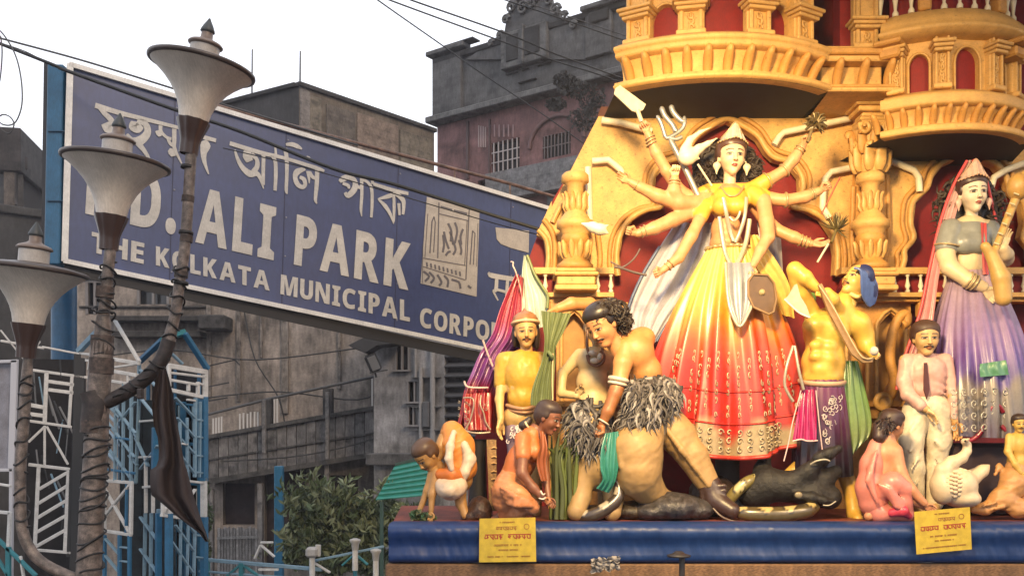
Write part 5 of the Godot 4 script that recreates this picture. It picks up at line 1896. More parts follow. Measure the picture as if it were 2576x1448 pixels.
func arch_panel(par: Node3D, t: Transform3D, w: float, spring: float, h: float, rad: float) -> void:
	# a spandrel over a round-headed opening
	var f := PackedVector2Array([Vector2(-w / 2, h), Vector2(w / 2, h), Vector2(w / 2, 0), Vector2(rad, 0), Vector2(rad, spring)])
	for k in range(1, 12):
		var a := PI * k / 12.0
		f.append(Vector2(cos(a) * rad, spring + sin(a) * rad * 1.25))
	f.append(Vector2(-rad, spring))
	f.append(Vector2(-rad, 0))
	f.append(Vector2(-w / 2, 0))
	var l := PackedVector3Array()
	for q in f: l.append(t * Vector3(q.x, q.y, 0))
	var st := mb()
	prism(st, l, -t.basis.z * 0.07, f)
	obj("arch_panel", st, cream, par)
	st = mb()
	var p := [t * Vector3(rad + 0.012, 0, 0.01)]
	for k in 13:
		var a := PI * k / 12.0
		p.append(t * Vector3(cos(a) * (rad + 0.012), spring + sin(a) * (rad * 1.25 + 0.012), 0.01))
	p.append(t * Vector3(-rad - 0.012, 0, 0.01))
	tube(st, p, [0.014], 6)
	obj("arch_moulding", st, gilt, par)

func baluster(par: Node3D, u: float, v0: float, v1: float, d: float, r: float, m: Material) -> void:
	var h := v1 - v0
	var st := mb()
	lathe(st, profile([v0, r * 0.8, v0 + h * 0.1, r * 0.8, v0 + h * 0.16, r * 0.4, v0 + h * 0.4, r * 0.55, v0 + h * 0.65, r, v0 + h * 0.82, r * 0.5, v0 + h * 0.9, r * 0.85, v1, r * 0.85], d), Transform3D(Basis(), Vector3(at(u, 0, d).x, 0, -d)), 10)
	obj("baluster", st, m, par)

func build_facade() -> void:
	cream = mat(0.68, 0.40, 0.13, 0.6, "gesso", 0.7, {"bump": 0.5})
	cream2 = mat(0.58, 0.29, 0.07, 0.55, "gesso", 0.55, {"bump": 0.5})
	amber = mat(0.48, 0.25, 0.07, 0.6, "clay", 0.5)
	gilt = mat(0.62, 0.36, 0.11, 0.45, "gesso", 0.4, {"bump": 0.3})
	red = mat(0.25, 0.004, 0.006, 0.7, "cloth", 0.5)
	var s := thing("temple_front", "carved cream and red temple front behind the statues", "stage set", Vector3(2.6, FLOOR_Y, -10.2))
	var edge := [1680, -180, 1640, 0, 1600, 120, 1562, 230, 1512, 296, 1476, 356, 1440, 420, 1392, 500, 1345, 610, 1312, 700, 1280, 790, 1245, 890, 1215, 1000, 1195, 1100, 1180, 1210, 1175, 1300]
	var st := mb()
	slab(st, edge + [1172, 1330, 3400, 1330, 3400, -180], 10.25, 0.12)
	obj("red_wall", st, red, s)
	# --- cream screens with cusped arches
	var half := [2098, 690, 2101, 640, 2092, 590, 2065, 550, 2025, 528, 1988, 519, 2012, 482, 2010, 445, 1985, 414, 1945, 402, 1926, 384, 1905, 350, 1870, 325, 1830, 306]
	var left := mirror(half, 1830.0)
	var inner: Array = half.slice(0, half.size() - 2) + left
	st = mb()
	slab(st, [1388, 690, 1388, 520, 1436, 428, 1486, 330, 1506, 292, 2160, 292, 2160, 690] + inner, 10.05, 0.1)
	obj("cusped_screen", st, cream, s)
	var grow := func(uv: Array, c: Vector2, by: float) -> Array:
		var o := []
		for i in range(0, uv.size(), 2):
			var dir := (Vector2(uv[i], uv[i + 1]) - c).normalized()
			o.append(uv[i] + dir.x * by)
			o.append(uv[i + 1] + dir.y * by)
		return o
	mould(s, grow.call(inner, Vector2(1830, 560), 8.0), 10.03, 8, gilt, "arch_moulding", 4)
	mould(s, grow.call(inner, Vector2(1830, 560), 27.0), 10.03, 6, cream2, "arch_moulding", 4)
	var nl := [2270, 690, 2283, 650, 2284, 625, 2307, 596, 2299, 560, 2305, 510, 2338, 478, 2348, 448, 2372, 418, 2408, 402, 2437, 394]
	var nin: Array = nl.slice(0, nl.size() - 2) + mirror(nl, 2437.0)
	st = mb()
	var rev := []
	for i in range(nin.size() - 2, -1, -2): rev += [nin[i], nin[i + 1]]
	slab(st, [2220, 690, 2220, 345, 3360, 345, 3360, 690] + rev, 10.04, 0.1)
	obj("cusped_screen", st, cream, s)
	mould(s, grow.call(nin, Vector2(2437, 560), 8.0), 10.02, 8, gilt, "arch_moulding", 4)
	mould(s, grow.call(nin, Vector2(2437, 560), 28.0), 10.02, 6, cream2, "arch_moulding", 4)
	# small niche at the cut left end
	st = mb()
	slab(st, [1388, 690, 1370, 690, 1374, 640, 1368, 600, 1350, 590, 1362, 562, 1388, 505], 10.04, 0.1)
	obj("side_screen", st, cream, s)
	mould(s, [1376, 690, 1380, 640, 1374, 602, 1354, 578], 10.02, 7, gilt, "arch_moulding")
	mould(s, [1392, 690, 1397, 630, 1390, 585, 1368, 552], 10.02, 7, cream2, "arch_moulding")
	mould(s, [1390, 560, 1404, 530, 1420, 505, 1450, 500], 10.02, 7, gilt, "arch_moulding")
	# angular white mouldings on the screens
	var pale := mat(0.86, 0.78, 0.60, 0.5, "clay", 0.4)
	for q in [[1514, 302, 1560, 308, 1640, 330], [1490, 405, 1530, 402, 1560, 425, 1572, 450], [1480, 420, 1484, 560], [2148, 296, 1972, 333, 1960, 345, 1948, 364], [2162, 418, 2092, 432, 2078, 448, 2072, 478], [2072, 478, 2070, 520, 2086, 548], [2238, 402, 2300, 428, 2312, 446, 2314, 482], [2600, 402, 2530, 428, 2502, 446, 2494, 472]]:
		mould(s, q, 9.96, 8.5, pale, "angular_moulding", 1)
	for q in [[2232, 440, 2236, 600, 2226, 660], [2148, 470, 2144, 600, 2150, 670], [1500, 560, 1510, 640, 1506, 690]]:
		mould(s, q, 9.97, 7, cream2, "strip_moulding", 3)
	# dark lintel above the screens
	st = mb()
	slab(st, [1512, 268, 2160, 268, 2160, 293, 1503, 293], 10.1, 0.1)
	obj("lintel", st, mat(0.12, 0.035, 0.02, 0.7, "clay", 0.5), s)
	for q in [[1512, 2160, 278], [2224, 3360, 400]]:
		pass
	# --- entablature with balusters
	for q in [[1338, 1545], [2118, 2345], [2345, 2720]]:
		st = mb()
		slab(st, [q[0] + 6, 686, q[1], 686, q[1], 742, q[0] - 14, 742], 9.98, 0.05)
		obj("red_band", st, red, s)
		for b in [[672, 688, 9.84, 0.2], [735, 746, 9.78, 0.26], [746, 758, 9.84, 0.2]]:
			st = mb()
			slab(st, [q[0], b[0], q[1], b[0], q[1], b[1], q[0], b[1]], b[2], b[3])
			obj("cornice_strip", st, cream if b[0] != 746 else cream2, s)
		var u: float = q[0] + 34.0
		while u < q[1] - 6:
			baluster(s, u, 689, 735, 9.88, 7, pale)
			u += 33.0
	# --- lower storey: arched niches
	for q in [[1400, 1490, 775], [1490, 1580, 775], [2120, 2192, 775], [2192, 2292, 778]]:
		var c: float = (q[0] + q[1]) / 2.0
		var hw: float = (q[1] - q[0]) / 2.0
		st = mb()
		var f := [q[0], 1012, q[0], 760, q[1], 760, q[1], 1012, c + hw * 0.62, 1012, c + hw * 0.62, 840, c + hw * 0.55, 815, c + hw * 0.25, 797, c, 786, c - hw * 0.25, 797, c - hw * 0.55, 815, c - hw * 0.62, 840, c - hw * 0.62, 1012]
		slab(st, f, 9.95, 0.1)
		obj("niche_screen", st, cream2, s)
		st = mb()
		slab(st, [q[0] + 4, 1012, q[0] + 4, 765, q[1] - 4, 765, q[1] - 4, 1012], 10.1, 0.04)
		obj("niche_back", st, amber, s)
		mould(s, [c - hw * 0.72, 1010, c - hw * 0.72, 838, c - hw * 0.62, 806, c, 776, c + hw * 0.62, 806, c + hw * 0.72, 838, c + hw * 0.72, 1010], 9.93, 5, gilt, "arch_moulding", 2)
	for q in [[1380, 1600], [2100, 2310]]:
		for b in [[1008, 1022, 9.8, 0.3], [1022, 1034, 9.86, 0.22], [1034, 1052, 9.8, 0.3], [1052, 1300, 9.88, 0.2]]:
			st = mb()
			slab(st, [q[0], b[0], q[1], b[0], q[1], b[1], q[0], b[1]], b[2], b[3])
			obj("base_course", st, [cream2, amber][int(b[0]) % 4 / 2], s)
	st = mb()
	tube(st, spline([at(2230, 1010, 9.7), at(2250, 960, 9.6), at(2240, 900, 9.6), at(2246, 840, 9.6), at(2262, 800, 9.6), at(2280, 790, 9.6), at(2282, 810, 9.6), at(2270, 818, 9.6)], 4), [0.05, 0.06, 0.07, 0.06, 0.05], 9)
	obj("scroll_console", st, cream2, s)
	st = mb()
	lathe(st, [Vector2(0.0, -0.02), Vector2(0.09, -0.02), Vector2(0.1, 0.0), Vector2(0.09, 0.03), Vector2(0.05, 0.035), Vector2(0.045, 0.02), Vector2(0.0, 0.03)], Transform3D(Basis(Vector3.RIGHT, PI / 2), at(2222, 1010, 9.55)), 20)
	obj("rosette", st, gilt, s)
	for q in [[2322, 762, 9.9], [1395, 762, 9.9]]:
		st = mb()
		box(st, at(q[0], 775, q[2]), Vector3(0.12, 0.2, 0.12), 0.02)
		obj("console_block", st, cream2, s)
	column("ornate cream column with vase shaft and leafy capital between the two arches", 2190, 9.72)
	column("ornate cream column at the cut left end of the temple front", 1447, 9.74, true)
	# pilaster strips behind the columns
	for q in [[2152, 2232], [1412, 1488]]:
		st = mb()
		slab(st, [q[0], 690, q[0] - (0 if q[0] > 2000 else -20), 300 if q[0] > 2000 else 470, q[1], 300 if q[0] > 2000 else 440, q[1], 690], 9.96, 0.08)
		obj("pier", st, cream2, s)

	# --- large round balcony
	var c := Vector3(at(1835, 0, 8.9).x, 0, -10.63)
	var b := thing("round_balcony", "large round balcony with carved brackets above the ten-armed goddess", "balcony", Vector3(c.x, 7.8, -10.0), "round balconies of the temple front")
	var hr := 0.66
	var hl := 0.64
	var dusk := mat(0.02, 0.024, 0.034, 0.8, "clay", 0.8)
	ring(b, "lower_rim", c, [Vector2(1.6, 7.86), Vector2(1.70, 7.86), Vector2(1.745, 7.872), Vector2(1.76, 7.893), Vector2(1.73, 7.908), Vector2(1.735, 7.926), Vector2(1.68, 7.943), Vector2(1.57, 7.947)], hr, hl, cream)
	ring(b, "bracket_wall", c, [Vector2(1.575, 7.94), Vector2(1.56, 8.02), Vector2(1.58, 8.1), Vector2(1.63, 8.19)], hr, hl, cream)
	ring(b, "upper_cornice", c, [Vector2(1.60, 8.165), Vector2(1.70, 8.17), Vector2(1.725, 8.19), Vector2(1.715, 8.215), Vector2(1.735, 8.225), Vector2(1.755, 8.25), Vector2(1.745, 8.275), Vector2(1.69, 8.29), Vector2(1.67, 8.315), Vector2(1.56, 8.325), Vector2(1.4, 8.33)], hr, hl, cream)
	ring(b, "red_drum", c, [Vector2(1.43, 8.3), Vector2(1.43, 9.9)], hr, hl, red)
	# underside
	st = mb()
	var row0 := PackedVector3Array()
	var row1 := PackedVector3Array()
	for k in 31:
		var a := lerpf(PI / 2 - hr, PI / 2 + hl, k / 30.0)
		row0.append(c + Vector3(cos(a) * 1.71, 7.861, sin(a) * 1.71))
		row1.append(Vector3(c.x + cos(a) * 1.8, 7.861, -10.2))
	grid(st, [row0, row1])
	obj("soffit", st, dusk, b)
	for k in 11:
		var ang := lerpf(-0.58, 0.60, k / 10.0)
		bracket(b, on_ring(c, ang, 1.55, 7.94), 0.225, 0.19, 0.068)
	for ang in [-0.535, -0.205, 0.21, 0.54]:
		pilaster(b, on_ring(c, ang, 1.53, 8.325), 0.25, 1.5, 0.245)
	for q in [[-0.37, 0.2, 0.22], [0.0, 0.36, 0.3], [0.375, 0.2, 0.22]]:
		arch_panel(b, on_ring(c, q[0], 1.49 if q[1] < 0.3 else 1.49, 8.325), 0.34 if q[1] < 0.3 else 0.5, 0.2 if q[1] < 0.3 else 0.32, 1.4, q[1] * 0.5 + 0.03)
	# flat wing to the right
	var wz: float = c.z + cos(hr) * 1.74
	var wx: float = c.x + sin(hr) * 1.74
	var xe: float = at(2268, 0, 9.3).x
	var wing := thing("balcony_wing", "short straight wing of the large balcony above the leafy column", "balcony", Vector3(wx + 0.3, 7.8, wz))
	for q in [[7.86, 7.905, 0.0, 0.9, cream], [7.905, 7.94, -0.02, 0.88, cream2], [7.94, 8.165, -0.17, 0.7, cream], [8.165, 8.225, -0.03, 0.85, cream], [8.225, 8.29, 0.0, 0.9, cream2], [8.29, 8.325, -0.06, 0.8, cream]]:
		st = mb()
		box(st, Vector3((wx + xe) / 2 - 0.02 + q[2] * 0.4, (q[0] + q[1]) / 2, wz + q[2] - q[3] / 2), Vector3(xe - wx + 0.04 + q[2] * 0.8, q[1] - q[0] - 0.002, q[3]), 0.012)
		obj("wing_course", st, q[4], wing)
	for k in 3:
		bracket(wing, Transform3D(Basis(), Vector3(wx + 0.1 + k * (xe - wx - 0.2) / 2, 7.94, wz - 0.165)), 0.225, 0.19, 0.068)
	pilaster(wing, Transform3D(Basis(), Vector3(at(2186, 0, 9.35).x, 8.325, wz - 0.2)), 0.25, 1.5, 0.2)
	st = mb()
	box(st, Vector3(at(2186, 0, 9.4).x, 8.9, wz - 0.4), Vector3(0.46, 1.16, 0.2))
	obj("red_back", st, red, wing)

	# --- smaller balcony tower on the right
	c = Vector3(at(2434, 0, 9.0).x, 0, -10.06)
	b = thing("round_balcony", "smaller two-storey round balcony tower above the seated goddess on the right", "balcony", Vector3(c.x, 7.4, -9.6), "round balconies of the temple front")
	hr = 0.9
	hl = 0.74
	ring(b, "lower_rim", c, [Vector2(0.95, 7.405), Vector2(1.04, 7.405), Vector2(1.065, 7.42), Vector2(1.055, 7.445), Vector2(1.06, 7.465), Vector2(1.02, 7.485), Vector2(0.93, 7.49)], hr, hl, cream)
	ring(b, "bracket_wall", c, [Vector2(0.94, 7.48), Vector2(0.92, 7.55), Vector2(0.94, 7.62), Vector2(0.98, 7.68)], hr, hl, cream)
	ring(b, "middle_cornice", c, [Vector2(0.96, 7.66), Vector2(1.04, 7.665), Vector2(1.06, 7.69), Vector2(1.045, 7.715), Vector2(1.06, 7.74), Vector2(1.05, 7.775), Vector2(0.98, 7.80), Vector2(0.94, 7.83), Vector2(0.8, 7.84)], hr, hl, cream)
	ring(b, "red_drum", c, [Vector2(0.82, 7.8), Vector2(0.82, 9.6)], hr, hl, red)
	ring(b, "eave", c, [Vector2(0.86, 8.33), Vector2(0.98, 8.34), Vector2(1.10, 8.37), Vector2(1.11, 8.40), Vector2(1.06, 8.43), Vector2(1.05, 8.47), Vector2(1.02, 8.53), Vector2(0.97, 8.56), Vector2(0.95, 8.60), Vector2(0.82, 8.61)], hr, hl, cream)
	ring(b, "upper_rail", c, [Vector2(0.92, 8.93), Vector2(0.98, 8.95), Vector2(0.96, 9.0), Vector2(0.8, 9.01)], hr, hl, cream)
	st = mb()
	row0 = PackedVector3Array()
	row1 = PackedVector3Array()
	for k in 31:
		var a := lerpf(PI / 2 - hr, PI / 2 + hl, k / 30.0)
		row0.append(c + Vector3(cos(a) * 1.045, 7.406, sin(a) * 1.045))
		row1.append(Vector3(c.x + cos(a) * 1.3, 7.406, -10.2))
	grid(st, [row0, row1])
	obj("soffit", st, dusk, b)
	for k in 13:
		bracket(b, on_ring(c, lerpf(-0.82, 0.82, k / 12.0), 0.91, 7.487), 0.17, 0.14, 0.05)
	for ang in [-0.62, -0.19, 0.40, 0.78]:
		pilaster(b, on_ring(c, ang, 0.895, 7.835), 0.15, 0.5, 0.36)
	for q in [[-0.405, 0.085], [0.105, 0.12], [0.6, 0.06]]:
		arch_panel(b, on_ring(c, q[0], 0.87, 7.835), 0.36 if q[1] < 0.1 else 0.44, 0.27, 0.5, q[1])
	for k in 11:
		st = mb()
		lathe(st, [Vector2(0.03, 8.61), Vector2(0.03, 8.64), Vector2(0.014, 8.67), Vector2(0.022, 8.74), Vector2(0.034, 8.81), Vector2(0.016, 8.88), Vector2(0.026, 8.93)], Transform3D(Basis(), on_ring(c, lerpf(-0.8, 0.8, k / 10.0), 0.915, 0).origin), 9)
		obj("baluster", st, pale, b)
	for ang in [-0.35, 0.5]:
		st = mb()
		var t := on_ring(c, ang, 0.9, 8.61)
		X = t
		box(st, Vector3(0, 0.3, 0), Vector3(0.12, 0.6, 0.12), 0.015)
		X = Transform3D()
		obj("rail_post", st, cream2, b)
	for ang in [-0.66, 0.62]:
		st = mb()
		var t := on_ring(c, ang, 0.93, 8.2)
		X = t
		box(st, Vector3(0, 0.02, 0.04), Vector3(0.2, 0.1, 0.2), 0.02)
		box(st, Vector3(0, 0.1, 0.08), Vector3(0.26, 0.05, 0.28), 0.015)
		X = Transform3D()
		obj("eave_block", st, cream2, b)
	build_platform()
	# the tent roof that carries the lamps and keeps the daylight off the stage
	var tent := thing("tent_canopy", "cloth tent canopy stretched over the stage above the temple front", "canopy", Vector3(4.0, 9.9, -7.0))
	st = mb()
	var tr := []
	for i in 9:
		var row := PackedVector3Array()
		for j in 13:
			row.append(Vector3(lerpf(0.7, 9.0, j / 12.0), 9.95 + 0.12 * sin(j * 1.9) * sin(i * 1.4), lerpf(-10.6, -2.6, i / 8.0)))
		tr.append(row)
	grid(st, tr)
	obj("roof_cloth", st, mat(0.20, 0.03, 0.03, 0.8, "cloth", 0.6), tent)
	for q in FLOODS:
		st = mb()
		bar(st, Vector3(q[0], q[1] + 0.1, q[2]), Vector3(q[0], 9.9, q[2]), 0.05, 0.05)
		obj("lamp_hanger", st, mat(0.03, 0.03, 0.03, 0.6), tent)
	for q in FLOODS:
		var p := Vector3(q[0], q[1], q[2])
		var aim := (Vector3(q[3], q[4], q[5]) - p).normalized()
		var fl := thing("stage_floodlight", "warm stage floodlight hung above the front of the stage, aimed at the %s" % ("goddess" if q[0] < 2.0 else "right side"), "floodlight", p)
		var bt := Basis.looking_at(aim)
		st = mb()
		box(st, p + bt * Vector3(0, 0, 0.16), Vector3(0.5, 0.36, 0.16), 0.03, bt)
		obj("housing", st, mat(0.03, 0.03, 0.03, 0.5), fl)
		st = mb()
		box(st, p + bt * Vector3(0, 0, 0.06), Vector3(0.42, 0.28, 0.02), 0.0, bt)
		var gm := StandardMaterial3D.new()
		gm.albedo_color = Color(0.9, 0.85, 0.7)
		gm.emission_enabled = true
		gm.emission = Color(1.0, 0.83, 0.55)
		gm.emission_energy_multiplier = 2.0
		obj("lamp_glass", st, gm, fl)

func build_platform() -> void:
	var xl := at(985, 0, 8.1).x
	var s := thing("stage_platform", "stage platform with glossy blue draped edge and timber plank beneath", "stage", Vector3(2.5, 0, -9.2))
	var st := mb()
	quad(st, Vector3(xl, FLOOR_Y, -8.1), Vector3(at(1010, 0, 10.3).x, FLOOR_Y, -10.3), Vector3(8.8, FLOOR_Y, -10.3), Vector3(8.8, FLOOR_Y, -8.1))
	obj("stage_floor", st, mat(0.26, 0.055, 0.035, 0.55, "wood", 0.8), s)
	# blue satin rolled over the edge
	st = mb()
	var rows := []
	var n := 520
	for q in [[1.0, 0.004, -0.25], [0.0, 0.006, -0.02], [0.0, -0.004, 0.04], [0.0, -0.03, 0.075], [0.0, -0.07, 0.085], [0.0, -0.12, 0.06], [0.0, -0.16, 0.035], [0.0, -0.2, 0.03], [0.0, -0.25, 0.045], [0.0, -0.29, 0.05], [0.0, -0.315, 0.03], [0.0, -0.33, -0.02]]:
		var row := PackedVector3Array()
		for i in n + 1:
			var x := lerpf(xl - 0.02, 8.8, float(i) / n)
			var w: float = fn.get_noise_3d(x * 1.1, q[1] * 3.0, 3.0) * 0.024 + fn.get_noise_3d(x * 6.0, q[1] * 2.0, 8.0) * 0.012 + fn.get_noise_3d(x * 17.0 + q[1] * 6.0, q[1] * 2.0, 1.0) * 0.007
			row.append(Vector3(x, FLOOR_Y + q[1] + w * 0.35 * (1.0 if q[1] < -0.02 else 0.0), -8.1 + q[2] + w * (1.0 if q[1] < 0.0 else 0.0)))
		rows.append(row)
	grid(st, rows)
	obj("blue_drape", st, mat(0.008, 0.038, 0.16, 0.46, "cloth", 0.5), s)
	st = mb()
	box(st, Vector3((xl + 8.8) / 2 - 0.05, FLOOR_Y - 0.44, -8.12), Vector3(8.8 - xl, 0.21, 0.1), 0.012)
	obj("timber_plank", st, mat(0.27, 0.145, 0.07, 0.75, "wood", 0.5), s)
	st = mb()
	rows = []
	for k in 2:
		var row := PackedVector3Array()
		for i in 161:
			var x := lerpf(xl, 8.8, i / 160.0)
			row.append(Vector3(x, (FLOOR_Y - 0.5) if k == 0 else 0.0, -8.2 + 0.05 * sin(i * 1.1)))
		rows.append(row)
	grid(st, rows)
	obj("skirt_cloth", st, mat(0.12, 0.03, 0.03, 0.85, "cloth", 0.6), s)
	for x in [xl + 0.1, 2.6, 6.0]:
		st = mb()
		box(st, Vector3(x, (FLOOR_Y - 0.02) / 2, -9.2), Vector3(0.12, FLOOR_Y - 0.04, 1.8))
		obj("trestle", st, mat(0.14, 0.09, 0.06, 0.8, "wood", 0.5), s)
	st = mb()
	quad(st, Vector3(xl, FLOOR_Y - 0.002, -8.12), Vector3(xl, FLOOR_Y - 0.6, -8.12), Vector3(xl + 0.01, FLOOR_Y - 0.6, -10.3), Vector3(xl + 0.01, FLOOR_Y - 0.002, -10.3))
	obj("side_cloth", st, mat(0.10, 0.025, 0.03, 0.85, "cloth", 0.6), s)
	# notices
	notice("yellow paper notice with red print on the blue edge below the orange kneeling woman", [1206, 1304, 1347, 1301, 1349, 1412, 1205, 1414])
	notice("tilted yellow paper notice with red print on the blue edge at right", [2301, 1287, 2441, 1275, 2446, 1381, 2307, 1394])
	# iron stand in front of the plank
	var t := thing("iron_stand", "small black flanged iron stand in front of the timber plank", "stand", at(1716, 1470, 7.6) )
	st = mb()
	lathe(st, [Vector2(0.02, 0.0), Vector2(0.09, 0.006), Vector2(0.095, 0.02), Vector2(0.05, 0.032), Vector2(0.03, 0.05)], Transform3D(Basis(), at(1708, 1402, 7.6)), 20)
	obj("flange", st, mat(0.025, 0.02, 0.02, 0.5), t)
	st = mb()
	var a := at(1716, 1402, 7.6)
	tube(st, [a, Vector3(a.x, 0, a.z)], [0.024], 10)
	obj("stem", st, mat(0.025, 0.02, 0.02, 0.5), t)
	# crumpled rag
	st = mb()
	rows = []
	for i in 14:
		var row := PackedVector3Array()
		for j in 14:
			var u := lerpf(1486, 1560, j / 13.0)
			var v := lerpf(1402, 1436, i / 13.0) + 10.0 * fn.get_noise_2d(u * 0.06, i * 0.4)
			row.append(at(u + 8 * fn.get_noise_2d(i * 0.7, j * 0.3), v - (u - 1520) * 0.12, 7.88 - 0.1 * fn.get_noise_2d(i * 0.5, j * 0.6) - 0.05))
		rows.append(row)
	grid(st, rows)
	tag(obj("rag", st, mat(0.42, 0.38, 0.34, 0.75, "cloth", 0.4)), "crumpled pale rag stuck on the timber plank", "rag")

func notice(label: String, q: Array) -> void:
	var d := 7.97
	var s := thing("notice", label, "notice", at(q[6], q[7], d), "yellow paper notices on the stage edge")
	var st := mb()
	slab(st, q, d, 0.006)
	obj("paper", st, mat(0.56, 0.40, 0.035, 0.6, "clay", 0.3), s)
	var p := func(x: float, y: float) -> Vector3:
		var a := Vector2(q[0], q[1]).lerp(Vector2(q[2], q[3]), x)
		var b := Vector2(q[6], q[7]).lerp(Vector2(q[4], q[5]), x)
		var w := a.lerp(b, y)
		return at(w.x, w.y, d - 0.001)
	var inks := [mat(0.25, 0.09, 0.02, 0.7), mat(0.28, 0.03, 0.015, 0.7)]
	# lines of print: start, end, height of the baseline, size, heaviness, ink
	for ln in [[0.36, 0.62, 0.1, 0.03, 0.006, 0], [0.3, 0.68, 0.24, 0.075, 0.016, 0], [0.1, 0.88, 0.43, 0.1, 0.026, 1], [0.26, 0.74, 0.62, 0.035, 0.008, 0], [0.34, 0.66, 0.73, 0.03, 0.007, 0], [0.12, 0.9, 0.88, 0.028, 0.006, 0]]:
		st = mb()
		var x: float = ln[0]
		var n := 0
		var hgt: float = ln[3]
		while x < ln[1]:
			var k1 := rng.randf()
			var k2 := rng.randf()
			var k3 := rng.randf()
			if k1 > 0.16:
				ribbon(st, [p.call(x, ln[2] - hgt * 0.55), p.call(x + hgt * 0.8, ln[2] - hgt * 0.55)], [ln[4] * 0.3], Vector3(0, 0, 1), 0.0015)
				ribbon(st, [p.call(x + hgt * (0.3 + 0.4 * k2), ln[2] - hgt * 0.5), p.call(x + hgt * (0.3 + 0.4 * k2), ln[2] + hgt * (0.3 + 0.3 * k3))], [ln[4] * 0.34], Vector3(0, 0, 1), 0.002)
				ribbon(st, spline([p.call(x + hgt * 0.1, ln[2] - hgt * 0.3), p.call(x + hgt * (0.4 * k3), ln[2] + hgt * (0.5 * k1 - 0.05)), p.call(x + hgt * (0.4 + 0.4 * k1), ln[2] + hgt * (0.6 * k2 - 0.2))], 3), [ln[4] * 0.3], Vector3(0, 0, 1), 0.0018)
			x += hgt * 0.82
			n += 1
		tag(obj("printed_line", st, inks[ln[5]], s), "", "", "", "stuff")
	st = mb()
	var c := []
	for k in 13: c.append(p.call(0.84 + 0.045 * cos(TAU * k / 12), 0.2 + 0.06 * sin(TAU * k / 12)))
	ribbon(st, c, [0.005], Vector3(0, 0, 1), 0.002)
	obj("printed_emblem", st, inks[0], s)

# ---------------------------------------------------------------- the clay statues
# places are read in fields of the stage: zf.x, zf.y is a field's corner, zf.z its unit
var zf := Vector3(0, 0, 1)
const ZD := Vector3(0, 0, 1)
const Z1 := Vector3(1930.5, 633.4, 0.2396)
const Z2 := Vector3(1568.5, 286.6, 0.3229)
const Z3 := Vector3(1342.3, 723.9, 0.2709)
const Z4 := Vector3(1040.7, 980.3, 0.2291)
const Z5 := Vector3(1794.8, 1040.7, 0.1979)
const Z6 := Vector3(2247.2, 663.6, 0.3125)
const Z7 := Vector3(1131.2, 588.2, 0.3334)
const Z8 := Vector3(1734.5, 678.7, 0.5313)

func field(z: Vector3, d: float) -> void:
	zf = z
	fd = d

func K(u: float, v: float, z := 0.0) -> Vector3:
	return at(zf.x + u * zf.z, zf.y + v * zf.z, fd - z)

func un(r: float) -> float:
	return r * zf.z * fd / F

func arm(q: Array, k := 0.02) -> void:
	# tapered chain: u, v, nearness, radius
	for i in range(0, q.size() - 4, 4):
		cap(K(q[i], q[i + 1], q[i + 2]), K(q[i + 4], q[i + 5], q[i + 6]), un(q[i + 3]), un(q[i + 7]), k)

func blob(u: float, v: float, z: float, ru: float, rv: float, rz: float, tilt := 0.0, k := 0.035) -> void:
	# rz in metres
	egg(K(u, v, z), Vector3(un(ru), un(rv), rz), Basis(Vector3(0, 0, 1), tilt), k)

func hnd(a: Acc, p: Array, to: Array, size: float, tint: Color, fist := false, left := false, palm := Vector3(0, -0.3, 1)) -> void:
	var w := K(p[0], p[1], p[2])
	var t := K(to[0], to[1], to[2])
	hand(a, w, t - w, palm, un(size), fist, left, tint)

func statue(label: String, u: float, group := "") -> Node3D:
	return thing("clay_statue", label, "statue", Vector3(at(zf.x + u * zf.z, 0, fd).x, FLOOR_Y, -fd), group)

func clay(rough := 0.5) -> StandardMaterial3D:
	return mat(1, 1, 1, rough, "clay", 0.35, {"vc": 1, "coat": 0.12, "coat_rough": 0.35, "bump": 0.12})

func solid(called: String, par: Node3D, cell: float, c: Color, rough := 0.45, fold := 0.0, fq := Vector3(9, 3, 9)) -> Node3D:
	# fold: height in metres of the creases modelled into a garment
	var a := mesh_field(cell, c)
	if fold <= 0.0: return put(called, acc_mesh(a), clay(rough), par)
	for i in a.V.size():
		var p: Vector3 = a.V[i]
		var q := p * fq + Vector3(0.6, 0.0, 0.0) * sin(p.y * 5.0)
		var n := 1.0 - 2.2 * absf(fn.get_noise_3d(q.x, q.y, q.z))
		a.V[i] = p + a.N[i] * fold * n
	var st := SurfaceTool.new()
	st.append_from(acc_mesh(a), 0, Transform3D())
	st.generate_normals()
	return put(called, st.commit(), clay(rough), par)

func tubes(called: String, par: Node3D, list: Array, m: Material, sides := 7, flat := 1.0) -> Node3D:
	# each entry: radius, then u, v, nearness triples
	var o: Node3D
	for q in list:
		var st := mb()
		var p := []
		for i in range(1, q.size(), 3): p.append(K(q[i], q[i + 1], q[i + 2]))
		tube(st, spline(p, 4) if p.size() > 2 else p, [un(q[0])], sides, flat)
		o = obj(called, st, m, par)
	return o

func bangles(called: String, par: Node3D, list: Array, m: Material) -> void:
	# rings across a limb: u, v, nearness, radius, tilt, thickness
	for q in list:
		var st := mb()
		var p := []
		var b := Basis(Vector3(0, 0, 1), q[4])
		for k in 17:
			var a := TAU * k / 16
			p.append(K(q[0], q[1], q[2]) + b * Vector3(0, cos(a) * un(q[3]), sin(a) * un(q[3])))
		tube(st, p, [un(q[5])], 6, 1.0, false)
		obj(called, st, m, par)

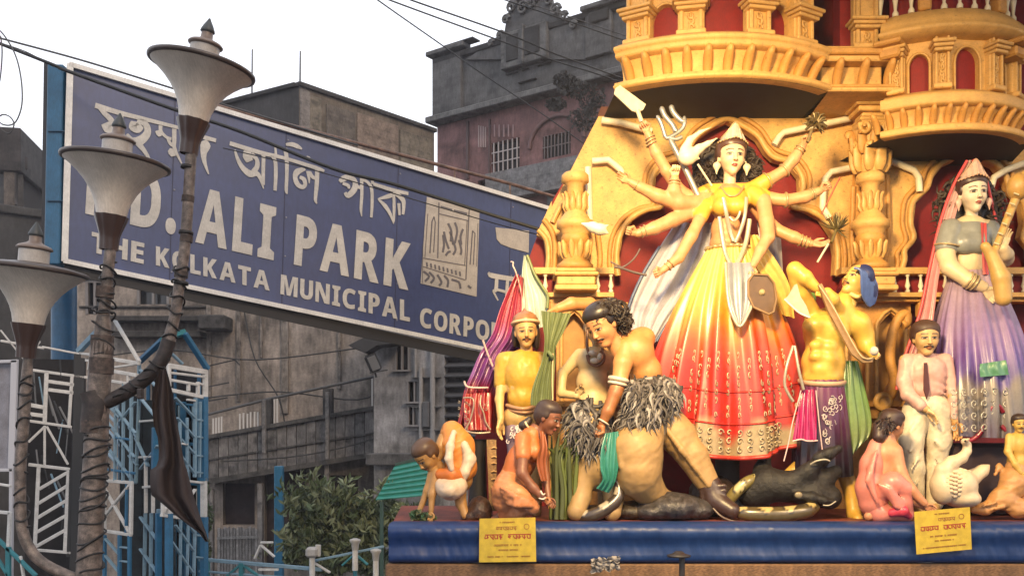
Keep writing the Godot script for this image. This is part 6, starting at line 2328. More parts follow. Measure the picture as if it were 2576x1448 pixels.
func sheet(called: String, par: Node3D, rows: Array, n: int, folds: float, amp: float, m: Material, stops := []) -> Node3D:
	# a hanging cloth: each row u0, v0, z0, u1, v1, z1
	var st := mb()
	var P := []
	var C := []
	var L := []
	var R := []
	for q in rows:
		L.append(K(q[0], q[1], q[2]))
		R.append(K(q[3], q[4], q[5]))
	L = spline(L, 5)
	R = spline(R, 5)
	for i in L.size():
		var t := float(i) / (L.size() - 1)
		var row := PackedVector3Array()
		var cr := PackedColorArray()
		for j in n + 1:
			var s := float(j) / n
			var w := sin(s * folds * TAU + 0.6 * sin(t * 5.0)) + 0.4 * sin(s * folds * 2.3 * TAU + t * 3.0)
			row.append((L[i] as Vector3).lerp(R[i], s) + Vector3(0, 0, w * amp))
			cr.append(shade(stops, t, s))
		P.append(row)
		C.append(cr)
	if stops: grid_c(st, P, C)
	else: grid(st, P)
	return obj(called, st, m, par)

func shade(stops: Array, t: float, s := 0.5) -> Color:
	if stops.is_empty(): return Color.WHITE
	var i := 0
	while i < stops.size() - 2 and t > stops[i + 1][0]: i += 1
	var a: Array = stops[i]
	var b: Array = stops[i + 1]
	return (a[1] as Color).lerp(b[1], clampf((t - a[0]) / maxf(b[0] - a[0], 1e-4), 0, 1))

func skirt(called: String, par: Node3D, top: Array, bot: Array, bulge: float, drop: float, n: int, amp: float, stops: Array, m: Material, sides := 150) -> Array:
	# a pleated skirt: top and bottom rings u, v, nearness, half width (field units), half depth (m); drop: the hem hangs lower in front
	var st := mb()
	var P := []
	var C := []
	for i in 31:
		var t := i / 30.0
		var row := PackedVector3Array()
		var cr := PackedColorArray()
		var c := K(lerpf(top[0], bot[0], t), lerpf(top[1], bot[1], t), lerpf(top[2], bot[2], t))
		var f := t + bulge * sin(t * PI)
		var rx := un(lerpf(top[3], bot[3], f))
		var rz := lerpf(top[4], bot[4], f)
		for j in sides:
			var a := TAU * j / sides
			var pl := cos(a * n + 0.8 * sin(a * 3.0) + 0.5 * sin(t * 4.0))
			var w := 1.0 + amp * (0.25 + 0.75 * t) * (pl - 0.35 * pl * pl) + amp * 0.4 * sin(a * n * 2.37 + t * 3.0)
			row.append(c + Vector3(cos(a) * rx * w, -un(drop) * t * t * maxf(0.0, sin(a)), sin(a) * rz * w))
			var cc := shade(stops, clampf(t + 0.035 * pl + 0.02 * sin(a * 7.0), 0, 1))
			cr.append(cc)
		P.append(row)
		C.append(cr)
	grid_c(st, P, C, true)
	obj(called, st, m, par)
	return P

func cord(called: String, par: Node3D, row: PackedVector3Array, r: float, m: Material, out := 0.0) -> void:
	var st := mb()
	var c := Vector3.ZERO
	for p in row: c += p
	c /= row.size()
	var p := []
	for i in row.size() + 1:
		var q := row[i % row.size()]
		var d := (q - c) * Vector3(1, 0, 1)
		p.append(q + d.normalized() * out)
	tube(st, p, [r], 5, 1.0, false)
	obj(called, st, m, par)

func curls(called: String, par: Node3D, list: Array, n: int, lng: float, r: float, m: Material, dirv := Vector3.ZERO, wave := 0.5) -> void:
	# many tapering locks on the surface of egg-shaped masses: u, v, nearness, ru, rv, rz
	var st := mb()
	for k in n:
		var q: Array = list[rng.randi() % list.size()]
		var d := Vector3(rng.randfn(), rng.randfn(), absf(rng.randfn()) * 0.9).normalized()
		var p := K(q[0], q[1], q[2]) + Vector3(d.x * un(q[3]), d.y * un(q[4]), d.z * q[5])
		var g := (dirv + Vector3(d.x, d.y, d.z * 0.6) * 0.7 + Vector3(rng.randfn(), rng.randfn(), rng.randfn()) * 0.28).normalized()
		var sd := g.cross(Vector3(0, 0, 1)).normalized()
		var pts := []
		var rr := []
		var ph := rng.randf() * TAU
		var l := un(lng) * rng.randf_range(0.6, 1.2)
		for i in 6:
			var t := i / 5.0
			pts.append(p + g * l * (t - 0.25) + sd * l * wave * 0.3 * sin(ph + t * 4.0) + Vector3(0, -l * 0.25 * t * t, 0))
			rr.append(un(r) * (1.05 - t) * (0.6 + 0.8 * sin((t * 0.8 + 0.15) * PI)))
		tube(st, pts, rr, 5, 0.6, false)
	tag(obj(called, st, m, par), "", "", "", "stuff")

func tiara(par: Node3D, ht: Transform3D, m: Material, m2: Material) -> void:
	# an arched crown plate bent round the front of the head, with beads along its foot and ribs
	var st := mb()
	var edge := []
	var front := []
	for lay in 2:
		var P := []
		for i in 7:
			var t := i / 6.0
			var row := PackedVector3Array()
			for j in 25:
				var b := lerpf(-1.35, 1.35, j / 24.0)
				var h := 0.1 + 0.15 * maxf(cos(b * 1.1), 0.0) + 0.17 * exp(-pow(b / 0.42, 2.0))
				var r := 0.42 - 0.03 * lay - 0.1 * t
				row.append(ht * Vector3(sin(b) * r, 0.93 - 0.1 * absf(sin(b)) + h * t, cos(b) * r - 0.05 - 0.12 * t * h))
			P.append(row)
		grid(st, P, false, lay == 1)
		if lay == 0: front = P
	obj("crown", st, m, par)
	st = mb()
	var s: float = ht.basis.x.length()
	tube(st, Array(front[6]), [0.022 * s], 6)
	obj("crown_edge", st, m2, par)
	for j in range(1, 24, 2):
		st = mb()
		lathe(st, [Vector2(0.0, -0.035 * s), Vector2(0.035 * s, 0), Vector2(0.0, 0.035 * s)], Transform3D(Basis(), front[0][j]), 8)
		obj("crown_bead", st, m2, par)
	for j in [6, 9, 12, 15, 18]:
		st = mb()
		var p := []
		for i in 6: p.append(front[i][j])
		tube(st, p, [0.03 * s, 0.028 * s, 0.02 * s], 6)
		obj("crown_rib", st, m, par)

func build_goddess() -> void:
	field(Z2, 9.2)
	var s := statue("ten-armed goddess statue in yellow-to-red pleated skirt, centre of the stage", 830)
	var skin := Color(0.66, 0.33, 0.155)
	var gold := mat(0.55, 0.40, 0.2, 0.3, "clay", 0.2, {"metal": 0.35})
	blob(820, 690, 0.02, 150, 140, 0.17)
	blob(770, 720, 0.15, 70, 66, 0.09)
	blob(890, 720, 0.15, 70, 66, 0.09)
	blob(800, 900, 0.0, 116, 130, 0.14)
	blob(800, 1010, 0.0, 128, 90, 0.16)
	arm([690, 590, 0, 50, 960, 585, 0, 50])
	arm([1000, 590, 0, 56, 1130, 515, 0.03, 50, 1250, 445, 0.05, 44, 1330, 350, 0.08, 46, 1395, 250, 0.1, 32])
	arm([1010, 640, 0, 56, 1150, 660, 0.05, 50, 1270, 672, 0.1, 46, 1420, 645, 0.12, 46, 1530, 598, 0.14, 32])
	arm([1000, 680, -0.05, 56, 1090, 800, -0.02, 50, 1200, 905, 0.06, 46, 1330, 962, 0.12, 46, 1460, 1010, 0.16, 32])
	arm([1010, 620, 0.05, 60, 1090, 680, 0.14, 58, 1115, 830, 0.22, 56, 1128, 960, 0.28, 54])
	arm([1125, 960, 0.28, 46, 1070, 1060, 0.32, 42, 1010, 1180, 0.36, 30])
	arm([660, 600, 0, 56, 540, 660, -0.03, 52, 440, 600, -0.02, 48, 335, 440, 0.05, 44, 255, 300, 0.08, 44, 190, 150, 0.1, 30])
	arm([660, 640, 0, 60, 560, 700, 0.06, 58, 430, 690, 0.12, 64, 392, 600, 0.16, 50, 400, 500, 0.18, 34])
	arm([430, 690, 0.1, 62, 270, 640, 0.14, 54, 130, 570, 0.17, 40, 60, 532, 0.18, 30])
	arm([650, 690, 0, 58, 520, 770, 0.05, 54, 385, 825, 0.12, 56, 240, 890, 0.16, 50, 110, 930, 0.18, 32])
	arm([640, 720, 0.06, 56, 590, 830, 0.14, 46, 530, 950, 0.2, 48, 430, 1120, 0.24, 42, 310, 1215, 0.28, 26])
	var a := mesh_field(0.021, skin)
	var ht := head(a, K(838, 486, 0.03), un(296), 0.06, 0.03, -0.03, false, Color(0.78, 0.56, 0.36))
	var pinkish := Color(0.72, 0.34, 0.18)
	hnd(a, [190, 150, 0.1], [120, 20, 0.14], 150, pinkish, true, false)
	hnd(a, [400, 500, 0.18], [410, 390, 0.2], 150, Color(0.8, 0.62, 0.36), true, true)
	hnd(a, [60, 532, 0.18], [-30, 480, 0.2], 140, skin, false, false)
	hnd(a, [110, 930, 0.18], [-20, 890, 0.2], 150, skin, true, false)
	hnd(a, [310, 1215, 0.28], [190, 1270, 0.32], 150, pinkish, true, false)
	hnd(a, [1395, 250, 0.1], [1450, 150, 0.12], 140, skin, true, true)
	hnd(a, [1530, 598, 0.14], [1650, 520, 0.16], 140, pinkish, true, true)
	hnd(a, [1460, 1010, 0.16], [1600, 1020, 0.18], 150, pinkish, false, true, Vector3(0, 0.7, 0.7))
	hnd(a, [1010, 1180, 0.36], [985, 1290, 0.36], 140, skin, true, true)
	put("body", acc_mesh(a), clay(), s)
	# yellow blouse with puffed sleeves
	blob(820, 690, 0.03, 158, 128, 0.175)
	blob(770, 720, 0.155, 76, 72, 0.095)
	blob(890, 720, 0.155, 76, 72, 0.095)
	arm([690, 600, 0, 58, 960, 595, 0, 58])
	arm([1000, 595, 0, 66, 1110, 525, 0.03, 62])
	arm([1010, 640, 0, 64, 1110, 655, 0.04, 60])
	arm([1010, 625, 0.05, 70, 1085, 680, 0.13, 66])
	arm([660, 610, 0, 66, 570, 650, -0.02, 60])
	arm([650, 690, 0, 66, 540, 760, 0.05, 60])
	arm([640, 720, 0.06, 64, 605, 800, 0.12, 56])
	solid("blouse", s, 0.021, Color(0.74, 0.42, 0.055))
	bangles("sleeve_hem", s, [[785, 808, 0.03, 10, 0, 4], [1120, 520, 0.035, 64, 0.5, 7]], gold)
	bangles("bracelet", s, [[1385, 268, 0.1, 38, 0.95, 7], [1370, 290, 0.1, 38, 0.95, 6], [1480, 620, 0.13, 42, 0.35, 7], [1465, 626, 0.13, 42, 0.35, 6], [1410, 993, 0.15, 42, -0.35, 6], [1440, 1003, 0.15, 40, -0.35, 6], [1380, 983, 0.15, 44, -0.35, 6], [205, 185, 0.1, 38, -1.1, 7], [212, 210, 0.1, 40, -1.1, 6], [218, 235, 0.1, 41, -1.1, 7], [400, 520, 0.18, 40, 1.5, 7], [398, 545, 0.17, 42, 1.5, 7], [100, 555, 0.175, 38, -0.5, 6], [140, 920, 0.18, 40, 0.28, 6], [170, 908, 0.18, 42, 0.28, 6], [345, 1190, 0.27, 34, 0.75, 6], [370, 1165, 0.27, 36, 0.75, 6], [1255, 440, 0.05, 52, 0.65, 9], [1265, 670, 0.1, 54, 0.0, 9]], gold)
	# head dress
	field(Z2, 9.2)
	hair_cap(ht, 0.0)
	var hairm := Color(0.10, 0.045, 0.03)
	solid("hair", s, 0.018, hairm, 0.4)
	blob(790, 440, -0.16, 260, 260, 0.06)
	blob(720, 560, -0.16, 160, 190, 0.06)
	solid("hair_mass", s, 0.03, Color(0.03, 0.016, 0.012), 0.4)
	curls("hair_lock", s, [[800, 450, -0.14, 235, 245, 0.06], [640, 540, -0.12, 80, 150, 0.05], [990, 470, -0.12, 60, 130, 0.05]], 420, 90, 22, mat(0.022, 0.012, 0.009, 0.6), Vector3(0, -0.6, 0), 1.0)
	tiara(s, ht, mat(0.66, 0.50, 0.44, 0.35, "clay", 0.15, {"coat": 0.5}), gold)
	for sg in [-1.0, 1.0]:
		B = []
		egg(ht * Vector3(0.40 * sg, 0.25, 0.06), Vector3(0.10, 0.09, 0.04) * un(302), Basis(), 0.005)
		cap(ht * Vector3(0.40 * sg, 0.24, 0.06), ht * Vector3(0.40 * sg, 0.02, 0.06), un(22), un(4), 0.02)
		cap(ht * Vector3(0.37 * sg, 0.4, 0.02), ht * Vector3(0.39 * sg, 0.3, 0.06), un(6), un(6), 0.005)
		solid("earring", s, 0.012, Color(0.75, 0.68, 0.5))
	# red mark on the brow
	B = []
	egg(ht * Vector3(0, 0.7, 0.335), Vector3(0.022, 0.05, 0.02) * un(302), Basis(), 0.001)
	solid("brow_mark", s, 0.006, Color(0.5, 0.03, 0.02))
	# garland and silver stole down the front
	var silver := mat(0.52, 0.47, 0.36, 0.3, "clay", 0.2, {"metal": 0.3})
	tubes("garland", s, [[17, 780, 650, 0.27, 800, 760, 0.28, 830, 900, 0.24, 860, 990, 0.24], [15, 960, 650, 0.22, 945, 800, 0.26, 905, 930, 0.24, 870, 1000, 0.24], [19, 750, 800, 0.22, 770, 950, 0.22, 800, 1090, 0.25, 850, 1190, 0.3], [19, 985, 820, 0.2, 960, 980, 0.22, 920, 1100, 0.26, 870, 1195, 0.3], [11, 830, 800, 0.27, 860, 830, 0.28, 895, 800, 0.27, 910, 760, 0.27]], silver, 8, 0.7)
	tubes("neck_chain", s, [[7, 760, 560, 0.12, 800, 620, 0.2, 850, 640, 0.22, 900, 620, 0.2, 940, 560, 0.12]], gold)
	field(ZD, 9.2)
	sheet("silver_stole", s, [[1826, 660, 0.36, 1892, 660, 0.36], [1828, 700, 0.4, 1900, 690, 0.4], [1832, 750, 0.44, 1896, 750, 0.44], [1842, 790, 0.47, 1884, 785, 0.47], [1860, 820, 0.5, 1866, 818, 0.5]], 14, 2.5, 0.014, mat(0.30, 0.31, 0.36, 0.3, "cloth", 0.3, {"coat": 0.4}))
	tubes("stole_edge", s, [[4, 1826, 660, 0.37, 1828, 700, 0.41, 1832, 750, 0.45, 1842, 790, 0.48, 1862, 821, 0.5, 1884, 786, 0.48, 1897, 750, 0.45, 1901, 690, 0.41]], silver)
	# the skirt, dyed from yellow to red, with silver embroidery
	var stops := [[0.0, Color(0.78, 0.60, 0.16)], [0.2, Color(0.80, 0.56, 0.09)], [0.36, Color(0.76, 0.33, 0.03)], [0.5, Color(0.66, 0.09, 0.012)], [0.62, Color(0.5, 0.028, 0.012)], [0.88, Color(0.44, 0.022, 0.012)], [0.9, Color(0.36, 0.26, 0.14)], [1.0, Color(0.34, 0.27, 0.16)]]
	var vc := mat(1, 1, 1, 0.42, "clay", 0.3, {"vc": 1, "coat": 0.35, "coat_rough": 0.25})
	var P := skirt("skirt", s, [1834, 626, 0.02, 52, 0.19], [1826, 1052, 0.0, 204, 0.47], 0.15, 98, 10, 0.12, stops, vc, 220)
	cord("waist_cord", s, P[0], 0.02, gold, 0.005)
	cord("red_cord", s, P[22], 0.008, mat(0.5, 0.02, 0.012, 0.4), 0.004)
	cord("red_cord", s, P[26], 0.009, mat(0.5, 0.02, 0.012, 0.4), 0.004)
	cord("hem_cord", s, P[30], 0.022, mat(0.42, 0.03, 0.02, 0.4), 0.01)
	var lace := mat(0.46, 0.37, 0.24, 0.32, "clay", 0.1, {"metal": 0.3})
	for k in 36:
		# embroidered strips and lace scallops on the front half
		var j := 4 + k * 5
		if j > 98: break
		var st := mb()
		for i in range(17, 26):
			var p: Vector3 = P[i][j]
			var n := ((p - K(1830, 1000, 0)) * Vector3(1, 0, 1)).normalized()
			var q := []
			for w in 7:
				var an: float = w * 0.9 + i
				q.append(p + n * 0.008 + Vector3(cos(an) * 0.013 * (1.0 - w / 9.0), sin(an) * 0.04 * (1.0 - w / 9.0), 0))
			if (i * 3 + k) % 4 != 0: tube(st, q, [0.0055], 5)
		tag(obj("embroidered_strip", st, lace, s), "", "", "", "stuff")
	for k in 22:
		var j := 2 + k * 4
		var st := mb()
		for i in [27, 28, 29]:
			var p: Vector3 = P[i][j]
			var n := ((p - K(1830, 1000, 0)) * Vector3(1, 0, 1)).normalized()
			var q := []
			for w in 9:
				var an: float = w * 0.8 + i * 2.0 + k
				q.append(p + n * 0.01 + Vector3(cos(an) * 0.03 * (1.0 - w / 11.0), sin(an) * 0.034 * (1.0 - w / 11.0), 0))
			tube(st, q, [0.008], 5)
		tag(obj("hem_lace", st, lace, s), "", "", "", "stuff")
	# hidden stand that carries the figure on the rocks
	var st2 := mb()
	tube(st2, [K(1830, 1000, 0), K(1830, 1290, 0)], [0.12], 10)
	obj("stand_pole", st2, mat(0.03, 0.02, 0.018, 0.8), s)
	# pale veils behind
	var pale := mat(0.50, 0.50, 0.60, 0.5, "cloth", 0.4, {"rim": 0.3})
	sheet("pale_veil", s, [[1700, 560, -0.18, 1790, 560, -0.16], [1660, 620, -0.16, 1780, 640, -0.14], [1612, 700, -0.14, 1740, 740, -0.14], [1578, 790, -0.1, 1690, 800, -0.1], [1590, 850, -0.1, 1650, 860, -0.1]], 30, 4.0, 0.02, pale)
	sheet("pale_veil", s, [[1905, 560, -0.2, 1962, 560, -0.2], [1915, 640, -0.2, 1968, 640, -0.2], [1930, 720, -0.2, 1972, 700, -0.2]], 14, 2.0, 0.015, mat(0.46, 0.42, 0.46, 0.5, "cloth", 0.4))
	tubes("veil_edge", s, [[4, 1660, 620, -0.13, 1612, 700, -0.11, 1578, 790, -0.07, 1590, 850, -0.07], [4, 1780, 640, -0.11, 1740, 740, -0.11, 1690, 800, -0.07, 1652, 858, -0.07]], mat(0.08, 0.11, 0.2, 0.4))
	sheet("yellow_stole", s, [[1886, 590, 0.12, 1906, 590, 0.1], [1896, 660, 0.2, 1950, 650, 0.14], [1936, 720, 0.2, 1988, 720, 0.14], [1962, 790, 0.16, 2000, 800, 0.1]], 12, 2.0, 0.014, mat(0.66, 0.42, 0.09, 0.45, "clay", 0.3))
	# things held in the hands: top-level, because a hand only holds them
	var steel := mat(0.62, 0.56, 0.42, 0.35, "clay", 0.3)
	var st := mb()
	fd = 9.06
	slab(st, [1560, 214, 1625, 262, 1618, 276, 1602, 282, 1590, 278, 1545, 236, 1548, 222], 9.06, 0.02)
	tube(st, [at(1604, 276, 9.06), at(1614, 306, 9.06)], [0.022], 8)
	tag(obj("cleaver", st, steel), "broad pale cleaver raised in the goddess's uppermost left hand", "cleaver")
	st = mb()
	for q in [[3.5, 1653, 290, 1664, 312, 1674, 344], [4.5, 1664, 268, 1672, 290, 1690, 312, 1700, 330], [4.5, 1688, 264, 1694, 282, 1712, 302, 1722, 306], [3.5, 1722, 292, 1718, 322, 1684, 346, 1674, 344], [3.5, 1674, 344, 1700, 350, 1716, 344], [5.0, 1684, 346, 1722, 420, 1760, 500]]:
		var p := []
		for i in range(1, q.size(), 2): p.append(at(q[i], q[i + 1], 9.14))
		tube(st, spline(p, 4), [m_of(q[0] * 0.7, 9.1), m_of(q[0] * 1.5, 9.1), m_of(q[0] * 1.6, 9.1)], 7)
	tag(obj("trident", st, mat(0.42, 0.42, 0.40, 0.3, "clay", 0.2, {"metal": 0.5})), "curved silver trident left of the goddess's head", "trident")
	field(Z2, 9.02)
	var sh := thing("conch_shell", "large white conch shell held up beside the goddess's hair", "shell", K(500, 380, 0))
	blob(500, 330, 0, 72, 70, 0.07, 0.3)
	arm([530, 320, 0, 50, 590, 270, 0.0, 34, 660, 230, 0, 20, 735, 185, 0, 4])
	arm([480, 280, 0, 40, 520, 200, 0, 26, 600, 140, 0, 14, 690, 100, 0, 3])
	arm([530, 350, 0, 20, 605, 345, 0, 3])
	solid("shell", sh, 0.016, Color(0.78, 0.72, 0.55))
	var sh2 := thing("conch_shell", "white conch shell held at the left in front of the cream screen", "shell", K(-220, 930, 0))
	arm([-120, 930, 0, 8, -180, 900, 0, 44, -240, 880, 0, 40, -330, 850, 0, 5])
	arm([-200, 900, 0, 30, -110, 860, 0, 4])
	solid("shell", sh2, 0.016, Color(0.80, 0.76, 0.62))
	st = mb()
	var fl := thing("metal_flower", "dark wiry metal flower in the goddess's uppermost right hand", "ornament", K(1470, 120, 0))
	for k in 34:
		var d := Vector3(rng.randfn(), rng.randfn() + 0.3, rng.randfn() * 0.6).normalized()
		var c := K(1500, 70, 0)
		tube(st, [c + d * un(18), c + d * un(60) + Vector3(0, un(10), 0), c + d * un(88) + Vector3(rng.randf_range(-1, 1) * un(16), -un(6), 0)], [un(13), un(12), un(5)], 5)
	obj("petals", st, mat(0.17, 0.12, 0.05, 0.35, "clay", 0.1, {"metal": 0.4}), fl)
	st = mb()
	tube(st, [K(1435, 220, 0.02), K(1470, 120, 0)], [un(14)], 7)
	obj("stem", st, mat(0.17, 0.12, 0.05, 0.4), fl)
	st = mb()
	tube(st, [K(1690, 490, 0.12), K(1545, 780, 0.06)], [un(6)], 6)
	tag(obj("arrow", st, mat(0.28, 0.06, 0.03, 0.5)), "thin dark red rod slanting down from the middle right hand", "arrow")
	st = mb()
	tube(st, [K(1600, 1010, 0.2), K(1512, 1155, 0.2)], [un(9)], 6)
	tag(obj("pale_stick", st, steel), "short pale stick in the open lower right hand", "stick")
	st = mb()
	tube(st, [K(580, 390, 0.1), K(690, 560, 0.1)], [un(9)], 6)
	tag(obj("pale_stick", st, steel), "pale stick behind the goddess's shoulder, left of her neck", "stick")
	var fl2 := thing("metal_flower", "dark spiky metal flower before the leafy column at right", "ornament", K(1660, 950, 0))
	st = mb()
	for k in 26:
		var d := Vector3(rng.randfn() * 0.7, rng.randfn() + 0.7, rng.randfn() * 0.4).normalized()
		var c := K(1660, 900, 0.05)
		tube(st, [c, c + d * un(60), c + d * un(125) + Vector3(rng.randf_range(-1, 1) * un(14), un(10), 0)], [un(9), un(8), un(2)], 5)
	obj("petals", st, mat(0.12, 0.09, 0.03, 0.35, "clay", 0.1, {"metal": 0.4}), fl2)
	st = mb()
	tube(st, [K(1660, 900, 0.05), K(1620, 1000, 0.12)], [un(12)], 6)
	obj("stem", st, mat(0.12, 0.09, 0.03, 0.4), fl2)
	st = mb()
	tube(st, spline([K(180, 1255, 0.28), K(80, 1232, 0.24), K(0, 1205, 0.18), K(-70, 1190, 0.15)], 4), [un(10)], 7)
	tube(st, spline([K(-100, 1150, 0.1), K(-40, 1180, 0.12), K(0, 1190, 0.14), K(80, 1130, 0.12), K(130, 1050, 0.1)], 4), [un(7)], 6)
	tag(obj("spear", st, mat(0.10, 0.07, 0.06, 0.4)), "dark slender spear in the goddess's lowest left hand", "spear")
	st = mb()
	field(ZD, 9.2)
	slab(st, [1884, 706, 1896, 690, 1932, 692, 1948, 712, 1954, 752, 1948, 784, 1934, 790, 1896, 772, 1884, 744], 8.72, 0.05)
	var shield := obj("shield", st, mat(0.13, 0.07, 0.03, 0.4, "clay", 0.3, {"coat": 0.4}))
	tag(shield, "dark brown eight-sided shield in front of the yellow skirt", "shield")
	st = mb()
	var hp := []
	for q in [[1884, 706], [1896, 690], [1932, 692], [1948, 712], [1954, 752], [1948, 784], [1934, 790], [1896, 772], [1884, 744], [1884, 706]]: hp.append(at(q[0], q[1], 8.715))
	tube(st, hp, [0.012], 6)
	obj("rim", st, mat(0.22, 0.13, 0.06, 0.4), shield)
	st = mb()
	lathe(st, [Vector2(0.03, 0), Vector2(0.024, 0.015), Vector2(0.01, 0.024)], Transform3D(Basis(Vector3.RIGHT, PI / 2), at(1918, 735, 8.718)), 12)
	obj("boss", st, mat(0.4, 0.3, 0.15, 0.3), shield)

func build_demon() -> void:
	field(Z3, 8.78)
	var skin := Color(0.60, 0.26, 0.085)
	var s := statue("crouching demon statue with curly black hair and grey fur loincloth", 1000)
	blob(950, 600, 0.1, 170, 210, 0.2, 0.25)
	blob(1040, 780, 0.06, 150, 170, 0.19, 0.25)
	blob(1010, 470, 0.04, 120, 110, 0.16)
	arm([780, 450, 0.12, 75, 900, 500, 0.1, 95])
	arm([860, 560, 0.2, 95, 830, 700, 0.26, 86, 800, 860, 0.3, 68, 760, 980, 0.33, 66, 690, 1150, 0.36, 54, 640, 1260, 0.36, 38])
	arm([820, 480, -0.05, 80, 640, 260, -0.14, 66, 520, 150, -0.1, 62, 350, 150, 0.02, 62, 230, 190, 0.06, 44])
	var a := mesh_field(0.02, skin, func(p: Vector3, c: Color) -> Color:
		# the forearm is painted darker below the armlet
		var f := clampf((K(800, 900, 0).y - p.y) / 0.05, 0.0, 1.0) if p.x < K(900, 0, 0).x else 0.0
		return c.lerp(Color(0.30, 0.11, 0.035), f))
	var ht := head(a, K(722, 520, 0.24), un(375), -0.85, 0.5, 0.18, true, Color(0.66, 0.30, 0.12))
	hnd(a, [640, 1260, 0.36], [590, 1400, 0.36], 220, Color(0.32, 0.12, 0.04), true, true, Vector3(-0.6, 0, 0.6))
	hnd(a, [230, 190, 0.06], [90, 290, 0.1], 230, skin, true, true, Vector3(0.3, -0.6, 0.5))
	put("body", acc_mesh(a), clay(), s)
	var w := mat(0.62, 0.55, 0.45, 0.35, "clay", 0.2)
	bangles("armlet", s, [[790, 850, 0.3, 78, 1.35, 22], [780, 890, 0.31, 76, 1.35, 16]], w)
	bangles("bracelet", s, [[652, 1245, 0.36, 52, 1.0, 8]], w)
	hair_cap(ht)
	solid("hair", s, 0.018, Color(0.022, 0.013, 0.01), 0.4)
	curls("hair_lock", s, [[700, 235, 0.2, 170, 120, 0.17], [830, 320, 0.15, 60, 90, 0.15], [600, 265, 0.28, 90, 70, 0.12], [660, 215, 0.3, 110, 70, 0.12]], 330, 60, 17, mat(0.02, 0.012, 0.009, 0.55), Vector3(0, -0.1, 0), 1.4)
	# trousers
	field(ZD, 8.78)
	arm([1650, 1030, 0.05, 50, 1704, 1095, 0.1, 43, 1742, 1146, 0.14, 36, 1790, 1232, 0.16, 25], 0.04)
	arm([1620, 1050, 0.1, 58, 1602, 1130, 0.3, 58, 1606, 1180, 0.34, 52], 0.05)
	blob(1606, 1160, 0.28, 58, 66, 0.18)
	arm([1606, 1200, 0.3, 52, 1650, 1258, 0.12, 34, 1700, 1270, 0.0, 26], 0.04)
	for k in 5:
		arm([1662 + k * 9, 1058 - k * 7, 0.24 - k * 0.02, 4, 1715 + k * 7, 1130 - k * 8, 0.285 - k * 0.03, 7, 1784 + k * 4, 1222 - k * 5, 0.262 - k * 0.02, 4], 0.02)
		arm([1556 + k * 16, 1110 + k * 4, 0.4 + 0.02 * k, 4, 1566 + k * 14, 1170, 0.44 + 0.01 * k, 7, 1580 + k * 12, 1212, 0.4, 4], 0.02)
	solid("trousers", s, 0.022, Color(0.40, 0.25, 0.10), 0.6, 0.008, Vector3(2.5, 2.5, 2.5))
	arm([1786, 1222, 0.16, 30, 1800, 1258, 0.2, 27, 1842, 1284, 0.3, 20], 0.03)
	for k in 4:
		arm([1768, 1228 + k * 11, 0.2, 8, 1822, 1222 + k * 13, 0.26, 7], 0.01)
	solid("boot", s, 0.018, Color(0.05, 0.026, 0.02), 0.4)
	# fur loincloth
	field(Z3, 8.78)
	blob(1090, 1080, 0.1, 220, 240, 0.24)
	blob(960, 1260, 0.25, 150, 170, 0.16)
	solid("fur_base", s, 0.03, Color(0.07, 0.055, 0.048), 0.8)
	var list := [[1090, 1060, 0.12, 230, 240, 0.26], [1000, 1200, 0.26, 170, 210, 0.18], [1210, 980, 0.1, 140, 120, 0.2], [930, 1040, 0.22, 90, 150, 0.2]]
	var i := 0
	for c in [Color(0.05, 0.043, 0.041), Color(0.115, 0.102, 0.098), Color(0.26, 0.24, 0.23)]:
		curls("fur_tuft", s, list, [330, 260, 110][i], 150, 19, mat(c.r, c.g, c.b, 0.6), Vector3(-0.35, -0.9, 0.15), 0.6)
		i += 1
	field(ZD, 8.78)
	sheet("teal_cloth", s, [[1522, 1090, 0.4, 1556, 1084, 0.4], [1512, 1130, 0.44, 1560, 1126, 0.42], [1510, 1175, 0.45, 1556, 1172, 0.43], [1516, 1205, 0.44, 1548, 1210, 0.42], [1500, 1228, 0.4, 1532, 1240, 0.38]], 20, 3.0, 0.016, mat(0.04, 0.25, 0.2, 0.35, "cloth", 0.3, {"coat": 0.4}))
	# green cloth in the raised hand
	field(Z7, 8.6)
	var gc := mat(0.15, 0.19, 0.075, 0.6, "cloth", 0.3)
	var cl := thing("green_cloth", "long dull green cloth hanging from the demon's raised hand", "cloth", K(740, 1240, 0))
	sheet("fall", cl, [[690, 580, 0.06, 920, 600, 0.0], [700, 680, 0.06, 860, 740, 0.02], [716, 800, 0.07, 800, 860, 0.04], [700, 940, 0.07, 800, 940, 0.03], [650, 1080, 0.08, 790, 1090, 0.02], [615, 1200, 0.08, 785, 1230, 0.0], [610, 1290, 0.08, 780, 1310, 0.0]], 40, 5.0, 0.016, gc)
	tubes("knot", cl, [[16, 745, 890, 0.06, 765, 915, 0.09, 770, 940, 0.06]], gc)
	tubes("tassel_cord", cl, [[6, 780, 900, 0.05, 775, 1100, 0.05, 780, 1340, 0.05]], mat(0.5, 0.38, 0.2, 0.5))

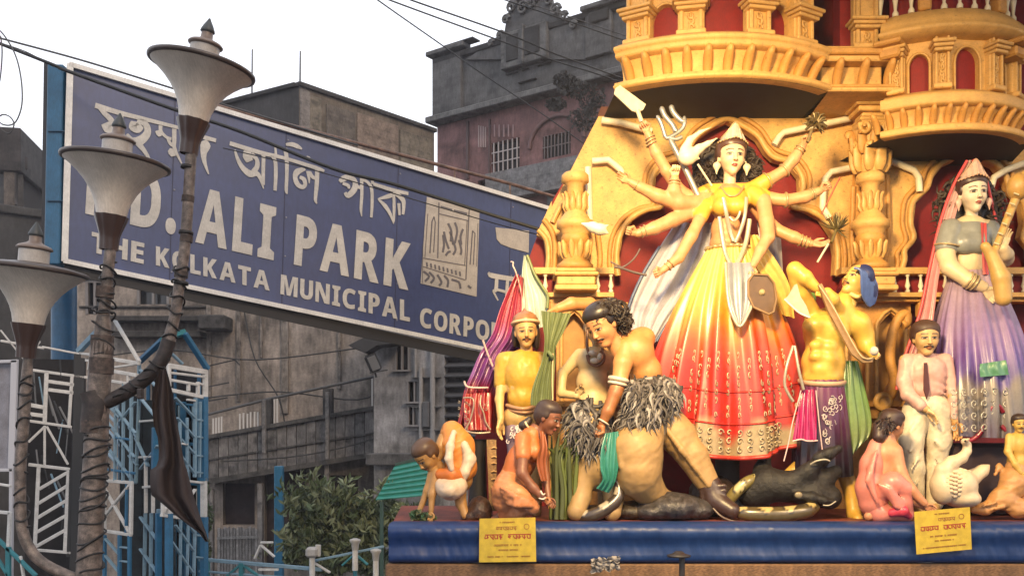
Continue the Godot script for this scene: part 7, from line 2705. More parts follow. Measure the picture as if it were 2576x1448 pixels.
func build_lion() -> void:
	field(ZD, 8.72)
	var s := statue("crouching pale lion statue with grey shaggy mane under the demon's fist", 1500)
	blob(1500, 1160, 0.05, 62, 74, 0.26)
	blob(1480, 1075, 0.16, 36, 44, 0.14)
	blob(1448, 1092, 0.16, 26, 22, 0.09)
	arm([1470, 1190, 0.15, 30, 1462, 1250, 0.2, 22, 1450, 1286, 0.28, 22], 0.04)
	arm([1530, 1190, 0.12, 32, 1545, 1250, 0.16, 22, 1540, 1288, 0.26, 22], 0.04)
	solid("body", s, 0.022, Color(0.38, 0.24, 0.10), 0.6, 0.006, Vector3(3, 3, 3))
	B = []
	egg(K(1425, 1090, 0.2), Vector3(0.022, 0.022, 0.03))
	solid("nose", s, 0.01, Color(0.02, 0.014, 0.012), 0.3)
	var i := 0
	for c in [Color(0.045, 0.039, 0.038), Color(0.11, 0.1, 0.097), Color(0.26, 0.24, 0.23)]:
		curls("mane", s, [[1482, 1058, 0.12, 50, 50, 0.14], [1455, 1050, 0.14, 26, 36, 0.12], [1490, 1100, 0.2, 36, 40, 0.14], [1470, 1080, 0.24, 24, 30, 0.1]], [170, 130, 50][i], 48, 5.5, mat(c.r, c.g, c.b, 0.6), Vector3(-0.2, -0.9, 0.2), 0.6)
		i += 1

func build_left_group() -> void:
	var ht: Transform3D
	# pale torso behind the demon
	field(Z3, 9.15)
	var s := statue("pale cream bare-chested statue with a round medallion behind the demon's head", 560)
	blob(560, 680, 0, 165, 140, 0.16)
	blob(545, 880, 0, 150, 170, 0.16)
	blob(550, 1060, 0, 160, 150, 0.17)
	arm([480, 1100, 0, 90, 470, 1500, 0.05, 70, 470, 2080, 0, 50])
	arm([640, 1100, 0, 90, 650, 1500, 0.05, 70, 650, 2080, 0, 50])
	arm([430, 620, -0.02, 60, 270, 800, -0.06, 46, 260, 980, 0, 40, 400, 1000, 0.1, 34])
	arm([690, 640, -0.02, 60, 740, 850, -0.1, 50, 720, 1000, 0, 40])
	var a := mesh_field(0.022, Color(0.66, 0.50, 0.26))
	head(a, K(590, 520, 0), un(330), -0.3, 0.25, 0, false, Color(0.66, 0.48, 0.26))
	hnd(a, [400, 1000, 0.1], [470, 900, 0.16], 130, Color(0.66, 0.5, 0.26), false, true)
	put("body", acc_mesh(a), clay(), s)
	B = []
	egg(K(440, 905, 0.17), Vector3(0.02, 0.02, 0.01))
	solid("navel", s, 0.01, Color(0.25, 0.14, 0.05))
	tubes("medallion_cord", s, [[13, 515, 260, 0.14, 500, 420, 0.17, 500, 560, 0.19, 530, 640, 0.2], [13, 640, 420, 0.14, 640, 520, 0.17, 640, 600, 0.19]], mat(0.17, 0.08, 0.045, 0.4))
	tubes("medallion_rim", s, [[16, 500, 620, 0.2, 520, 690, 0.2, 580, 722, 0.2, 640, 690, 0.2, 655, 630, 0.2, 620, 585, 0.2]], mat(0.2, 0.09, 0.05, 0.4))
	for q in [[550, 606, 42, 30], [618, 640, 30, 36], [570, 676, 46, 30]]:
		blob(q[0], q[1], 0.215, q[2], q[3], 0.035)
		solid("medallion_boss", s, 0.012, Color(0.72, 0.62, 0.48), 0.25)

	# standing man in yellow
	field(Z7, 9.0)
	s = statue("standing moustached man statue in yellow shirt and copper cap, left of the green cloth", 560)
	var skin := Color(0.66, 0.43, 0.16)
	arm([420, 950, 0, 50, 690, 950, 0, 50])
	arm([400, 960, 0, 50, 390, 1100, 0.0, 40, 375, 1250, 0.06, 34, 385, 1400, 0.12, 26])
	arm([700, 960, 0, 50, 740, 1120, 0, 40, 720, 1260, 0.1, 30])
	arm([520, 1400, 0, 75, 510, 1700, 0.03, 55, 505, 2100, 0, 40])
	arm([640, 1400, 0, 75, 650, 1700, 0.03, 55, 655, 2100, 0, 40])
	blob(550, 1120, 0, 130, 190, 0.16)
	var b := mesh_field(0.022, skin)
	ht = head(b, K(580, 858, 0.06), un(236), 0.05, 0.05, 0.05, true, Color(0.62, 0.36, 0.13))
	hnd(b, [385, 1400, 0.12], [360, 1530, 0.14], 160, skin, false, true, Vector3(0.8, 0, 0.3))
	put("body", acc_mesh(b), clay(), s)
	blob(560, 1060, 0.01, 150, 190, 0.175)
	blob(550, 1230, 0.01, 116, 120, 0.155)
	arm([430, 950, 0, 62, 680, 950, 0, 62])
	arm([405, 960, 0, 62, 388, 1130, 0.0, 52])
	arm([700, 960, 0, 62, 735, 1100, 0, 52])
	solid("shirt", s, 0.02, Color(0.60, 0.36, 0.045), 0.45, 0.006)
	tubes("sash", s, [[15, 432, 1292, 0.06, 500, 1312, 0.17, 570, 1318, 0.19, 660, 1300, 0.1], [11, 440, 1322, 0.06, 510, 1342, 0.17, 590, 1346, 0.18, 660, 1330, 0.1]], mat(0.40, 0.22, 0.12, 0.4))
	blob(540, 1390, 0.0, 140, 110, 0.165)
	solid("loincloth", s, 0.022, Color(0.58, 0.38, 0.14), 0.5, 0.008)
	blob(510, 1500, 0.02, 90, 140, 0.13)
	arm([520, 1450, 0.02, 92, 508, 1800, 0.02, 70])
	solid("patterned_trousers", s, 0.022, Color(0.30, 0.22, 0.30))
	var st := mb()
	for k in 26:
		var c := K(rng.randf_range(440, 580), rng.randf_range(1430, 1640), 0.155)
		var q := []
		for w in 7: q.append(c + Vector3(cos(w * 0.9 + k) * 0.018 * (1 - w / 9.0), sin(w * 0.9 + k) * 0.024 * (1 - w / 9.0), 0.008 - 0.9 * absf(c.x - K(510, 0).x) ** 2))
		tube(st, q, [0.006], 5)
	tag(obj("scroll_print", st, mat(0.66, 0.6, 0.6, 0.5), s), "", "", "", "stuff")
	st = mb()
	lathe(st, [Vector2(0.43, 0), Vector2(0.44, 0.07), Vector2(0.40, 0.18), Vector2(0.36, 0.26), Vector2(0.24, 0.37), Vector2(0.12, 0.42), Vector2(0.05, 0.47), Vector2(0.0, 0.54)], ht * Transform3D(Basis(Vector3.RIGHT, -0.18), Vector3(0, 0.74, -0.05)), 22)
	obj("cap", st, mat(0.42, 0.20, 0.09, 0.3, "clay", 0.2, {"metal": 0.3}), s)
	st = mb()
	lathe(st, [Vector2(0.43, 0), Vector2(0.47, 0.02), Vector2(0.47, 0.07), Vector2(0.43, 0.09)], ht * Transform3D(Basis(Vector3.RIGHT, -0.18), Vector3(0, 0.73, -0.05)), 22)
	obj("cap_band", st, mat(0.6, 0.42, 0.25, 0.3), s)
	blob(655, 770, -0.04, 28, 110, 0.07)
	blob(490, 770, -0.04, 24, 90, 0.07)
	blob(572, 770, -0.1, 96, 110, 0.06)
	solid("hair", s, 0.018, Color(0.03, 0.018, 0.014))

	# purple and pink robed figure at the cut edge of the stage
	field(Z7, 9.35)
	s = thing("draped_figure", "tall draped figure in pink, purple and red robes at the left end of the stage", "statue", Vector3(K(300, 0).x, FLOOR_Y, -9.35))
	var vcm := mat(1, 1, 1, 0.35, "cloth", 0.35, {"vc": 1, "coat": 0.45, "coat_rough": 0.2})
	var cs := [[0.0, Color(0.60, 0.05, 0.10)], [0.28, Color(0.55, 0.07, 0.16)], [0.4, Color(0.34, 0.07, 0.36)], [0.62, Color(0.20, 0.05, 0.30)], [0.72, Color(0.28, 0.02, 0.06)], [0.8, Color(0.36, 0.012, 0.012)], [1.0, Color(0.34, 0.015, 0.012)]]
	sheet("robe", s, [[500, 300, 0.0, 560, 330, 0.0], [430, 450, 0.02, 570, 480, 0.0], [370, 600, 0.05, 580, 640, 0.0], [320, 760, 0.08, 560, 800, 0.0], [230, 900, 0.12, 480, 930, 0.04], [160, 1060, 0.16, 420, 1100, 0.06], [110, 1180, 0.2, 390, 1200, 0.06], [80, 1330, 0.22, 380, 1330, 0.06], [40, 1500, 0.24, 385, 1500, 0.06]], 60, 4.0, 0.05, vcm, cs)
	tubes("robe_edge", s, [[6, 462, 210, 0.02, 480, 215, 0.04, 478, 240, 0.04, 500, 290, 0.04, 535, 420, 0.03, 550, 560, 0.03, 520, 660, 0.05, 480, 720, 0.05], [8, 250, 800, 0.16, 300, 940, 0.14, 350, 1050, 0.13], [8, 110, 1110, 0.24, 140, 1155, 0.24, 290, 1160, 0.2]], mat(0.55, 0.42, 0.40, 0.3))
	# under robe with silver lace over a black pedestal
	var lace := mat(0.42, 0.34, 0.25, 0.3, "clay", 0.1, {"metal": 0.3})
	field(Z4, 9.2)
	sheet("under_robe", s, [[560, 40, 0.1, 850, 30, 0.1], [550, 160, 0.14, 850, 160, 0.14], [550, 300, 0.18, 850, 300, 0.18], [560, 440, 0.22, 850, 440, 0.22]], 30, 3.0, 0.02, mat(0.36, 0.014, 0.014, 0.35, "cloth", 0.3, {"coat": 0.5}))
	tubes("lace_edge", s, [[9, 545, 90, 0.2, 600, 85, 0.22, 650, 100, 0.24, 660, 170, 0.25, 640, 260, 0.25, 610, 360, 0.25, 560, 440, 0.25], [9, 740, 60, 0.22, 730, 160, 0.25, 770, 260, 0.25, 790, 350, 0.25, 845, 440, 0.25], [12, 555, 445, 0.25, 640, 470, 0.27, 740, 475, 0.27, 840, 465, 0.25]], lace)
	for q in [[570, 130], [600, 150], [560, 200], [590, 230], [560, 280], [585, 310], [555, 360], [575, 400], [490, 120], [490, 190], [490, 270], [765, 150], [790, 200], [800, 130]]:
		tubes("lace_motif", s, [[4, q[0], q[1], 0.24, q[0] + 18, q[1] + 8, 0.25, q[0] + 12, q[1] + 26, 0.25, q[0] - 4, q[1] + 18, 0.24]], lace)
	var st3 := mb()
	lathe(st3, [Vector2(un(110), 0), Vector2(un(95), un(300)), Vector2(un(85), un(700)), Vector2(un(100), un(820))], Transform3D(Basis(), Vector3(K(710, 0).x, FLOOR_Y, -9.1)), 20)
	obj("pedestal", st3, mat(0.008, 0.006, 0.006, 0.6), s)
	# pale turquoise veil beside it
	field(Z7, 9.45)
	var vs := [[0.0, Color(0.55, 0.62, 0.55)], [0.5, Color(0.62, 0.72, 0.66)], [1.0, Color(0.5, 0.58, 0.52)]]
	s = thing("pale_veil", "pale turquoise veil hanging between the pink robe and the balusters", "cloth", K(620, 700))
	sheet("fall", s, [[560, 160, 0.0, 590, 180, 0.0], [545, 300, 0.05, 650, 330, 0.0], [545, 450, 0.08, 730, 450, 0.0], [560, 600, 0.1, 745, 560, 0.0], [610, 720, 0.1, 720, 700, 0.0]], 24, 3.0, 0.02, mat(1, 1, 1, 0.4, "cloth", 0.35, {"vc": 1}), vs)
	tubes("green_edge", s, [[12, 585, 160, 0.02, 640, 300, 0.03, 700, 400, 0.03, 740, 470, 0.03, 735, 560, 0.03]], mat(0.16, 0.2, 0.08, 0.4))

	# kneeling woman in orange
	field(Z4, 8.5)
	s = statue("kneeling woman statue in orange sari with dark bun, bending to the right", 1150)
	skin = Color(0.23, 0.085, 0.04)
	arm([1340, 440, 0.02, 80, 1290, 560, 0.02, 100, 1200, 760, 0.0, 120, 1120, 960, 0, 130], 0.05)
	arm([1200, 560, 0.14, 72, 1200, 700, 0.2, 66, 1190, 920, 0.26, 56, 1320, 1080, 0.28, 46, 1420, 1190, 0.3, 34], 0.03)
	arm([1360, 560, -0.08, 66, 1430, 720, -0.08, 56, 1450, 960, 0.0, 46, 1480, 1180, 0.1, 32], 0.03)
	arm([1010, 1330, 0.02, 40, 920, 1400, 0.0, 36, 860, 1420, 0.0, 26], 0.03)
	a = mesh_field(0.019, skin)
	ht = head(a, K(1428, 480, 0.06), un(345), 1.15, 0.3, -0.1, false, skin)
	hnd(a, [1420, 1190, 0.3], [1520, 1250, 0.3], 150, Color(0.5, 0.2, 0.08), true, true)
	hnd(a, [1480, 1180, 0.1], [1540, 1290, 0.12], 150, skin, false, true)
	put("body", acc_mesh(a), clay(), s)
	hair_cap(ht, 0.0)
	solid("hair", s, 0.016, Color(0.045, 0.024, 0.02), 0.55)
	blob(1215, 390, -0.02, 66, 56, 0.07)
	arm([1270, 330, 0, 40, 1225, 380, 0, 46])
	solid("bun", s, 0.016, Color(0.035, 0.02, 0.016), 0.5)
	var orange := Color(0.56, 0.165, 0.045)
	arm([1300, 490, 0.02, 100, 1270, 600, 0.02, 126, 1180, 780, 0.0, 146, 1100, 960, 0.0, 150], 0.06)
	blob(1330, 680, 0.1, 80, 110, 0.1)
	arm([1195, 540, 0.12, 84, 1200, 720, 0.2, 80], 0.03)
	solid("blouse", s, 0.02, orange, 0.5, 0.006, Vector3(4, 3, 4))
	arm([1080, 1010, 0.02, 160, 1030, 1130, 0.06, 160, 1000, 1230, 0.06, 120], 0.06)
	arm([1040, 1080, 0.14, 130, 1180, 1190, 0.22, 105, 1300, 1270, 0.24, 66], 0.05)
	arm([1300, 1300, 0.2, 60, 1150, 1350, 0.1, 64, 1000, 1370, 0.02, 64], 0.05)
	for k in 4:
		arm([960 + k * 20, 1070 + k * 55, 0.25, 12, 1120, 1150 + k * 40, 0.34, 16, 1290, 1240 + k * 14, 0.3, 10], 0.03)
	solid("skirt", s, 0.02, Color(0.64, 0.25, 0.10), 0.45, 0.012, Vector3(4, 9, 4))
	sheet("stole", s, [[1385, 440, 0.12, 1440, 470, 0.08], [1390, 620, 0.2, 1470, 640, 0.1], [1350, 800, 0.2, 1450, 800, 0.1], [1400, 1000, 0.2, 1470, 1000, 0.1]], 12, 2.0, 0.012, mat(0.36, 0.10, 0.035, 0.5, "cloth", 0.3))
	tubes("bangle_pair", s, [[9, 1395, 1110, 0.34, 1420, 1150, 0.36, 1440, 1140, 0.3], [9, 1380, 1190, 0.33, 1420, 1200, 0.36, 1450, 1180, 0.3]], mat(0.7, 0.6, 0.5, 0.25))
	tubes("hair_ornament", s, [[12, 1225, 350, 0.06, 1240, 385, 0.07, 1260, 410, 0.06]], mat(0.6, 0.5, 0.3, 0.3))

	# seated figure in orange and white at the far left
	field(Z4, 8.65)
	s = statue("bowed seated figure statue in orange and white drapes at the far left of the stage", 430)
	skin = Color(0.42, 0.22, 0.07)
	arm([430, 480, 0, 110, 480, 700, 0, 150, 500, 980, 0, 150], 0.06)
	arm([300, 650, 0.06, 60, 210, 860, 0.12, 46, 150, 1100, 0.14, 40, 60, 1330, 0.16, 30], 0.03)
	arm([250, 900, 0.16, 50, 200, 1150, 0.2, 40, 190, 1330, 0.22, 30], 0.03)
	arm([500, 1130, 0.1, 80, 520, 1250, 0.1, 56, 570, 1380, 0.14, 46], 0.03)
	arm([330, 520, 0.04, 60, 290, 620, 0.08, 60], 0.03)
	a = mesh_field(0.021, skin)
	ht = head(a, K(240, 850, 0.1), un(330), -0.9, 0.75, 0.1, true, skin)
	hnd(a, [60, 1330, 0.16], [40, 1420, 0.18], 130, skin, false, true)
	hnd(a, [190, 1330, 0.22], [180, 1420, 0.24], 130, skin, false, true)
	put("body", acc_mesh(a), clay(), s)
	hair_cap(ht)
	solid("hair", s, 0.018, Color(0.10, 0.05, 0.02), 0.5)
	arm([420, 470, 0.02, 120, 480, 620, 0.04, 165, 520, 850, 0.04, 165], 0.05)
	solid("orange_shawl", s, 0.022, Color(0.72, 0.27, 0.05), 0.5, 0.012, Vector3(5, 5, 5))
	arm([300, 930, 0.18, 70, 420, 930, 0.22, 80, 530, 960, 0.18, 60], 0.05)
	solid("orange_sash", s, 0.02, Color(0.62, 0.17, 0.025), 0.5)
	arm([330, 1060, 0.18, 100, 470, 1060, 0.2, 110], 0.05)
	blob(400, 1090, 0.2, 130, 110, 0.16)
	solid("white_wrap", s, 0.02, Color(0.72, 0.54, 0.38), 0.5, 0.01, Vector3(5, 5, 5))
	arm([440, 470, 0.16, 26, 400, 620, 0.25, 34, 385, 760, 0.28, 34, 420, 870, 0.28, 26], 0.03)
	arm([560, 600, 0.18, 40, 610, 760, 0.16, 60, 560, 900, 0.2, 44, 548, 990, 0.2, 18], 0.04)
	solid("white_fold", s, 0.018, Color(0.74, 0.58, 0.42), 0.5, 0.008, Vector3(5, 5, 5))
	# foliage, rail post and stones around them
	field(Z4, 8.75)
	st = mb()
	for q in [[800, 540, 910, 1300, 0]]:
		slab(st, [zf.x + 800 * zf.z, zf.y + 545 * zf.z, zf.x + 905 * zf.z, zf.y + 545 * zf.z, zf.x + 912 * zf.z, zf.y + 1330 * zf.z, zf.x + 830 * zf.z, zf.y + 1330 * zf.z], 8.75, 0.14)
	var post := obj("carved_post", st, mat(0.42, 0.24, 0.09, 0.6, "wood", 0.5))
	tag(post, "carved tan post behind the kneeling orange woman", "post")
	for v in [640, 740, 810, 900, 985, 1070, 1140]:
		st = mb()
		tube(st, [K(855, v, 0.005), K(880, v - 10, 0.02), K(908, v, 0.005)], [un(9)], 6)
		obj("carved_notch", st, mat(0.5, 0.3, 0.12, 0.6), post)
	field(ZD, 8.55)
	var gp := thing("reed_clump", "clump of dull green reeds between the orange woman and the lion", "plant", K(1420, 1308))
	var gm := [mat(0.10, 0.13, 0.03, 0.5), mat(0.16, 0.17, 0.05, 0.5), mat(0.06, 0.075, 0.025, 0.5)]
	for k in 34:
		st = mb()
		var u := 1392.0 + rng.randf() * 56
		var z := rng.randf_range(-0.12, 0.12)
		tube(st, spline([K(u + rng.randf_range(-6, 6), 1306, z), K(u, 1230, z), K(u + rng.randf_range(-12, 12), 1150, z + 0.03), K(u + rng.randf_range(-18, 18), 1085 + rng.randf() * 50, z + rng.randf_range(-0.05, 0.1))], 3), [0.022, 0.026, 0.024, 0.02, 0.02, 0.018, 0.016, 0.012, 0.008, 0.004], 6, 0.35)
		obj("reed", st, gm[k % 3], gp)
	leafy("ground_leaves", "small green leaves on the stage edge below the seated figure", "plant", [[1075, 1300, 22, 10], [1048, 1296, 16, 12]], 8.45, 160, 0.07, [gm[2], mat(0.05, 0.12, 0.06, 0.5)], 0.6, false)

func rock(label: String, q: Array, c: Color, called := "rock") -> void:
	for e in q:
		blob(e[0], e[1], e[2], e[3], e[4], e[5], e[6] if e.size() > 6 else 0.0, 0.03)
	var a := mesh_field(0.024, c)
	for i in a.V.size():
		var p: Vector3 = a.V[i]
		a.V[i] = p + a.N[i] * 0.02 * fn.get_noise_3d(p.x * 4, p.y * 4, p.z * 4)
	tag(put(called, acc_mesh(a), mat(1, 1, 1, 0.4, "rust", 0.4, {"vc": 1, "bump": 1.5})), label, "rock")

func snake(label: String, q: Array, base: Color, spot: Color) -> void:
	# u, v, nearness, radius
	var P := []
	var R := []
	for i in range(0, q.size(), 4):
		P.append(K(q[i], q[i + 1], q[i + 2]))
		R.append(Vector3(un(q[i + 3]), 0, 0))
	P = spline(P, 8)
	R = spline(R, 8)
	var st := mb()
	var rows := []
	var cols := []
	var n := 18
	var along := 0.0
	var nn := Vector3.ZERO
	for i in P.size():
		var t: Vector3 = (P[mini(i + 1, P.size() - 1)] - P[maxi(i - 1, 0)]).normalized()
		if i > 0: along += P[i].distance_to(P[i - 1])
		if i == 0: nn = t.cross(Vector3(0.1, 0.2, 1)).normalized()
		nn = (nn - t * nn.dot(t)).normalized()
		var b := nn.cross(t)
		var row := PackedVector3Array()
		var cr := PackedColorArray()
		for j in n:
			var a := TAU * j / n
			var r: float = R[i].x
			row.append(P[i] + nn * cos(a) * r + b * sin(a) * r)
			var w := sin(along * 30.0) + 0.8 * cos(a * 2.0 + 1.2)
			cr.append(spot if w > 0.75 else (Color(0.012, 0.01, 0.008) if w > 0.35 else base))
		rows.append(row)
		cols.append(cr)
	grid_c(st, rows, cols, true)
	fan(st, rows[0])
	fan(st, rows[-1], true)
	tag(obj("snake", st, mat(1, 1, 1, 0.3, "clay", 0.2, {"vc": 1, "coat": 0.5})), label, "snake")

func build_right_group() -> void:
	var ht: Transform3D
	# muscular man with blue hair
	field(Z1, 8.9)
	var s := statue("muscular yellow warrior statue with blue hair and purple wrap, head thrown back", 600)
	var skin := Color(0.66, 0.42, 0.075)
	blob(620, 840, 0.0, 235, 250, 0.21, -0.15, 0.06)
	blob(500, 770, 0.1, 125, 105, 0.12, 0.2, 0.06)
	blob(725, 830, 0.1, 125, 115, 0.12, -0.3, 0.06)
	blob(590, 1160, 0.0, 225, 230, 0.205, 0.0, 0.06)
	blob(580, 1330, 0.0, 215, 110, 0.2, 0.0, 0.06)
	for q in [[510, 980, 0.16, 66, 56], [655, 1000, 0.16, 66, 56], [515, 1100, 0.165, 66, 54], [660, 1120, 0.165, 66, 54], [580, 1230, 0.15, 100, 60]]:
		blob(q[0], q[1], q[2], q[3], q[4], 0.055, 0.0, 0.05)
	arm([850, 440, 0.02, 80, 800, 560, 0.03, 95, 740, 680, 0.03, 130], 0.07)
	arm([800, 640, 0.04, 100, 960, 760, 0.04, 118, 1015, 870, 0.02, 98, 1045, 980, 0.04, 76, 1110, 1075, 0.16, 48], 0.05)
	arm([740, 600, 0.14, 70, 680, 500, 0.24, 70, 630, 430, 0.26, 58], 0.03)
	arm([470, 640, 0.06, 90, 350, 430, 0.14, 90, 290, 190, 0.22, 80], 0.03)
	arm([290, 180, 0.22, 78, 400, 270, 0.26, 76, 520, 380, 0.28, 48], 0.02)
	var a := mesh_field(0.02, skin)
	head(a, K(860, 470, 0.06), un(370), -1.15, -0.5, -0.1, true, Color(0.7, 0.45, 0.13))
	hnd(a, [520, 380, 0.28], [600, 470, 0.3], 170, skin, true, false)
	hnd(a, [1090, 1060, 0.16], [1160, 1100, 0.16], 150, Color(0.62, 0.4, 0.16), true, true)
	put("body", acc_mesh(a), clay(0.38), s)
	# long blue hair
	blob(1010, 260, 0.05, 110, 130, 0.13)
	blob(1070, 400, 0.02, 90, 150, 0.1)
	solid("hair", s, 0.02, Color(0.02, 0.035, 0.13), 0.5)
	var bl := mat(0.08, 0.14, 0.40, 0.35, "clay", 0.2, {"coat": 0.4})
	for k in 11:
		var f := k / 10.0
		tubes("hair_strand", s, [[15, 915 + 60 * f, 168 + 8 * f, 0.2 - 0.08 * f, 985 + 110 * f, 200 + 50 * f, 0.23 - 0.12 * f, 995 + 155 * f, 350, 0.21 - 0.13 * f, 1005 + 140 * f, 460, 0.17 - 0.1 * f, 1060 + 60 * f, 570 - 40 * absf(f - 0.3), 0.1 - 0.05 * f]], bl, 7)
	tubes("neck_collar", s, [[22, 880, 440, 0.12, 940, 470, 0.16, 990, 460, 0.08]], mat(0.66, 0.5, 0.2, 0.4))
	# sword, blade shard and pommel
	var st := mb()
	slab(st, [2060, 716, 2068, 712, 2100, 770, 2156, 880, 2180, 900, 2200, 898, 2196, 910, 2172, 912, 2144, 890, 2084, 780], 8.5, 0.035)
	var sw := obj("sword", st, mat(0.36, 0.22, 0.10, 0.35, "clay", 0.3, {"metal": 0.2}))
	tag(sw, "long flat brown sword slung diagonally across the warrior's chest", "sword")
	field(Z1, 8.48)
	tubes("edge", sw, [[7, 545, 350, 0, 700, 590, 0, 950, 1040, 0, 1040, 1120, 0, 1110, 1110, 0]], mat(0.55, 0.42, 0.25, 0.3))
	blob(1125, 1040, 0.1, 44, 50, 0.04)
	solid("pommel", sw, 0.012, Color(0.6, 0.56, 0.48), 0.2)
	st = mb()
	slab(st, [1974, 752, 1984, 744, 2000, 716, 2006, 714, 2014, 744, 2030, 770, 2040, 798, 2032, 800, 2000, 776], 8.45, 0.03)
	var ax := obj("axe_blade", st, mat(0.58, 0.5, 0.36, 0.3, "clay", 0.2, {"metal": 0.3}))
	tag(ax, "pale curved axe blade between the shield and the warrior's chest", "axe")
	field(Z1, 8.44)
	tubes("cutting_edge", ax, [[10, 180, 495, 0, 260, 570, 0, 340, 640, 0, 450, 690, 0]], mat(0.7, 0.66, 0.56, 0.25))
	field(Z1, 9.1)
	tubes("green_scarf", s, [[40, 480, 440, 0, 470, 520, 0.05, 440, 610, 0.06]], mat(0.16, 0.3, 0.06, 0.5, "cloth", 0.3), 8, 0.5)
	# purple wrap, magenta sash, green stole
	field(Z8, 8.9)
	var lap := [[0.0, Color(0.15, 0.015, 0.085)], [0.4, Color(0.08, 0.012, 0.055)], [0.75, Color(0.02, 0.008, 0.02)], [1.0, Color(0.01, 0.006, 0.01)]]
	var vcm := mat(1, 1, 1, 0.35, "cloth", 0.3, {"vc": 1, "coat": 0.4})
	skirt("wrap", s, [630, 525, 0.0, 98, 0.195], [630, 960, 0.0, 142, 0.25], 0.1, 20, 9, 0.045, lap, vcm, 90)
	st = mb()
	var pr := []
	for k in 25:
		var an: float = TAU * k / 24
		pr.append(K(628, 530, 0) + Vector3(cos(an) * un(101), -0.035 * sin(an), sin(an) * 0.205))
	tube(st, pr, [un(10)], 9, 1.5, false)
	obj("waist_band", st, mat(0.56, 0.36, 0.24, 0.45, "clay", 0.3), s)
	sheet("magenta_sash", s, [[525, 570, 0.24, 590, 565, 0.26], [515, 650, 0.27, 598, 650, 0.29], [502, 730, 0.29, 604, 730, 0.31], [490, 806, 0.3, 606, 806, 0.32]], 26, 4.0, 0.018, mat(0.42, 0.015, 0.13, 0.25, "cloth", 0.3, {"coat": 0.6}))
	tubes("sash_edge", s, [[4, 490, 810, 0.31, 530, 802, 0.33, 560, 810, 0.33, 608, 808, 0.32], [3, 530, 570, 0.26, 490, 720, 0.28, 470, 820, 0.29, 448, 905, 0.3], [3, 600, 570, 0.27, 615, 720, 0.29, 630, 850, 0.29]], mat(0.5, 0.36, 0.36, 0.3))
	var lace := mat(0.52, 0.46, 0.46, 0.35, "clay", 0.1)
	for k in 30:
		var cu := rng.randf_range(636, 722)
		var cv := rng.randf_range(600, 820)
		var q := []
		st = mb()
		var zz := 0.235 - 0.12 * pow((cu - 632) / 110.0, 2)
		for w in 8: q.append(K(cu + cos(w * 0.9 + k) * 13 * (1 - w / 10.0), cv + sin(w * 0.9 + k) * 16 * (1 - w / 10.0), zz + 0.012))
		tube(st, q, [un(2.4)], 5)
		obj("scroll_print", st, lace, s)
	sheet("green_stole", s, [[735, 430, 0.05, 800, 430, 0.0], [732, 560, 0.1, 830, 560, 0.0], [738, 700, 0.12, 860, 700, 0.0], [748, 830, 0.12, 850, 790, 0.0], [752, 900, 0.12, 800, 840, 0.02]], 20, 3.0, 0.02, mat(1, 1, 1, 0.35, "cloth", 0.3, {"vc": 1, "coat": 0.4}), [[0.0, Color(0.05, 0.12, 0.03)], [0.3, Color(0.16, 0.28, 0.08)], [0.7, Color(0.22, 0.30, 0.12)], [1.0, Color(0.12, 0.2, 0.06)]])
	arm([730, 940, 0.02, 40, 770, 1060, 0.04, 34, 780, 1160, 0.1, 30, 800, 1180, 0.2, 26], 0.03)
	arm([520, 940, 0.0, 40, 360, 1080, 0.02, 34], 0.03)
	solid("legs", s, 0.022, Color(0.60, 0.36, 0.06))
	field(ZD, 8.75)
	tubes("silver_tassel", s, [[4, 1996, 870, 0.1, 1980, 920, 0.14, 1975, 970, 0.14, 1996, 1010, 0.14], [4, 2000, 870, 0.1, 2010, 930, 0.14, 2022, 980, 0.14]], mat(0.4, 0.36, 0.28, 0.3, "clay", 0.1, {"metal": 0.4}))

	# dark fallen beast and snakes
	field(Z5, 8.72)
	s = statue("black fallen buffalo statue with raised snout below the warrior", 1100)
	arm([520, 1000, -0.05, 210, 700, 900, 0.0, 200, 980, 930, 0.05, 170, 1250, 1000, 0.1, 160, 1480, 1060, 0.1, 150], 0.08)
	arm([1000, 870, 0.1, 120, 1200, 740, 0.16, 96, 1400, 560, 0.2, 74, 1590, 450, 0.22, 50], 0.06)
	arm([1330, 560, 0.22, 60, 1480, 500, 0.26, 60, 1600, 430, 0.26, 36], 0.04)
	arm([1200, 860, 0.1, 110, 1420, 820, 0.1, 100, 1550, 740, 0.06, 90], 0.06)
	arm([1080, 1040, 0.24, 60, 1250, 1060, 0.26, 50, 1400, 1100, 0.26, 40, 1540, 1120, 0.24, 28], 0.04)
	arm([640, 1000, 0.0, 120, 620, 700, -0.1, 90, 700, 480, -0.15, 60], 0.06)
	var bb := mesh_field(0.024, Color.WHITE)
	put("body", acc_mesh(bb), mat(0.016, 0.013, 0.011, 0.62, "rust", 0.3, {"bump": 1.0}), s)
	B = []
	egg(K(1085, 1030, 0.42), Vector3(0.035, 0.03, 0.02))
	solid("eye", s, 0.01, Color(0.25, 0.2, 0.12), 0.2)
	tubes("teeth", s, [[12, 1240, 640, 0.26, 1310, 600, 0.3, 1420, 580, 0.32, 1480, 600, 0.3], [8, 1400, 1160, 0.3, 1480, 1160, 0.32, 1560, 1110, 0.3]], mat(0.35, 0.32, 0.25, 0.3))
	snake("thick patterned snake coiled along the stage edge under the buffalo", [300, 1250, 0.2, 70, 420, 1270, 0.26, 90, 700, 1280, 0.3, 96, 950, 1270, 0.3, 96, 1180, 1230, 0.28, 92, 1280, 1180, 0.2, 80], Color(0.09, 0.065, 0.025), Color(0.50, 0.38, 0.15))
	snake("olive snake loop rising beside the demon's boot", [200, 1230, 0.0, 50, 180, 1140, 0.02, 66, 300, 980, 0.05, 76, 440, 860, 0.05, 72, 560, 790, 0.0, 40], Color(0.20, 0.16, 0.05), Color(0.48, 0.42, 0.2))
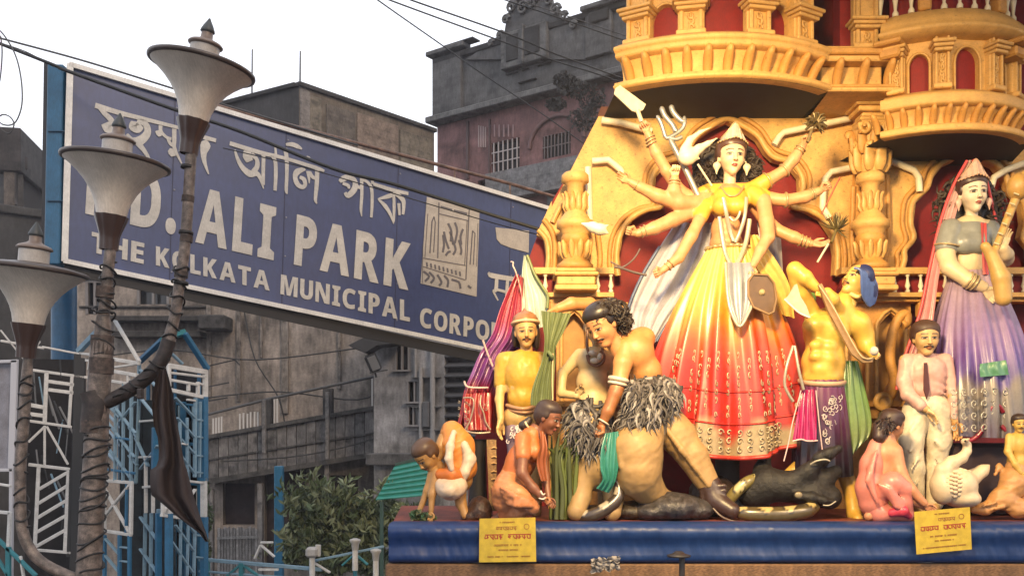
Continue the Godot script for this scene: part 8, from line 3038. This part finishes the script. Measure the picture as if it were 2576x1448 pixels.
	field(ZD, 8.55)
	snake("dark spotted snake curling under the lion's paws", [1455, 1298, 0.1, 14, 1490, 1296, 0.14, 17, 1530, 1276, 0.14, 17, 1555, 1250, 0.12, 15, 1556, 1222, 0.1, 10, 1545, 1205, 0.1, 6], Color(0.05, 0.035, 0.02), Color(0.42, 0.36, 0.26))
	field(ZD, 8.7)
	rock("wet grey rock under the demon's tucked leg", [[1690, 1272, 0.1, 70, 36, 0.3], [1640, 1285, 0.16, 44, 24, 0.2], [1745, 1280, 0.05, 50, 30, 0.25]], Color(0.10, 0.09, 0.09))
	rock("brown rock under the dark coat of the goddess", [[1830, 1265, -0.35, 110, 44, 0.3], [1790, 1240, -0.4, 60, 50, 0.25]], Color(0.05, 0.035, 0.028))
	rock("dark stone below the lion's belly", [[1590, 1284, 0.0, 60, 26, 0.25], [1500, 1290, -0.05, 70, 20, 0.25]], Color(0.07, 0.05, 0.035))
	rock("brown stone between the seated figure and the kneeling woman", [[1208, 1285, 0.1, 32, 36, 0.16], [1185, 1296, 0.1, 26, 20, 0.14]], Color(0.10, 0.05, 0.03))
	field(Z5, 8.6)
	tubes("horn_curl", tag(thing("horn_curl", "thin dark curved horn lying at the stage edge near the boot", "horn", K(200, 1340)), ""), [[14, 0, 1200, 0.1, 100, 1300, 0.14, 240, 1360, 0.16, 420, 1375, 0.16]], mat(0.10, 0.07, 0.06, 0.3))

	# man in pink shirt and tie
	field(Z6, 8.95)
	s = statue("standing man statue in pink shirt, dark tie and white trousers with brown cap of hair", 270)
	skin = Color(0.58, 0.36, 0.15)
	arm([90, 770, 0, 40, 440, 770, 0, 40])
	arm([440, 900, 0.02, 40, 480, 1060, 0.06, 40, 500, 1250, 0.1, 34])
	arm([110, 1040, 0.08, 40, 220, 1140, 0.16, 34, 270, 1170, 0.18, 30])
	arm([265, 800, 0, 60, 265, 1150, 0, 60, 190, 1300, 0, 44, 190, 1890, 0, 34])
	arm([265, 1150, 0, 60, 340, 1300, 0, 44, 330, 1890, 0, 34])
	arm([190, 1890, 0, 40, 200, 1950, 0.04, 40, 230, 1985, 0.16, 30])
	arm([330, 1890, 0, 40, 335, 1960, 0.04, 40, 360, 1985, 0.16, 30])
	a = mesh_field(0.02, skin)
	ht = head(a, K(263, 738, 0.06), un(278), -0.12, 0.08, 0.0, true, skin)
	hnd(a, [500, 1250, 0.1], [540, 1400, 0.14], 190, Color(0.62, 0.33, 0.12), false, true, Vector3(-0.7, 0, 0.4))
	hnd(a, [270, 1170, 0.18], [350, 1235, 0.22], 150, Color(0.66, 0.44, 0.22), false, false, Vector3(0, -0.6, 0.2))
	put("body", acc_mesh(a), clay(), s)
	hair_cap(ht, 0.0, 0.05)
	solid("hair", s, 0.016, Color(0.07, 0.032, 0.02), 0.6)
	blob(265, 880, 0.0, 165, 160, 0.15)
	blob(265, 1010, 0.0, 140, 110, 0.14)
	arm([120, 775, 0, 52, 420, 775, 0, 52])
	arm([110, 790, 0, 58, 90, 950, 0.03, 54, 120, 1050, 0.1, 50, 225, 1140, 0.17, 42])
	arm([420, 790, 0, 58, 455, 950, 0.02, 52, 490, 1090, 0.06, 46, 505, 1230, 0.1, 38])
	arm([220, 745, 0.05, 26, 310, 745, 0.05, 26])
	for k in 4:
		arm([330 + k * 12, 850 + k * 60, 0.13, 6, 420, 900 + k * 50, 0.1, 8], 0.02)
	solid("shirt", s, 0.019, Color(0.64, 0.38, 0.33), 0.5, 0.007, Vector3(7, 4, 7))
	field(ZD, 8.95)
	st = mb()
	slab(st, [2327, 912, 2334, 912, 2340, 980, 2333, 1004, 2326, 980], 8.77, 0.02)
	obj("tie", st, mat(0.09, 0.02, 0.02, 0.5, "cloth", 0.2), s)
	field(Z6, 8.95)
	blob(275, 1150, 0.0, 165, 130, 0.15)
	arm([190, 1190, 0.02, 105, 150, 1420, 0.05, 86, 175, 1650, 0.03, 70, 185, 1920, 0.0, 62], 0.04)
	arm([350, 1190, 0.02, 105, 370, 1420, 0.03, 92, 345, 1650, 0.0, 74, 335, 1920, 0.0, 66], 0.04)
	for k in 4:
		arm([200, 1270 + k * 150, 0.14, 7, 140, 1360 + k * 150, 0.14, 8], 0.03)
		arm([330, 1280 + k * 140, 0.14, 7, 400, 1350 + k * 140, 0.13, 8], 0.03)
	solid("trousers", s, 0.021, Color(0.68, 0.60, 0.45), 0.5, 0.007, Vector3(7, 3, 7))

	# crouching woman in pink
	field(Z8, 8.5)
	s = statue("crouching woman statue in pink dress seen from behind, dark hair tied up", 890)
	skin = Color(0.55, 0.24, 0.12)
	arm([935, 800, 0, 40, 930, 870, 0.0, 62, 905, 960, 0.0, 58, 885, 1040, 0, 62], 0.05)
	arm([975, 860, 0.06, 36, 1000, 960, 0.12, 30, 1050, 1040, 0.2, 24, 1115, 1105, 0.22, 17], 0.03)
	arm([900, 1140, 0.1, 30, 850, 1165, 0.1, 22], 0.03)
	arm([890, 1040, 0, 50, 900, 1140, 0.08, 26], 0.03)
	a = mesh_field(0.02, skin)
	ht = head(a, K(948, 806, -0.02), un(140), 1.9, 0.25, 0, false, skin)
	hnd(a, [1115, 1105, 0.22], [1150, 1140, 0.22], 75, skin, false, true)
	put("body", acc_mesh(a), clay(), s)
	hair_cap(ht, 0.2)
	arm([905, 740, 0.03, 34, 900, 790, 0.06, 30], 0.02)
	solid("hair", s, 0.018, Color(0.045, 0.02, 0.018), 0.5)
	curls("hair_lock", s, [[925, 735, 0.06, 36, 40, 0.08]], 60, 26, 4, mat(0.03, 0.015, 0.012, 0.5), Vector3(0, -0.6, 0.2), 0.6)
	arm([885, 830, 0.02, 34, 862, 920, 0.06, 48, 856, 1030, 0.06, 62, 870, 1100, 0.06, 66], 0.05)
	for k in 5:
		arm([890 - k * 9, 850 + k * 14, 0.16 - 0.01 * k, 4, 860 - k * 4, 960 + k * 10, 0.22, 8, 872 + k * 6, 1060 + k * 12, 0.23, 5], 0.025)
	solid("sari_drape", s, 0.018, Color(0.66, 0.22, 0.17), 0.36)
	arm([880, 1050, 0.06, 68, 965, 1012, 0.16, 52, 1025, 1035, 0.18, 36], 0.05)
	arm([1022, 1040, 0.18, 34, 1015, 1100, 0.16, 36, 1030, 1155, 0.13, 34], 0.04)
	arm([870, 1110, 0.06, 62, 900, 1150, 0.1, 42, 1000, 1160, 0.12, 30], 0.05)
	for k in 5:
		arm([890 + k * 14, 1010 + k * 18, 0.2, 4, 950 + k * 8, 1040 + k * 20, 0.25, 8, 1010 + k * 4, 1090 + k * 16, 0.24, 4], 0.025)
	solid("skirt", s, 0.018, Color(0.66, 0.22, 0.18), 0.33)
	arm([960, 1150, 0.18, 20, 1010, 1140, 0.22, 24, 1040, 1165, 0.18, 16], 0.03)
	solid("skirt_hem", s, 0.018, Color(0.60, 0.05, 0.09), 0.3)
	arm([1030, 1000, 0.1, 20, 1060, 1090, 0.14, 24, 1110, 1120, 0.16, 16], 0.04)
	solid("stole_end", s, 0.02, Color(0.42, 0.18, 0.09))

	# swan
	field(Z8, 8.55)
	s = statue("cream swan statue with curved neck and carved feathers", 1270)
	blob(1265, 1020, 0.05, 92, 86, 0.2)
	blob(1200, 1030, 0.1, 50, 80, 0.14)
	blob(1290, 1080, 0.05, 80, 46, 0.2)
	arm([1192, 1010, 0.1, 48, 1204, 950, 0.12, 36, 1245, 912, 0.12, 30, 1292, 890, 0.12, 23, 1316, 858, 0.12, 18, 1318, 828, 0.12, 15, 1304, 812, 0.14, 15], 0.03)
	arm([1304, 812, 0.16, 14, 1326, 800, 0.2, 6], 0.02)
	arm([1330, 990, 0.0, 44, 1390, 950, -0.02, 26, 1424, 922, -0.02, 4], 0.04)
	var pale := Color(0.70, 0.56, 0.38)
	solid("body", s, 0.018, pale)
	for k in 81:
		var f := float(k % 9) / 8.0
		var g := float(k / 9) / 8.0
		st = mb()
		var u := lerpf(1222, 1385 - 20 * g, f)
		var v := lerpf(945, 1098, g) + 8 * sin(k * 2.1)
		var in2 := 1.0 - pow((u - 1265) / 92.0, 2) - pow((v - 1020) / 86.0, 2)
		if in2 < 0.04: continue
		var zz := 0.054 + 0.2 * sqrt(in2)
		tube(st, [K(u - 13, v - 3, zz - 0.02), K(u, v, zz + 0.002), K(u + 13, v + 4 - 10 * f, zz - 0.004)], [un(6), un(10), un(5)], 7, 0.35, true, Vector3(0, 1, 0.2))
		obj("feather", st, mat(0.66, 0.52, 0.36, 0.45), s)
	B = []
	egg(K(1308, 810, 0.2), Vector3(0.011, 0.011, 0.008))
	solid("eye", s, 0.006, Color(0.02, 0.015, 0.012), 0.2)

	# small bare-chested figure with a fish tail at the right edge
	field(Z8, 8.6)
	s = statue("small yellow bare-chested figure statue with orange fish tail at the right edge", 1560)
	skin = Color(0.64, 0.40, 0.09)
	blob(1552, 830, 0, 44, 64, 0.12)
	blob(1552, 910, 0, 38, 56, 0.11)
	arm([1518, 790, 0.02, 19, 1510, 860, 0.06, 16, 1545, 920, 0.12, 14, 1570, 960, 0.14, 12], 0.02)
	arm([1590, 790, 0.0, 19, 1606, 860, 0.0, 16, 1600, 930, 0.06, 14], 0.02)
	a = mesh_field(0.018, skin)
	ht = head(a, K(1562, 768, 0.03), un(82), -0.15, 0.1, 0, true, skin)
	hnd(a, [1570, 960, 0.14], [1590, 985, 0.16], 50, skin, false, true)
	put("body", acc_mesh(a), clay(), s)
	hair_cap(ht)
	solid("hair", s, 0.014, Color(0.04, 0.02, 0.015))
	arm([1552, 940, 0.02, 46, 1540, 1010, 0.06, 56, 1480, 1080, 0.08, 40, 1400, 1130, 0.08, 22, 1350, 1135, 0.06, 14], 0.05)
	arm([1600, 1000, 0.0, 50, 1620, 1100, 0.05, 50], 0.05)
	arm([1480, 1080, 0.1, 30, 1560, 1130, 0.12, 36, 1640, 1140, 0.1, 30], 0.05)
	arm([1500, 980, 0.02, 14, 1470, 930, 0.0, 8, 1445, 975, 0.02, 4], 0.03)
	for k in 5:
		arm([1390 + k * 40, 1120 + (k % 2) * 14, 0.14, 6, 1450 + k * 38, 1100 + (k % 2) * 20, 0.17, 5], 0.02)
	solid("fish_tail", s, 0.02, Color(0.56, 0.28, 0.10), 0.5, 0.012, Vector3(4, 7, 4))

func build_seated_goddess() -> void:
	field(ZD, 9.3)
	var s := statue("seated pale goddess statue in lilac skirt with pink veil, playing a long lute", 2440)
	var skin := Color(0.74, 0.58, 0.36)
	blob(2442, 590, 0, 50, 50, 0.14)
	blob(2430, 610, 0.1, 26, 24, 0.08)
	blob(2462, 610, 0.1, 26, 24, 0.08)
	blob(2440, 660, 0, 42, 50, 0.12)
	arm([2398, 572, 0, 20, 2484, 572, 0, 20])
	arm([2392, 580, 0.02, 24, 2380, 640, 0.08, 22, 2390, 672, 0.14, 21, 2440, 706, 0.26, 18, 2476, 722, 0.3, 13], 0.02)
	arm([2490, 580, 0.0, 22, 2530, 650, 0.06, 20, 2534, 640, 0.16, 16, 2526, 624, 0.2, 13], 0.02)
	var a := mesh_field(0.02, skin)
	var ht := head(a, K(2449, 536, 0.04), m_of(96, 9.3), 0.0, 0.03, 0.04, false, Color(0.78, 0.64, 0.48))
	hnd(a, [2476, 722, 0.3], [2506, 756, 0.32], 54, skin, false, true)
	hnd(a, [2526, 624, 0.2], [2534, 586, 0.22], 50, skin, false, true)
	put("body", acc_mesh(a), clay(), s)
	blob(2442, 594, 0.01, 54, 46, 0.148)
	blob(2430, 612, 0.105, 29, 27, 0.085)
	blob(2462, 612, 0.105, 29, 27, 0.085)
	arm([2392, 578, 0.02, 29, 2382, 620, 0.06, 28], 0.02)
	arm([2490, 580, 0.0, 27, 2508, 612, 0.02, 26], 0.02)
	solid("blouse", s, 0.02, Color(0.27, 0.28, 0.27), 0.32)
	hair_cap(ht)
	solid("hair", s, 0.018, Color(0.06, 0.028, 0.02), 0.4)
	blob(2440, 520, -0.12, 74, 96, 0.06)
	solid("hair_mass", s, 0.028, Color(0.03, 0.018, 0.014), 0.4)
	curls("hair_lock", s, [[2396, 540, -0.08, 40, 80, 0.06], [2490, 540, -0.1, 34, 70, 0.06]], 120, 34, 5.5, mat(0.03, 0.018, 0.012, 0.6), Vector3(0, -0.7, 0), 1.2)
	tiara(s, ht, mat(0.66, 0.46, 0.38, 0.35, "clay", 0.15, {"coat": 0.5}), mat(0.5, 0.3, 0.2, 0.3))
	for sg in [-1.0, 1.0]:
		B = []
		egg(ht * Vector3(0.40 * sg, 0.28, 0.06), Vector3(0.08, 0.1, 0.04) * m_of(96, 9.3), Basis(), 0.005)
		cap(ht * Vector3(0.40 * sg, 0.27, 0.06), ht * Vector3(0.40 * sg, 0.04, 0.06), 0.02, 0.004, 0.02)
		solid("earring", s, 0.012, Color(0.72, 0.50, 0.42))
	var gold := mat(0.55, 0.42, 0.24, 0.3, "clay", 0.2, {"metal": 0.3})
	bangles("bracelet", s, [[2436, 703, 0.26, 20, -0.5, 2.4], [2444, 707, 0.27, 20, -0.5, 2.4], [2452, 711, 0.28, 19, -0.5, 2.4], [2384, 620, 0.06, 31, 1.4, 2.6]], gold)
	sheet("red_scarf", s, [[2468, 560, 0.14, 2482, 560, 0.14], [2470, 620, 0.2, 2484, 620, 0.2], [2474, 690, 0.2, 2490, 690, 0.2]], 6, 1.0, 0.01, mat(0.42, 0.05, 0.05, 0.4))
	# lap and falling skirt, lilac above, violet and silver below
	var stops := [[0.0, Color(0.46, 0.34, 0.42)], [0.25, Color(0.33, 0.23, 0.40)], [0.45, Color(0.24, 0.14, 0.38)], [0.56, Color(0.14, 0.07, 0.32)], [0.66, Color(0.10, 0.06, 0.28)], [0.72, Color(0.24, 0.20, 0.17)], [0.86, Color(0.20, 0.18, 0.17)], [1.0, Color(0.12, 0.09, 0.13)]]
	var vcm := mat(1, 1, 1, 0.38, "cloth", 0.35, {"vc": 1, "coat": 0.35})
	skirt("skirt", s, [2446, 684, 0.0, 50, 0.15], [2464, 1085, 0.2, 116, 0.44], 0.42, 16, 11, 0.085, stops, vcm, 170)
	var lace := mat(0.42, 0.40, 0.34, 0.3, "clay", 0.1, {"metal": 0.3})
	for k in 22:
		var cst2 := mb()
		var cu := 2400.0 + (k % 6) * 26
		var cv := 985.0 + (k / 6) * 30
		var q := []
		for w in 8: q.append(K(cu + cos(w * 0.9 + k) * 9 * (1 - w / 10.0), cv + sin(w * 0.9 + k) * 11 * (1 - w / 10.0), 0.645 - 0.18 * pow((cu - 2460) / 118.0, 2)))
		tube(cst2, q, [m_of(1.8, 9.0)], 5)
		obj("silver_motif", cst2, lace, s)
	sheet("green_apron", s, [[2466, 915, 0.6, 2532, 905, 0.58], [2464, 930, 0.62, 2536, 925, 0.6], [2468, 948, 0.63, 2540, 942, 0.6]], 14, 2.0, 0.012, mat(0.10, 0.28, 0.15, 0.35, "cloth", 0.3, {"coat": 0.4}))
	# pink veil
	sheet("pink_veil", s, [[2432, 404, 0.0, 2446, 402, 0.02], [2400, 470, 0.0, 2424, 470, 0.04], [2368, 560, 0.0, 2400, 560, 0.06], [2340, 680, 0.02, 2366, 680, 0.12], [2318, 790, 0.04, 2350, 800, 0.16], [2280, 900, 0.06, 2330, 900, 0.14], [2258, 980, 0.06, 2310, 990, 0.12]], 14, 2.0, 0.014, mat(1, 1, 1, 0.4, "cloth", 0.35, {"vc": 1, "coat": 0.3}), [[0.0, Color(0.6, 0.40, 0.36)], [0.4, Color(0.6, 0.3, 0.3)], [0.7, Color(0.62, 0.26, 0.28)], [1.0, Color(0.5, 0.10, 0.1)]])
	tubes("veil_edge", s, [[4, 2434, 404, 0.03, 2398, 470, 0.02, 2366, 560, 0.02, 2338, 680, 0.04, 2314, 790, 0.06, 2276, 900, 0.08, 2256, 980, 0.08], [4, 2448, 402, 0.04, 2478, 440, 0.02, 2494, 500, -0.02, 2508, 560, -0.04]], mat(0.55, 0.06, 0.07, 0.4))
	# seat with a curled red edge
	var seat := thing("throne", "dark seat with curled crimson rim under the seated goddess", "throne", at(2470, 1110, 9.0))
	var st := mb()
	box(st, at(2460, 1200, 9.2), Vector3(0.8, 0.66, 0.6), 0.04)
	obj("block", st, mat(0.03, 0.015, 0.02, 0.7), seat)
	field(ZD, 8.75)
	tubes("crimson_rim", seat, [[6, 2420, 1112, 0, 2450, 1104, 0.02, 2474, 1080, 0.04, 2486, 1048, 0.05, 2494, 1026, 0.05, 2512, 1020, 0.05, 2524, 1036, 0.03], [6, 2520, 1070, 0.02, 2540, 1088, 0.04, 2580, 1104, 0.03, 2640, 1108, 0]], mat(0.26, 0.012, 0.03, 0.3, "clay", 0.2, {"coat": 0.5}))
	# lute
	field(ZD, 8.85)
	var lute := thing("long_lute", "long amber lute held diagonally by the seated goddess", "lute", K(2506, 760))
	arm([2500, 640, 0.1, 9, 2540, 540, 0.06, 10, 2580, 440, 0.04, 12], 0.01)
	arm([2498, 645, 0.1, 15, 2520, 700, 0.12, 22, 2526, 750, 0.12, 20], 0.02)
	arm([2480, 620, 0.1, 12, 2500, 650, 0.1, 14], 0.02)
	solid("neck", lute, 0.018, Color(0.55, 0.34, 0.10))
	for k in 7:
		tubes("fret", lute, [[2.4, 2502 + k * 10, 610 - k * 25, 0.13, 2514 + k * 10, 615 - k * 25, 0.13]], mat(0.6, 0.5, 0.3, 0.3))
	blob(2562, 470, 0.06, 26, 34, 0.1)
	solid("gourd", lute, 0.018, Color(0.55, 0.32, 0.09))

func build_statues() -> void:
	build_goddess()
	build_demon()
	build_lion()
	build_left_group()
	build_right_group()
	build_seated_goddess()
